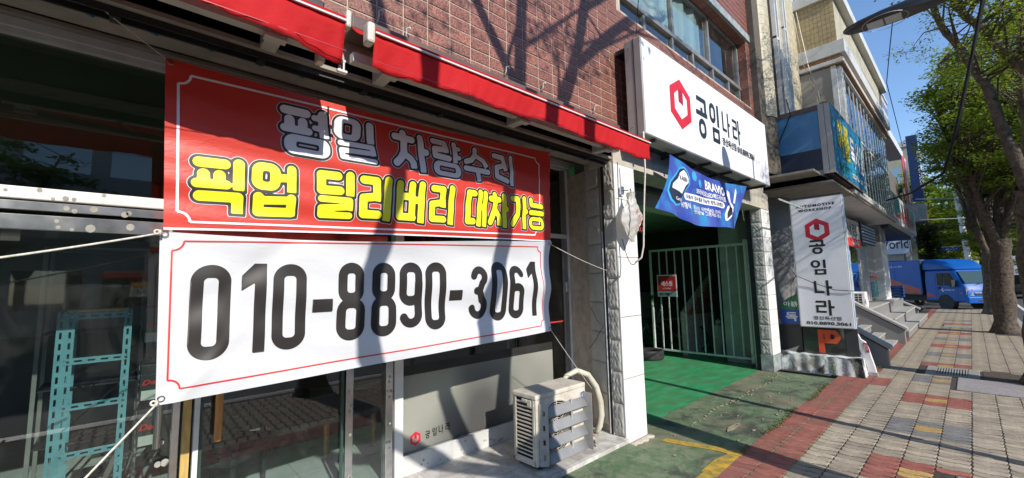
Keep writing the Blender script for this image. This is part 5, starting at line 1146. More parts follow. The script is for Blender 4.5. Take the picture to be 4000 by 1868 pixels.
tag(ms.build('moss', M['moss']), 'moss and tiny grass in the joint between green forecourt and red pavers', 'moss', kind='stuff')
lf = MB(); rnd = random.Random(31)
for k in range(260):
    x = rnd.uniform(2.9, 14); y = rnd.choice((rnd.uniform(-.6, 1.8), 1.72+rnd.gauss(0, .06), rnd.uniform(2.45, 2.62))); s_ = rnd.uniform(.006, .016); a = rnd.uniform(0, 6.28); z = .006 if not (x < 3.95 and y > 2.6) else .095
    lf.add([(x, y, z), (x+s_*math.cos(a), y+s_*math.sin(a), z+.006), (x+s_*1.5*math.cos(a+.6), y+s_*1.5*math.sin(a+.6), z+.002), (x+s_*math.cos(a+1.3), y+s_*math.sin(a+1.3), z)], [(0, 1, 2, 3)])
tag(lf.build('leaf_litter', pm('dry_leaf', (.22, .14, .07), (.35, .28, .18), 30, .9)), 'dry leaf crumbs scattered over the pavement and forecourt', 'litter', kind='stuff')
# drain grate, slabs, manhole
dg_ = thing('drain_grate', 'iron drain grate set in a concrete frame in the sidewalk', 'drain', (10.9, .4, 0))
MB().box(-.50, .45, -.34, -.20, -.02, .004).box(-.50, .45, .20, .32, -.02, .004).box(-.50, -.36, -.2, .2, -.02, .004).box(.34, .45, -.2, .2, -.02, .004).build('frame', M['concrete'], dg_, bevel=.01)
gm_ = MB().box(-.34, .33, -.008, .008, -.03, .003).mesh('bar', M['galv'])
for k in range(12): link_mesh('bar', gm_, dg_, (0, -.185+k*.034, 0))
bx('pit', M['black'], dg_, -.36, .34, -.2, .2, -.011, -.008)
slabm = pm('rough_granite_slab', (.34, .31, .31), (.24, .22, .22), 30, .85, bump=.003, bscale=60, dirt=.4, dirtc=(.16, .13, .12))
for nm, x0, x1, y0, y1, lab in (('stone_slab', 9.28, 10.36, -.6, .315, 'long rough granite slab before the nearest tree'), ('stone_slab', 3.6, 5.38, -.6, .25, 'rough pinkish slab round the manhole at the lower right')):
    o = MB().box(x0, x1, y0, y1, -.02, .006).build(nm, slabm, None, bevel=.012); tag(o, lab, 'paving slab')
tag(MB().box(9.0, 12.2, -.84, -.52, -.02, .012).box(9.9, 11.4, -.62, .02, -.02, .0).build('tree_pit', pm('soil', (.06, .045, .03), (.09, .07, .05), 12, .95, bump=.01), None), kind='structure')
mh = thing('manhole', 'round iron manhole cover in the slab at the lower right corner', 'manhole', (4.92, -.05, .006)); MB().cyl((0, 0, -.01), .27, .016, 2, 36).build('cover', M['galv'], mh); MB().ring((0, 0, -.01), .285, .32, .018, 2, 36).build('rim', M['concrete'], mh)
for nm, x0, lab in (('a', 20.2, 'grey utility cover further along the sidewalk'),):
    o = MB().box(x0-.25, x0+.35, .12, .78, -.02, .004).build('utility_cover', M['concrete'], None, bevel=.01); tag(o, lab, 'utility cover')
# ================================================================ cream tiled building next door
b2 = thing('cream_building', 'cream tiled building with round stair tower and long strip of blue windows', 'building', (12, 2.4, 0))
o2 = (12, 2.4, 0)
def N(name, m, mb, **k): return shift(mb, o2).build(name, m, b2, **k)
# stair tower, half round, clad in real tiles
N('wall', M['tilejoint'], MB().cyl((9.66, 2.86, 3.8), .44, 8.4, 2, 36).box(9.0, 10.1, 2.5, 3.4, 3.8, 12.2).box(10.04, 12.0, 2.44, 8, 3.75, 12).box(12.0, 20, 2.44, 8, 8.3, 8.8))
ctm = MB().box(-.053, .053, -.012, 0, -.097, .097).mesh('tile', M['yellowtile'])
cnt = 0; far_t = MB()
for r in range(26):
    for k in range(13):
        a = math.radians(180+12+k*13); z = 5.1+r*.2
        x = 9.66+.445*math.cos(a); y = 2.86+.445*math.sin(a)
        if cnt < 298: link_mesh('tile', ctm, b2, (x-12, y-2.4, z), (0, 0, a+math.pi/2)); cnt += 1
# flat cream strips between the tall windows
stm = MB().box(-.107, .107, -.012, 0, -.097, .097).mesh('strip_tile', M['yellowtile'])
for x0, n in ((10.30, 2), (10.97, 5)):
    for c in range(n):
        for r in range(22):
            link_mesh('strip_tile', stm, b2, (x0+.11+c*.218-12, .03, 5.1+r*.2))
N('tall_window_frame', M['alu'], MB().box(10.06, 10.10, 2.36, 2.44, 3.8, 12).box(10.24, 10.29, 2.36, 2.44, 3.8, 12).box(10.06, 10.29, 2.37, 2.44, 6.9, 6.95).box(10.06, 10.29, 2.37, 2.44, 8.4, 8.45)
  .box(10.74, 10.78, 2.36, 2.44, 3.8, 12).box(10.91, 10.95, 2.36, 2.44, 3.8, 12).box(10.74, 10.95, 2.37, 2.44, 5.9, 5.94).box(10.74, 10.95, 2.37, 2.44, 7.4, 7.44))
N('pane', M['glassdark'], MB().box(10.10, 10.24, 2.41, 2.415, 3.8, 12)); N('pane', M['glassdark'], MB().box(10.78, 10.91, 2.41, 2.415, 3.8, 12))
gb_ = MB().box(-.016, .016, -.016, .016, 0, 1).mesh('guard_bar', M['alu'])
for k in range(7): o = link_mesh('guard_bar', gb_, b2, (9.98+k*.095-12, 2.28-2.4, 5.12)); o.scale = (1, 1, 1.42-.035*k)
# projecting upper floor
N('granite_panel', pm('speckled_granite_panel', (.36, .33, .28), (.28, .255, .22), 50, .6, dirt=.3, dirtc=(.2, .18, .15)), MB().box(12.0, 12.12, 1.80, 2.44, 3.75, 5.17).box(12.0, 12.12, 1.80, 2.44, 5.18, 6.66))
N('corner_post', M['alu'], MB().box(11.97, 12.05, 1.70, 1.80, 3.75, 6.66).box(12.06, 12.14, 1.62, 1.72, 3.75, 6.66).box(12.15, 12.22, 1.61, 1.70, 3.75, 6.66))
ml = MB().box(-.02, .02, -.002, .03, 0, 2.95).mesh('mullion', M['alu'])
for k in range(15): link_mesh('mullion', ml, b2, (12.3+k*.545-12, 1.68-2.4, 3.74))
N('window_rail', M['alu'], MB().box(12.15, 20, 1.63, 1.71, 3.70, 3.78)); N('window_rail', M['alu'], MB().box(12.15, 20, 1.675, 1.70, 5.29, 5.35)); N('window_rail', M['alu'], MB().box(12.15, 20, 1.62, 1.72, 6.60, 6.68))
M['mirrorglass'] = glass('blue_mirror_glass', (.10, .14, .17), 1, .01)
bmg, bb_ = base_mat('reflective_glass', (.01, .015, .02), .03, 0, 1.0); bb_.inputs['IOR'].default_value = 2.6; M['mirrorglass'] = bmg
for k in range(14):
    for z0, z1 in ((3.78, 5.29), (5.35, 6.60)): MB().box(12.33+k*.545-12, 12.815+k*.545-12, 1.69-2.4, 1.697-2.4, z0, z1).build('pane', M['mirrorglass'], b2)
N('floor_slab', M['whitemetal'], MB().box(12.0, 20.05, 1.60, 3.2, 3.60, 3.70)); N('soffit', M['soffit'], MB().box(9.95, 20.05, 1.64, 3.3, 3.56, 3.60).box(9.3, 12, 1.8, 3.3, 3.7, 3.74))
sfp = MB().box(-.49, .49, -.7, .7, -.006, 0).mesh('soffit_panel', M['whitemetal'])
for k in range(8): link_mesh('soffit_panel', sfp, b2, (12.6+k-12, 2.38-2.4, 3.56))
N('cornice', M['whitemetal'], MB().box(11.98, 20.1, 1.50, 2.44, 6.93, 7.25).box(11.94, 20.1, 1.54, 2.44, 6.70, 6.80), bevel=.01)
N('cornice_rust', pm('rusty_trim', (.35, .17, .06), (.22, .12, .06), 12, .8), MB().box(11.945, 20.1, 1.545, 1.9, 6.672, 6.698).box(12.02, 20.1, 1.6, 2.44, 6.80, 6.92))
N('parapet_wall', M['tilejoint'], MB().box(12.02, 20.1, 1.64, 2.44, 7.25, 8.35))
gtm = MB().box(-.008, 0, -.0385, .0385, -.058, .058).mesh('tan_tile', M['goldtile'])
for c in range(10):
    for r in range(9): link_mesh('tan_tile', gtm, b2, (12.02-12, 1.68+c*.0815-2.4, 7.32+r*.122))
ftm = MB().box(-.115, .115, -.008, 0, -.058, .058).mesh('parapet_tile', M['yellowtile'])
for c in range(30):
    for r in range(9): link_mesh('parapet_tile', ftm, b2, (12.14+c*.24-12, 1.64-2.4, 7.32+r*.122))
N('roof_edge', M['whitemetal'], MB().box(11.93, 20.1, 1.48, 2.44, 8.35, 8.62).box(20.1, 30.5, 1.9, 2.5, 7.9, 8.3), bevel=.01)
# ground floor
N('granite_wall', M['granite'], MB().box(9.32, 11.0, 3.0, 3.2, 0, 3.6)); N('round_column', M['granite'], MB().cyl((11.3, 3.2, 0), .52, 3.6, 2, 36).cyl((11.3, 3.2, 1.9), .523, .004, 2, 36), smooth=True)
rdb = pm('small_red_brick', (.22, .09, .06), (.15, .06, .05), 20, .8); sbm = MB().box(-.1, .1, -.01, 0, -.028, .028).mesh('brick', rdb)
for r in range(9):
    for c in range(10): link_mesh('brick', sbm, b2, (11.9+c*.21+(.1 if r % 2 else 0)-12, 2.72-2.4, 3.0+r*.066))
N('inner_wall', M['dark'], MB().box(11.8, 14.2, 2.725, 2.8, 0, 3.58).box(13.8, 21, 3.1, 3.2, 0, 3.58)); N('entrance_floor', M['granitelight'], MB().box(10.75, 14.5, 2.6, 3.2, .0, .80))
# shop to the right of the stair
N('name_board', M['whitemetal'], MB().box(14.1, 16.6, 2.22, 2.3, 2.80, 3.35)); N('red_board', M['redline'], MB().box(14.1, 16.6, 2.205, 2.29, 2.57, 2.80))
text('board_lettering', '서점', M['blackink'], b2, (14.5-12, 2.218-2.4, 2.9), (1, 0, 0), (0, 0, 1), 1.6, .35, .01)
text('board_lettering', 'LIVE', M['greywhite'], b2, (15.2-12, 2.2-2.4, 2.62), (1, 0, 0), (0, 0, 1), 1.0, .13, .02)
for x in (14.2, 15.6, 17.2, 18.6): N('shop_mullion', M['alu'], MB().box(x-.04, x+.04, 2.35, 2.43, .86, 3.5))
for a, b_ in ((14.24, 15.56), (15.64, 17.16)): N('shop_pane', M['glassdark'], MB().box(a, b_, 2.38, 2.39, .9, 3.4))
N('yellow_notice', pm('yellow_notice', (.75, .50, .02), None, 3, .5), MB().box(14.5, 15.4, 2.36, 2.37, 1.50, 1.68)); N('white_notice', M['whitepaint'], MB().box(14.5, 15.4, 2.362, 2.37, 1.0, 1.50)); N('blue_poster', M['bluepaint'], MB().box(14.5, 15.5, 2.364, 2.372, 1.75, 2.1))
N('grey_door', pm('grey_door', (.42, .42, .41), None, 3, .5), MB().box(17.25, 18.5, 2.36, 2.42, .87, 2.7))
N('louvre_sign', M['navypanel'], MB().box(16.8, 19.6, 2.2, 2.3, 2.75, 3.4)); lz = MB().box(-1.3, 1.3, -.01, .01, -.02, .02).mesh('louvre', pm('pale_louvre', (.45, .55, .7), None, 5, .4))
for k in range(6): link_mesh('louvre', lz, b2, (18.2-12, 2.19-2.4, 2.8+k*.1), (.5, 0, 0))
N('shop_pane', M['glassdark'], MB().box(18.7, 20.6, 2.38, 2.39, .9, 3.4)); N('teal_panel', pm('teal_panel', (.02, .22, .24), None, 3, .3), MB().box(19.0, 20.4, 2.37, 2.378, .95, 1.5)); N('red_panel', M['redline'], MB().box(19.0, 20.4, 2.37, 2.378, 1.62, 1.70))
N('white_column', M['whitepaint'], MB().box(20.4, 21.9, 2.15, 2.9, .8, 2.95), bevel=.02); N('column_top', M['granite'], MB().box(20.4, 21.9, 2.16, 2.9, 2.95, 3.58))
N('terrace', M['granite'], MB().box(14.72, 23.2, 1.95, 3.2, 0, .80)); N('terrace_top', M['granitelight'], MB().box(14.72, 23.2, 1.92, 3.2, .80, .84), bevel=.005)
N('terrace_step', M['granite'], MB().box(16.2, 22.6, 1.6, 1.95, 0, .44).box(15.8, 22.9, 1.3, 1.6, 0, .16)); N('step_slab', M['granitelight'], MB().box(16.2, 22.6, 1.58, 1.95, .44, .48).box(15.8, 22.9, 1.28, 1.6, .16, .20), bevel=.005)
# stair with parapets in front of the entrance
for k, (y0, z1) in enumerate(((1.42, .08), (1.64, .25), (1.90, .43), (2.16, .61), (2.42, .79))):
    N('stair_riser', M['granite'], MB().box(10.85, 14.5, y0+.01, 2.7, max(0, z1-.18), z1-.03)); N('stair_tread', M['granitelight'], MB().box(10.85, 14.5, y0-.01, y0+.22, z1-.03, z1), bevel=.004)
def parapet(x0, x1, foot_y, z0, slope, L_, name='parapet'):
    t = foot_y
    N(name, M['granite'], MB().prism([(x0, t, 0), (x0, t, z0), (x0, t+L_, z0+slope*L_), (x0, t+L_, 0)], (x1-x0, 0, 0)))
    N(name+'_cap', M['granitelight'], MB().prism([(x0-.03, t-.06, z0+.002), (x0-.03, t-.06, z0+.085-.02), (x0-.03, t+L_, z0+slope*L_+.10), (x0-.03, t+L_, z0+slope*L_+.012)], (x1-x0+.06, 0, 0)), bevel=.006)
parapet(10.62, 10.84, 1.20, .33, .66, 1.2); parapet(14.50, 14.72, 1.27, .33, .64, 1.3); parapet(23.0, 23.25, 1.55, .33, .55, .9)
# blue box sign wrapped round the corner
bs_ = thing('corner_box_sign', 'large blue box sign of the reading room projecting over the pavement', 'sign', (9.9, 2.0, 3.7)); ob = (9.9, 2.0, 3.7)
def Q(name, m, mb, **k): return shift(mb, ob).build(name, m, bs_, **k)
Q('case', M['brownpanel'], MB().box(9.91, 13.4, 1.63, 2.9, 3.72, 5.08)); Q('top_trim', M['brownpanel'], MB().box(9.88, 13.4, 1.76, 2.95, 5.02, 5.12)); Q('bottom_trim', M['soffit'], MB().box(9.88, 13.4, 1.76, 2.95, 3.70, 3.80))
Q('blue_panel', M['bluesteel'], MB().box(9.895, 9.909, 1.76, 2.95, 4.24, 5.02)); Q('navy_panel', M['navypanel'], MB().box(9.895, 9.909, 1.76, 2.95, 3.80, 4.238))
Q('grey_case', M['signcase'], MB().box(9.87, 9.91, 1.66, 1.755, 3.72, 5.12).box(9.87, 9.91, 1.565, 1.655, 3.72, 5.12), bevel=.004)
tl_m, tb = base_mat('teal_print', (.02, .25, .45), .4); nt = tl_m.node_tree; n_ = tex(nt, 'Noise', 1.6, 4, coords(nt, (1, 1, .6)), .5, .6); nt.links.new(mixc(nt, ramp(nt, n_.outputs[0], .4, .68), (.012, .17, .40), (.03, .34, .50)), tb.inputs['Base Color'])
Q('face', tl_m, MB().box(9.93, 13.38, 1.56, 1.57, 3.74, 5.10)); Q('face_trim', M['signcase'], MB().box(9.91, 13.42, 1.552, 1.562, 3.70, 3.74).box(9.91, 13.42, 1.552, 1.562, 5.10, 5.13))
X_, Z_ = (1, 0, 0), (0, 0, 1)
def bt(body, m, x0, x1, z0, z1, bold=.05): return text('lettering', body, m, bs_, (x0-9.9, 1.556-2.0, z0-3.7), X_, Z_, x1-x0, z1-z0, bold)
bt('아름', pm('yellow_letter', (.75, .60, .03), None, 3, .4), 10.3, 11.55, 4.15, 4.95, .04); bt('독서실', M['greywhite'], 11.65, 13.2, 4.12, 4.85, .03); bt('053)816-7789', M['greywhite'], 11.55, 12.9, 3.83, 3.98, .04); bt('G', M['greywhite'], 13.0, 13.3, 3.82, 4.02)
bt('열린공간', pm('green_print', (.03, .15, .03), None, 3, .5), 10.3, 11.2, 3.85, 4.0, .01)
MB().box(9.86, 9.98, 1.58, 1.72, 5.13, 5.15).build('yellow_box', M['yellowwood'], bs_, loc=(-9.9, -2.0, -3.7))
for i, p in enumerate(([(11.95, 2.42, 8.3), (11.9, 2.3, 6.9), (11.85, 2.1, 6.0), (11.0, 1.9, 5.2), (9.95, 1.75, 5.13)], [(11.92, 2.35, 8.3), (11.88, 2.2, 6.8), (11.8, 2.05, 6.1), (10.9, 1.85, 5.15)])):
    rope('cream_wire', p, .008, ['cream wire hanging down the cream building to the blue box sign', 'second cream wire hanging beside it down to the blue box sign'][i], 'rope', 'cable')
rope('black_cable', [(9.86, 2.26, 5.4), (9.84, 2.20, 5.05), (9.84, 2.7, 3.98), (9.8, 2.9, 3.6)], .010, 'black cable crossing the blue side panel of the corner sign', 'cable', 'cable')
# second air conditioner
a2_ = thing('air_conditioner', 'white outdoor air conditioner with dark square grille standing by the stair', 'air conditioner', (15.0, 2.0, .80))
MB().box(-.17, .17, -.0, .42, 0, .48).build('body', M['whitepaint'], a2_, bevel=.02); MB().box(-.178, -.170, .07, .40, .03, .44).build('grille_opening', M['black'], a2_)
gg = MB()
for k in range(7): gg.box(-.186, -.178, .07, .40, .03+k*.066, .04+k*.066)
for k in range(5): gg.box(-.186, -.178, .065+k*.0825, .075+k*.0825, .03, .44)
gg.build('grille', M['whitepaint'], a2_); MB().torus((0, -.004, .23), .17, .008, axis=1, n=24, m=6).build('fan_ring', M['whitepaint'], a2_)
for k in range(4):
    cr_ = thing('plastic_crate', ['bottom', 'second', 'third', 'topmost'][k]+' blue plastic crate of the stack on the terrace edge', 'crate', (22.0, 1.98, .84+k*.115), group='stacked blue crates')
    MB().box(-.28, .28, -.17, .17, 0, .02).box(-.28, .28, -.17, -.155, 0, .105).box(-.28, .28, .155, .17, 0, .105).box(-.28, -.265, -.17, .17, 0, .035).box(-.28, -.265, -.17, .17, .075, .105).box(-.28, -.265, -.17, -.1, 0, .105).box(-.28, -.265, .1, .17, 0, .105).box(.265, .28, -.17, .17, 0, .105).build('body', pm('crate_blue%d' % k, (.01, .07, .30), None, 5, .4), cr_)

# ---------------------------------------------------------------- further buildings on this side
b3 = thing('far_shop', 'shop beyond the side lane with a grey upper wall and cream columns', 'building', (30, 3, 0))
def N3(name, m, mb, **k): return shift(mb, (30, 3, 0)).build(name, m, b3, **k)
N3('wall', M['whitemetal'], MB().box(36.6, 44, 2.8, 12, 0, 5.5)); N3('upper_wall', M['tilejoint'], MB().box(36.8, 44, 3.2, 12, 5.5, 9)); N3('column', M['yellowtile'], MB().box(36.4, 37.2, 2.15, 2.7, 0, 5.6)); N3('window', M['glassdark'], MB().box(36.5, 36.59, 2.9, 3.9, .3, 2.6))
N3('board', M['signwhite'], MB().box(36.0, 36.1, 2.38, 5.0, 3.01, 4.05)); text('lettering', 'World', M['navy'], b3, (5.99, 4.02-3, 3.35), (0, -1, 0), (0, 0, 1), 1.55, .60, .01)
N3('pipe', M['whitemetal'], MB().tube([(35.9, 2.45, 0), (35.9, 2.45, 3.8)], .05, 8)); N3('dark_soffit', M['dark'], MB().box(21, 30, 1.95, 4, 3.5, 3.66))
wb2 = thing('lightbox_sign', 'white lightbox with teal and red print under the far window strip', 'sign', (21, 1.8, 3.6))
MB().box(-1.0, 8.4, -.11, .15, .05, 1.2).build('case', M['whitemetal'], wb2, bevel=.02)
tp = pm('teal_print2', (.03, .34, .36), (.02, .28, .3), 2, .4)
for i, (x0, x1, z0, z1, m_) in enumerate(((-.2, 1.6, .45, 1.05, tp), (-.2, 1.6, .30, .42, M['redline']), (2.2, 2.8, .35, 1.0, M['navypanel']), (3.2, 3.8, .4, .9, M['navypanel']), (4.3, 5.2, .4, 1.05, M['redline']), (6.2, 7.8, .4, 1.1, tp))):
    MB().box(x0, x1, -.116, -.111, z0, z1).build('print', m_, wb2)
text('print', '인터넷 통신 휴대폰', M['redline'], wb2, (2.0, -.12, .2), X_, Z_, 5, .5, .03)
sk = thing('vertical_sign', 'tall dark blue vertical sign reading SK Telecom', 'sign', (35, 1.75, 6.1))
MB().box(0, .3, -.26, .24, 0, 4.1).build('board', pm('sk_navy', (.012, .03, .12), None, 3, .4), sk)
text('lettering', 'SK', pm('gold_letter', (.62, .52, .30), None, 3, .4), sk, (-.01, -.16, 3.1), (0, 0, -1), (0, -1, 0), .75, .36, .04)
text('lettering', 'Telecom', M['greywhite'], sk, (-.01, -.16, 2.25), (0, 0, -1), (0, -1, 0), 1.5, .30, .0)
o = MB().box(35.2, 37, 1.5, 2.4, 4.9, 6.0).build('corrugated_box', M['aludark'], None); tag(o, 'dark corrugated box under the tall blue vertical sign', 'duct box')
o = MB().grid(lambda u, v: (27+2.2*u, 1.75-.03*math.sin(u*9), 5.2+v*2.2), 20, 4).build('striped_banner', M['redline'], None, solid=.02); tag(o, 'red banner on the wall before the vertical sign', 'banner')
o = MB().grid(lambda u, v: (27.7+.7*u, 1.70, 5.2+v*2.2), 4, 4).build('white_banner', M['whitepaint'], None, solid=.02); tag(o, 'white strip over the red wall banner', 'banner')
def block(name, label, x0, x1, y0, y1, h, m, wm, nz, ny, nx, z0=0):
    t = thing(name, label, 'building', ((x0+x1)/2, (y0+y1)/2, 0)); c = ((x0+x1)/2, (y0+y1)/2, 0)
    shift(MB().box(x0, x1, y0, y1, z0-.16, h), c).build('wall', m, t); shift(MB().box(x0-.2, x1+.2, y0-.2, y1+.2, h, h+.4), c).build('parapet', M['whitemetal'], t)
    wz = (h-1)/nz
    wmesh = MB().box(-.03, .03, -.38*(y1-y0)/ny, .38*(y1-y0)/ny, 0, wz*.55).mesh('window', wm); wm2 = MB().box(-.38*(x1-x0)/nx, .38*(x1-x0)/nx, -.03, .03, 0, wz*.55).mesh('window', wm)
    for r in range(nz):
        for k in range(ny): link_mesh('window', wmesh, t, (x0-c[0], y0+(y1-y0)*(k+.5)/ny-c[1], 1+r*wz))
        for k in range(nx):
            link_mesh('window', wm2, t, (x0+(x1-x0)*(k+.5)/nx-c[0], y0-c[1], 1+r*wz))
            link_mesh('window', wm2, t, (x0+(x1-x0)*(k+.5)/nx-c[0], y1-c[1], 1+r*wz))
wg = M['mirrorglass']
block('office_block', 'cream office block behind the vertical sign', 46, 62, 2.6, 16, 12, M['yellowtile'], wg, 3, 3, 4)
block('glass_tower', 'pale ribbed tower rising behind the cream building roof', 100, 112, 8.5, 16, 36, pm('pale_tower', (.5, .45, .43), (.35, .36, .38), 3, .5), wg, 14, 4, 5)
block('white_block', 'white mid-rise block beyond the blue vertical sign', 70, 86, 3.2, 14, 11.5, M['whitemetal'], wg, 4, 3, 4)
for i, (x, y, h) in enumerate(((230, 6, 16), (250, -14, 22), (262, -22, 19), (300, 4, 30), (330, -8, 34))):
    block('apartment_tower', ['distant pale apartment tower left of the far trees', 'distant white apartment block beyond the road end', 'distant low apartment block right of the road end', 'tall hazy apartment tower far beyond', 'hazy apartment slab at the end of the street'][i], x, x+12, y, y+9, h, M['whitemetal'], wg, 7, 3, 3)
hl = MB().grid(lambda u, v: (520+60*v, -420+700*u, -1+(46+16*math.sin(u*9)+9*math.sin(u*23+1)+5*math.sin(u*51))*v**.7), 80, 8).build('hill', pm('wooded_hill', (.03, .06, .06), (.04, .075, .07), .05, .9), None, smooth='all'); tag(hl, kind='structure')
# across the road: seen only in the glass, and it is what the street really has opposite
ac_m = [M['whitemetal'], M['yellowtile'], M['granitelight'], M['concrete'], M['goldtile']]
for i in range(9):
    x0 = -32+i*12.5; block('opposite_building', ['low white shop house', 'cream three storey shop house', 'pale granite shop house', 'grey concrete shop house', 'tan tiled shop house', 'white corner shop house', 'long cream shop house', 'pale stone office house', 'far grey shop house'][i]+' on the far side of the road', x0, x0+11.4, -31, -21, 6.5+(i*37 % 5), ac_m[i % 5], wg, 3, 3, 4)

# ================================================================ trees
LG = leafmat('zelkova_leaf', (.17, .25, .025), (.26, .29, .03), .55); LG2 = leafmat('zelkova_leaf_far', (.13, .23, .025), (.23, .29, .035), .58); LD = leafmat('conifer_leaf', (.015, .035, .015), (.03, .05, .02), .2)
def leaves(cl, n, size, rnd, flat=.28, spread=.45):
    """small folded leaves, n per cluster, round the cluster centres"""
    N_ = len(cl)*n; c = np.repeat(np.array(cl), n, axis=0); g = np.random.RandomState(rnd)
    p = g.normal(0, 1, (N_, 3)); p /= np.linalg.norm(p, axis=1)[:, None]; p *= (g.uniform(0, 1, (N_, 1))**.5)*spread; p[:, 2] *= flat
    c = c+p; a = g.uniform(0, 2*np.pi, N_); tl_ = g.normal(0, .45, N_); s = size*g.uniform(.6, 1.3, N_)
    d = np.stack([np.cos(a), np.sin(a), tl_*.7], 1)*s[:, None]; w_ = np.stack([-np.sin(a), np.cos(a), g.normal(0, .4, N_)], 1)*(s*.32)[:, None]
    v = np.stack([c, c+d*.5+w_, c+d, c+d*.5-w_], 1).reshape(-1, 3)
    return v
def leaf_mesh(name, v, m):
    n = len(v)//4; me = bpy.data.meshes.new(name); me.vertices.add(len(v)); me.vertices.foreach_set('co', v.astype('f').ravel())
    me.loops.add(n*4); me.loops.foreach_set('vertex_index', np.arange(n*4, dtype='i')); me.polygons.add(n); me.polygons.foreach_set('loop_start', np.arange(0, n*4, 4, dtype='i')); me.polygons.foreach_set('loop_total', np.full(n, 4, 'i'))
    me.materials.append(m); me.update(); me.validate(); return me
def tree(base, limbs, label, nclus, nleaf, size, seed, box, m=LG, spread=.45, twig=.012, flat=.28, r0=.2, name='zelkova_tree', flare=True):
    t = thing(name, label, 'tree', base, group='street trees along the kerb' if name == 'zelkova_tree' else None); rnd = random.Random(seed); B_ = Vector(base)
    tr_ = MB(); pts_all = []
    for j, (pts, ra, rb) in enumerate(limbs):
        P = [Vector(p)-B_ for p in pts]; Q_ = []
        for i in range(len(P)-1):
            for k in range(4):
                t_ = k/4; p0 = P[max(0, i-1)]; p1 = P[i]; p2 = P[i+1]; p3 = P[min(len(P)-1, i+2)]
                Q_.append(.5*((2*p1)+(p2-p0)*t_+(2*p0-5*p1+4*p2-p3)*t_**2+(3*p1-p0-3*p2+p3)*t_**3))
        Q_.append(P[-1]); n = len(Q_)
        rs = [ra+(rb-ra)*i/(n-1)*1.0 for i in range(n)]
        rs = [r_*(1+.10*math.sin(i*2.1+j)+.05*rnd.uniform(-1, 1)) for i, r_ in enumerate(rs)]
        if j == 0 and flare: rs[0] *= 1.5; rs[1] *= 1.12
        tr_.tube(Q_, rs, 12); pts_all += [(q, r_) for q, r_ in zip(Q_, rs) if q.z > 1.8]
    tr_.build('trunk' if True else '', M['bark'], t, smooth='all')
    cl = []; tw = MB(); (x0, x1, y0, y1, z0, z1) = box; k = 0
    while len(cl) < nclus and k < nclus*30:
        k += 1; u = [rnd.uniform(-1, 1) for _ in range(3)]; rr_ = sum(a*a for a in u)
        if rr_ > 1 or (rr_ < .12 and rnd.random() < .6): continue
        p = Vector(((x0+x1)/2+u[0]*(x1-x0)/2, (y0+y1)/2+u[1]*(y1-y0)/2, (z0+z1)/2+u[2]*(z1-z0)/2))-B_
        p.z = round(p.z/.42)*.42+rnd.uniform(-.08, .08)
        g_ = math.sin(p.x*1.9+seed)+math.sin(p.y*2.3+seed*2)+math.sin(p.z*2.1+seed)
        if g_ < (-.45 if name == 'zelkova_tree' else -.9): continue
        cl.append(p)
    for i, p in enumerate(cl):
        q, r_ = min(rnd.sample(pts_all, min(18, len(pts_all))), key=lambda a: (a[0]-p).length+max(0, a[0].z-p.z)*2)
        mid = (q+p)/2+Vector((rnd.uniform(-.1, .1), rnd.uniform(-.1, .1), .12*(p-q).length+.05))
        tw.tube([q, mid, p], [min(r_*.5, twig*2.2), twig*1.2, twig*.4], 4, caps=False)
        for a in range(2):
            e_ = p+Vector((rnd.uniform(-1, 1), rnd.uniform(-1, 1), rnd.uniform(-.2, .2)))*spread; tw.tube([mid, p, e_], [twig*.7, twig*.5, twig*.2], 3, caps=False)
    tw.build('twigs', M['bark'], t, smooth='all'); o = link_mesh('crown', leaf_mesh('crown', leaves([tuple(c) for c in cl], nleaf, size, seed, flat, spread), m), t)
    return t
T1 = [([(10.42, -.66, -.03), (10.4, -.68, .8), (10.3, -.72, 2.3), (10.2, -.74, 3.0)], .24, .17),
      ([(10.2, -.74, 2.7), (10.05, -.66, 3.3), (10, -.56, 3.82), (10, -.50, 4.25), (10, -.45, 4.69), (10, -.34, 5.02), (10, -.22, 5.44), (10, -.05, 5.91), (10, .05, 6.5), (10, .2, 7.6)], .085, .035),
      ([(10.2, -.78, 2.9), (10.1, -1.1, 3.9), (10, -.98, 4.5), (10, -.80, 4.95), (10, -.62, 5.3), (10, -.50, 5.65), (10, -.32, 5.98), (10, -.2, 6.4), (9.9, -.1, 7.4)], .09, .035),
      ([(10.2, -.74, 3.0), (11.2, -.9, 4.2), (12.2, -1.0, 5.6), (13.0, -1.2, 7.5)], .13, .05), ([(10.2, -.8, 2.8), (9.9, -1.8, 4.4), (9.4, -2.6, 6.2), (9.1, -3.0, 8)], .13, .05)]
tree((10.4, -.66, 0), T1, 'nearest street tree with a dark trunk at the right edge of the picture', 300, 170, .042, 3, (6.8, 14.0, -4.2, .75, 4.6, 9.0), spread=.42, twig=.008, r0=.2)
def vase(x, y, s=1.0, lean=0, seed=0, h=8.5):
    r_ = random.Random(seed+40); L = [([(x, y, -.05), (x-.03, y-.03, .9), (x+lean*.5, y-.1, 2.2), (x+lean, y-.15, 2.7)], .27*s, .22*s)]
    for k, (dx, dy) in enumerate(((-1.2, .5), (1.4, .35), (-.4, -1.4), (1.0, -1.6), (-.1, .75), (.2, -.6))):
        L.append(([(x+lean, y-.12, 2.3+.12*k), (x+lean+dx*.35, y+dy*.3, 3.6), (x+lean+dx*.8, y+dy*.7, 5.3), (x+dx*1.4+lean, y+dy*1.2, h-.6)], .14*s*r_.uniform(.8, 1.1), .035))
    return L
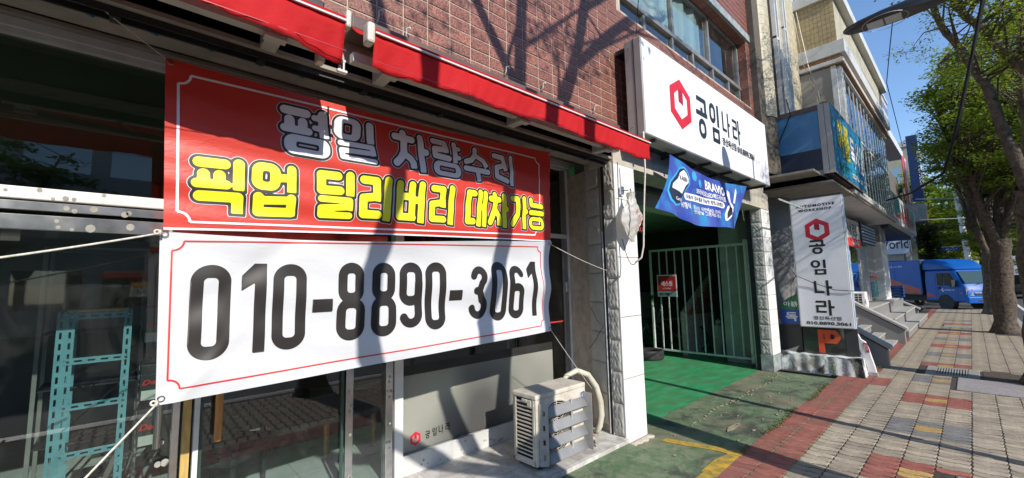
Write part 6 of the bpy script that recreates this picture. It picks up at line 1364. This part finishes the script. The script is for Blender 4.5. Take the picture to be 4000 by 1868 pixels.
for i, (x, nc, nl, sz, lab) in enumerate(((18.6, 520, 150, .085, 'second street tree with scaly bark and a sprouting side limb'), (26.7, 400, 130, .11, 'third street tree behind the blue truck cab'), (35.5, 260, 90, .15, 'fourth street tree beyond the truck'), (45, 220, 80, .18, 'fifth street tree down the kerb'), (56, 180, 70, .22, 'sixth street tree far down the kerb'))):
    yb = -.48 if i == 0 else (-.42 if i == 1 else -.6)
    tree((x, yb, 0), vase(x, yb-.04, .92 if i == 0 else .95, -.12, i, 8.3), lab, nc, nl, sz, 10+i, (x-4.6, x+4.2, -4.6, .95, 3.7 if i == 0 else (4.6 if i == 1 else 2.4), 8.8), m=LG2, spread=.55, twig=.014)
T0 = [([(2.35, -.5, -.05), (2.3, -.5, .9), (2.25, -.5, 2.0), (2.2, -.5, 2.3)], .22, .19),
      ([(2.2, -.5, 2.0), (1.3, -.5, 2.75), (.70, -.5, 3.15), (.64, -.5, 3.7), (.74, -.5, 4.1), (.84, -.5, 4.6), (.74, -.5, 5.2), (.4, -.5, 6.6), (0, -.4, 8)], .09, .05),
      ([(2.2, -.5, 2.1), (1.62, -.5, 3.2), (1.80, -.5, 3.95), (1.97, -.5, 5.0), (2.05, -.5, 6.2), (2.2, -.5, 8.4)], .085, .07), ([(2.25, -.5, 2.2), (2.40, -.5, 3.3), (2.43, -.5, 4.2), (2.45, -.5, 5.1), (2.9, -.5, 6.2), (3.3, -.5, 8.0)], .10, .07),
      ([(2.9, -.5, 6.0), (4.0, -.5, 7.0), (5.4, -.5, 7.9)], .06, .03), ([(2.0, -.5, 5.4), (1.2, -.4, 6.6), (.9, -.3, 8.2)], .06, .03)]
tree((2.35, -.5, 0), T0, 'street tree just outside the picture that throws branch shadows on the banners', 64, 60, .06, 77, (-1.2, 6.0, -3.5, .3, 6.0, 9.6), spread=.5, twig=.012)
tree((-6, -.5, 0), vase(-6, -.5, 1, 0, 9), 'street tree further left outside the picture', 150, 80, .09, 78, (-10, -2.4, -4, .8, 3.6, 8.6), m=LG2)
for i, x in enumerate((-14, -4, 6, 16, 28, 42, 58, 76)):
    tree((x, -17.2, -.12), [([(x, -17.2, -.12), (x, -17.2, 2.5)], .2, .16)]+[(([(x, -17.2, 2.2), (x+dx, -17.2+dy, 4.5), (x+dx*1.8, -17.2+dy*1.8, 7)]), .1, .03) for dx, dy in ((-1, .5), (1, .6), (.2, -1), (-.5, -.6))],
         ['first', 'second', 'third', 'fourth', 'fifth', 'sixth', 'seventh', 'eighth'][i]+' tree along the far side of the road', 90, 60, .2, 100+i, (x-3.4, x+3.4, -20.4, -14.2, 3.0, 7.6), m=LG2, spread=.6, twig=.012, name='far_side_tree')
for i, (x, y) in enumerate(((44, 2.3), (52, 1.2), (64, .4))):
    tree((x, y, -.1), vase(x, y, .9, 0, 60+i, 8.6), ['leafy tree by the side lane behind the truck', 'leafy tree beyond the truck near the office block', 'leafy tree farthest up the pavement'][i], 170, 90, .2, 140+i, (x-3.6, x+3.6, y-2.4, y+2.0, 1.8, 9.4), m=LG2, spread=.7, twig=.014, name='roadside_tree')
cn = thing('conifer', 'dark conifer behind the truck beside the far shop', 'tree', (37, 1.6, 0)); MB().tube([(0, 0, 0), (0, 0, 6)], [.12, .02], 8).build('trunk', M['bark'], cn)
rr3 = random.Random(5); cl = [(rr3.gauss(0, .5)*(1-z/8), rr3.gauss(0, .35)*(1-z/8), z) for z in [rr3.uniform(.3, 4.6) for _ in range(90)]]; link_mesh('crown', leaf_mesh('crown', leaves(cl, 60, .16, 4, .8, .45), LD), cn)

# ================================================================ delivery truck
tk = thing('delivery_truck', 'blue delivery box truck turning out of the side lane', 'truck', (30.4, .36, -.06), rz=math.atan2(-.69, -.72))
# local frame: +x forward, +y left of the truck, z up; front axle at x=0 near the origin corner
def TB(name, m, mb, **k): return mb.build(name, m, tk, **k)
def hull(sections, name, m, **k):
    """sections: list of (x, halfwidth, z0, z1, crown)"""
    mb_ = MB(); nn = 0; ring_ = []
    for (x, hw, z0, z1, cr_) in sections:
        pts = [(x, -hw, z0), (x, -hw*1.0, z0+(z1-z0)*.55), (x, -hw*.95, z1-cr_), (x, -hw*.80, z1), (x, hw*.80, z1), (x, hw*.95, z1-cr_), (x, hw, z0+(z1-z0)*.55), (x, hw, z0)]; ring_.append(pts)
    n = 8; mb_.add([p for r_ in ring_ for p in r_], [(i*n+k, i*n+(k+1) % n, (i+1)*n+(k+1) % n, (i+1)*n+k) for i in range(len(ring_)-1) for k in range(n)]+[tuple(range(n)), tuple(range((len(ring_)-1)*n, len(ring_)*n))[::-1]])
    return TB(name, m, mb_, **k)
W = .84
hull([(-1.02, W, .42, 2.0, .1), (.28, W, .42, 2.0, .1), (.50, W, .42, 1.93, .12), (.72, W, .42, 1.60, .16), (.93, W, .42, 1.22, .06), (1.0, W*.99, .42, 1.08, .1), (1.06, W*.97, .42, .92, .1), (1.07, W*.95, .45, .60, .05)], 'cab', M['bluepaint'], bevel=.035, smooth=30)
TB('box_body', M['bluepaint'], MB().box(-4.3, -1.12, -.92, .92, .72, 2.52), bevel=.03); TB('box_rib', M['navypanel'], MB().box(-4.3, -1.12, .921, .926, .72, .80).box(-1.13, -1.115, -.9, .9, .72, 2.5))
hull([(-1.1, W*.98, 1.98, 2.52, .12), (-.6, W*.97, 1.98, 2.50, .14), (0, W*.95, 1.98, 2.38, .14), (.35, W*.9, 1.98, 2.16, .08), (.48, W*.86, 1.97, 2.02, .02)], 'wind_deflector', M['bluepaint'], bevel=.03, smooth=30)
cg_, cgb = base_mat('car_glass', (.006, .007, .008), .25, 0, .12)
ws, wsb = base_mat('windscreen', (.04, .075, .085), .12, 0, .5)
TB('windscreen', ws, MB().add([(.93, -.73, 1.30), (.93, .73, 1.30), (.585, .68, 1.88), (.585, -.68, 1.88)], [(0, 1, 2, 3)]), solid=.012)
for s in (1, -1):
    y = s*(W+.004)
    TB('side_window', cg_, MB().add([(.62, y, 1.22), (.02, y, 1.18), (.02, y*.985, 1.80), (.30, y*.985, 1.80)], [(0, 1, 2, 3)]), solid=.008); TB('side_window', cg_, MB().add([(-.04, y, 1.18), (-.36, y, 1.2), (-.34, y*.985, 1.80), (-.04, y*.985, 1.80)], [(0, 1, 2, 3)]), solid=.008)
    TB('mirror', M['black'], MB().box(.50, .62, s*(W+.04), s*(W+.22), 1.14, 1.46).bar((.5, s*W, 1.2), (.56, s*(W+.1), 1.25), .03), bevel=.02)
    TB('door_seam', M['black'], MB().box(.66, .668, s*W, s*(W+.004), .5, 1.2).box(-.46, -.452, s*W, s*(W+.004), .5, 1.85)); TB('door_handle', M['black'], MB().box(-.34, -.2, s*W, s*(W+.015), 1.0, 1.12))
    hd_ = TB('headlight', pm('headlight_glass%d' % s, (.55, .55, .55), (.1, .1, .1), 9, .1), MB().prism([(1.03, s*.82, .74), (1.08, s*.56, .70), (1.035, s*.55, 1.0), (.985, s*.80, 1.05)], (.012, 0, 0)))
    TB('fog_lamp', M['steel'], MB().cyl((1.075, s*.6, .53), .05, .02, 0, 14));
    TB('indicator', pm('amber_lamp%d' % s, (.7, .12, .02), None, 5, .3), MB().cyl((.82, s*(W-.002), .84), .03, s*.012, 1, 10))
    for x in (0.0, -3.3):
        tyr = MB().torus((x, s*.73, .32), .235, .088, axis=1, n=32, m=10, sq=1.1).build('wheel', M['black'], tk, smooth='all')
        MB().ring((x, s*.79, .32), .12, .185, s*.03, 1, 28).cyl((x, s*.78, .32), .07, s*.05, 1, 16).build('rim', M['galv'], tyr)
        rm = MB()
        for a in range(6): rm.bar((x, s*.80, .32), (x+.16*math.cos(a*1.047), s*.80, .32+.16*math.sin(a*1.047)), .04, .02)
        rm.build('spoke', M['galv'], tyr)
    TB('side_rail', M['navypanel'], MB().box(-4.2, -1.15, s*.921, s*.928, .70, .76).box(-2.7, -2.69, s*.921, s*.925, .8, 2.45)); TB('cab_trim', M['black'], MB().box(-1.0, .60, s*(W+.001), s*(W+.006), .40, .47).box(-.42, .60, s*(W+.001), s*(W+.004), 1.10, 1.112)); TB('step', M['black'], MB().box(-.6, -.42, s*(W-.1), s*(W+.02), .36, .42))
    TB('wheel_arch', M['black'], MB().cyl((0, s*(W-.22), .36), .40, s*.223, 1, 28))
    stp = MB().add([(-4.28, s*.924, .74), (-2.0, s*.924, .74), (-3.0, s*.924, 1.1), (-4.28, s*.924, 1.7)], [(0, 1, 2, 3)]); TB('stripe', pm('orange_stripe%d' % s, (.55, .16, .02), None, 3, .4), stp)
    TB('stripe', pm('red_stripe%d' % s, (.5, .05, .02), None, 3, .4), MB().add([(-2.9, s*.927, .74), (-1.2, s*.927, .74), (-1.2, s*.927, .98), (-3.6, s*.927, 1.7)], [(0, 1, 2, 3)])); TB('stripe', M['greywhite'], MB().add([(-4.28, s*.929, .74), (-3.4, s*.929, .74), (-4.28, s*.929, 1.2)], [(0, 1, 2)]))
    TB('door_stripe', M['redline'], MB().add([(-.99, s*(W+.003), .60), (-.4, s*(W+.003), .60), (-.99, s*(W+.003), .86)], [(0, 1, 2)]))
tsd = lambda body, x, z, w_, h_: text('lettering', body, M['greywhite'], tk, (x, -W-.006, z), (1, 0, 0), (0, 0, 1), w_, h_, .02)
tsd('CJ대한통운 택배', -.02, .93, .52, .07); TB('emblem', M['greywhite'], MB().cyl((-.10, -W-.006, 1.02), .035, .006, 1, 10).cyl((-.17, -W-.006, .97), .03, .006, 1, 10).cyl((-.09, -W-.006, .92), .04, .006, 1, 10))
text('lettering', '세상을 잇는 택배', M['greywhite'], tk, (-3.2, -.925, 2.15), (1, 0, 0), (0, 0, 1), 1.0, .10, .01)
TB('bumper', M['bluepaint'], MB().box(.98, 1.12, -.83, .83, .36, .66), bevel=.04); TB('bumper_intake', M['black'], MB().box(1.115, 1.124, -.42, .42, .42, .52)); TB('bumper_trim', M['steel'], MB().box(1.12, 1.128, -.42, .42, .46, .475))
TB('grille_trim', M['steel'], MB().box(1.075, 1.09, -.50, .50, .80, .85), bevel=.008); TB('grille', M['black'], MB().box(1.07, 1.082, -.48, .48, .74, .80)); TB('number_plate', pm('yellow_plate', (.62, .42, .02), None, 5, .4), MB().box(1.122, 1.13, -.22, .22, .56, .68))
text('plate_lettering', '99바 8173', M['blackink'], tk, (1.131, -.18, .585), (0, 1, 0), (0, 0, 1), .36, .07, .03, .001); TB('badge', M['redline'], MB().cyl((1.078, -.02, .80), .05, .02, 0, 12))
TB('wiper', M['black'], MB().bar((1.0, -.3, 1.25), (.90, .25, 1.36), .015).bar((1.0, .35, 1.25), (.90, .7, 1.36), .015)); TB('chassis', M['black'], MB().box(-4.2, -.4, -.5, .5, .36, .72)); TB('mudguard', M['black'], MB().box(-1.1, -.62, -.8, .8, .3, .55))

# ================================================================ street furniture on the right
lp = thing('street_lamp', 'black LED street lamp head reaching in at the top of the picture', 'street lamp', (6.0, -.95, -.1))
MB().tube([(0, 0, 0), (0, 0, 4.6), (0, .05, 4.72)], [.07, .05, .04], 14).tube([(0, .02, 4.68), (0, .9, 4.66)], .032, 12).build('pole', M['dark'], lp, smooth=True)
hp = MB(); secs = [(.80, .05, .06), (.95, .085, .09), (1.15, .125, .10), (1.35, .135, .085), (1.55, .11, .06), (1.66, .07, .04), (1.70, .02, .015)]
n = 16; vs = []
for yy, hw, hh in secs:
    for k in range(n):
        a = 6.2832*k/n; z = math.sin(a)*hh; z = max(z, -.035); vs.append((math.cos(a)*hw, yy, 4.66+z))
hp.add(vs, [(i*n+k, i*n+(k+1) % n, (i+1)*n+(k+1) % n, (i+1)*n+k) for i in range(len(secs)-1) for k in range(n)]+[tuple(range(n)), tuple(range((len(secs)-1)*n, len(secs)*n))])
hp.build('lamp_head', pm('lamp_black', (.02, .021, .022), None, 5, .35), lp, smooth=35);
lm = MB()
for a in range(2):
    lm.box(-.085, .085, 1.20+a*.15, 1.335+a*.15, 4.66-.041, 4.66-.034)
lm.build('led_panel', pm('led_lens', (.6, .58, .54), (.4, .38, .36), 90, .4), lp); MB().ring((0, 1.34, 4.66-.040), .19, .196, .003, 2, 28).build('lens_rim', M['galv'], lp)
pb2 = thing('far_lamp_post', 'white lamp post with blue street name arrows beyond the truck', 'lamp post', (35.0, .0, -.1))
MB().tube([(0, 0, 0), (0, .02, 2.2), (0, .16, 6.0), (0, .2, 6.6)], [.15, .14, .12, .10], 14).tube([(0, .16, 5.68), (0, -.5, 5.82), (0, -1.2, 5.9)], [.06, .05, .05], 10).build('pole', M['whitepaint'], pb2, smooth='all'); MB().box(-.1, .1, -.9, -.5, 6.7, 6.8).build('lamp_head', M['whitemetal'], pb2, bevel=.02)
MB().box(-.14, -.12, -.15, .12, 1.9, 2.2).build('plate', M['whitepaint'], pb2)
ss = thing('street_name_sign', 'blue arrow street name sign on the white lamp post', 'sign', (34.7, .66, 3.1)); arr = [(0, -.33, -.07), (0, -.33, .07), (0, .33, .06), (0, .40, 0), (0, .33, -.06)]
MB().prism(arr, (.02, 0, 0)).build('board', pm('sign_blue2', (.01, .04, .35), None, 4, .4), ss); MB().bar((.05, .38, .14), (.05, -.62, .16), .03).build('bracket', M['whitemetal'], ss); text('lettering', '경산로 Gyeongsan-ro', M['greywhite'], ss, (-.005, .20, -.03), (0, -1, 0), (0, 0, 1), .45, .06, .02, .001)
gs = thing('gantry_sign', 'blue and green direction sign over the road behind the trees', 'sign', (60, -2.9, 3.3)); MB().box(0, .05, -.9, .2, 0, .95).build('board', pm('sign_blue3', (.01, .04, .30), None, 4, .4), gs); MB().box(-.01, 0, -.88, .18, .72, .92).build('green_strip', pm('sign_green3', (.01, .20, .12), None, 4, .4), gs)
text('lettering', '월드컵로', M['greywhite'], gs, (-.02, .0, .35), (0, -1, 0), (0, 0, 1), .6, .2, .02); MB().tube([(.1, -.3, -3.4), (.1, -.3, 2.3)], .06, 8).build('post', M['galv'], gs)
def car(x, y, rz, m, label, suv=False):
    t = thing('parked_car', label, 'car', (x, y, -.12), rz=rz); h = 1.0 if suv else .85
    def prof_(pts, hw, mm, nm, **k): MB().prism([(a, -hw, z) for a, z in pts], (0, 2*hw, 0)).build(nm, mm, t, **k)
    prof_([(-2.2, .3), (-2.25, .7), (-2.1, h), (1.1, h), (2.1, .78), (2.25, .5), (2.2, .3)], .88, m, 'body', bevel=.08)
    prof_([(-1.9, h), (-1.5, h+.55), (.3, h+.57), (1.15, h)], .74, cg_, 'cabin', bevel=.05); prof_([(-1.52, h+.55), (-1.4, h+.60), (.25, h+.62), (.35, h+.57)], .70, m, 'roof', bevel=.02)
    for a in (-1.35, 1.4):
        for s in (-1, 1): MB().torus((a, s*.80, .32), .22, .09, axis=1, n=24, m=8).cyl((a, s*.80, .32), .16, s*.06, 1, 14).build('wheel', M['black'], t, smooth='all')
    for s in (-1, 1): MB().box(2.18, 2.24, s*.45, s*.8, .62, .76).build('headlight', M['steel'], t, bevel=.02); MB().box(-2.27, -2.22, s*.5, s*.84, .6, .8).build('tail_light', M['redline'], t)
cw = pm('car_white', (.7, .7, .7), None, 3, .25); cbk = pm('car_black', (.02, .02, .022), None, 3, .25); csl = pm('car_silver', (.35, .36, .37), None, 3, .3)
for i, (x, y, m_, lab) in enumerate(((47, -2.1, cbk, 'dark car waiting on the road behind the nearest trunks'), (53.5, -2.0, cw, 'white car queued behind the dark car'), (62, -1.9, csl, 'silver car further down the road'), (72, -2.0, pm('car_yellow', (.6, .38, .03), None, 3, .3), 'yellow taxi far down the road'), (84, -2.0, cw, 'white car farthest down the road'), (50, -6.6, cbk, 'black car in the middle lane'), (66, -6.4, cw, 'white car in the middle lane'))):
    car(x, y, math.pi, m_, lab, i == 0)
# cables
rope('power_cable', [(7.0, -.45, 5.4), (7.0, -.37, 4.83), (7.05, -.24, 4.26), (7.1, -.11, 3.74), (7.2, -.0, 3.32), (7.5, .12, 3.0), (8.6, .5, 2.95), (11, 1.0, 3.2)], .016, 'thick black overhead cable sagging down from the top right', 'cable', 'cable', n=8)
rope('power_cable', [(7.03, -.46, 5.4), (7.02, -.385, 4.83), (7.08, -.23, 4.2), (7.12, -.12, 3.74), (7.2, -.015, 3.32)], .011, 'second black cable twisted round the thick overhead cable', 'cable', 'cable')
rope('thin_wire', [(15, .75, 9.0), (15.5, .95, 8.2), (18, 1.3, 8.0), (26, 1.6, 7.6)], .012, 'thin wire dropping across the open blue sky', 'cable', 'cable')
for i, (y0, z0, y1, z1) in enumerate(((1.6, 5.6, -3, 5.3), (1.6, 4.6, -4, 4.5), (1.6, 4.4, -4, 4.0))): rope('crossing_wire', sag((30+i, y0, z0), (31+i, y1, z1), .08), .02, ['upper', 'middle', 'lower'][i]+' pale wire crossing from the white sign box to the trees', 'whitemetal' if i < 2 else 'cable', 'cable')
bdp = thing('shadow_post', 'grey steel notice post standing at the kerb outside the picture', 'post', (4.32, -.75, -.02)); MB().tube([(0, 0, 0), (0, 0, 2.5)], .04, 10).build('pole', M['galv'], bdp); MB().box(-.16, .16, -.02, .02, .3, 2.6).build('board', M['whitemetal'], bdp)  # made-up post out of view, sized for the shadow band it throws
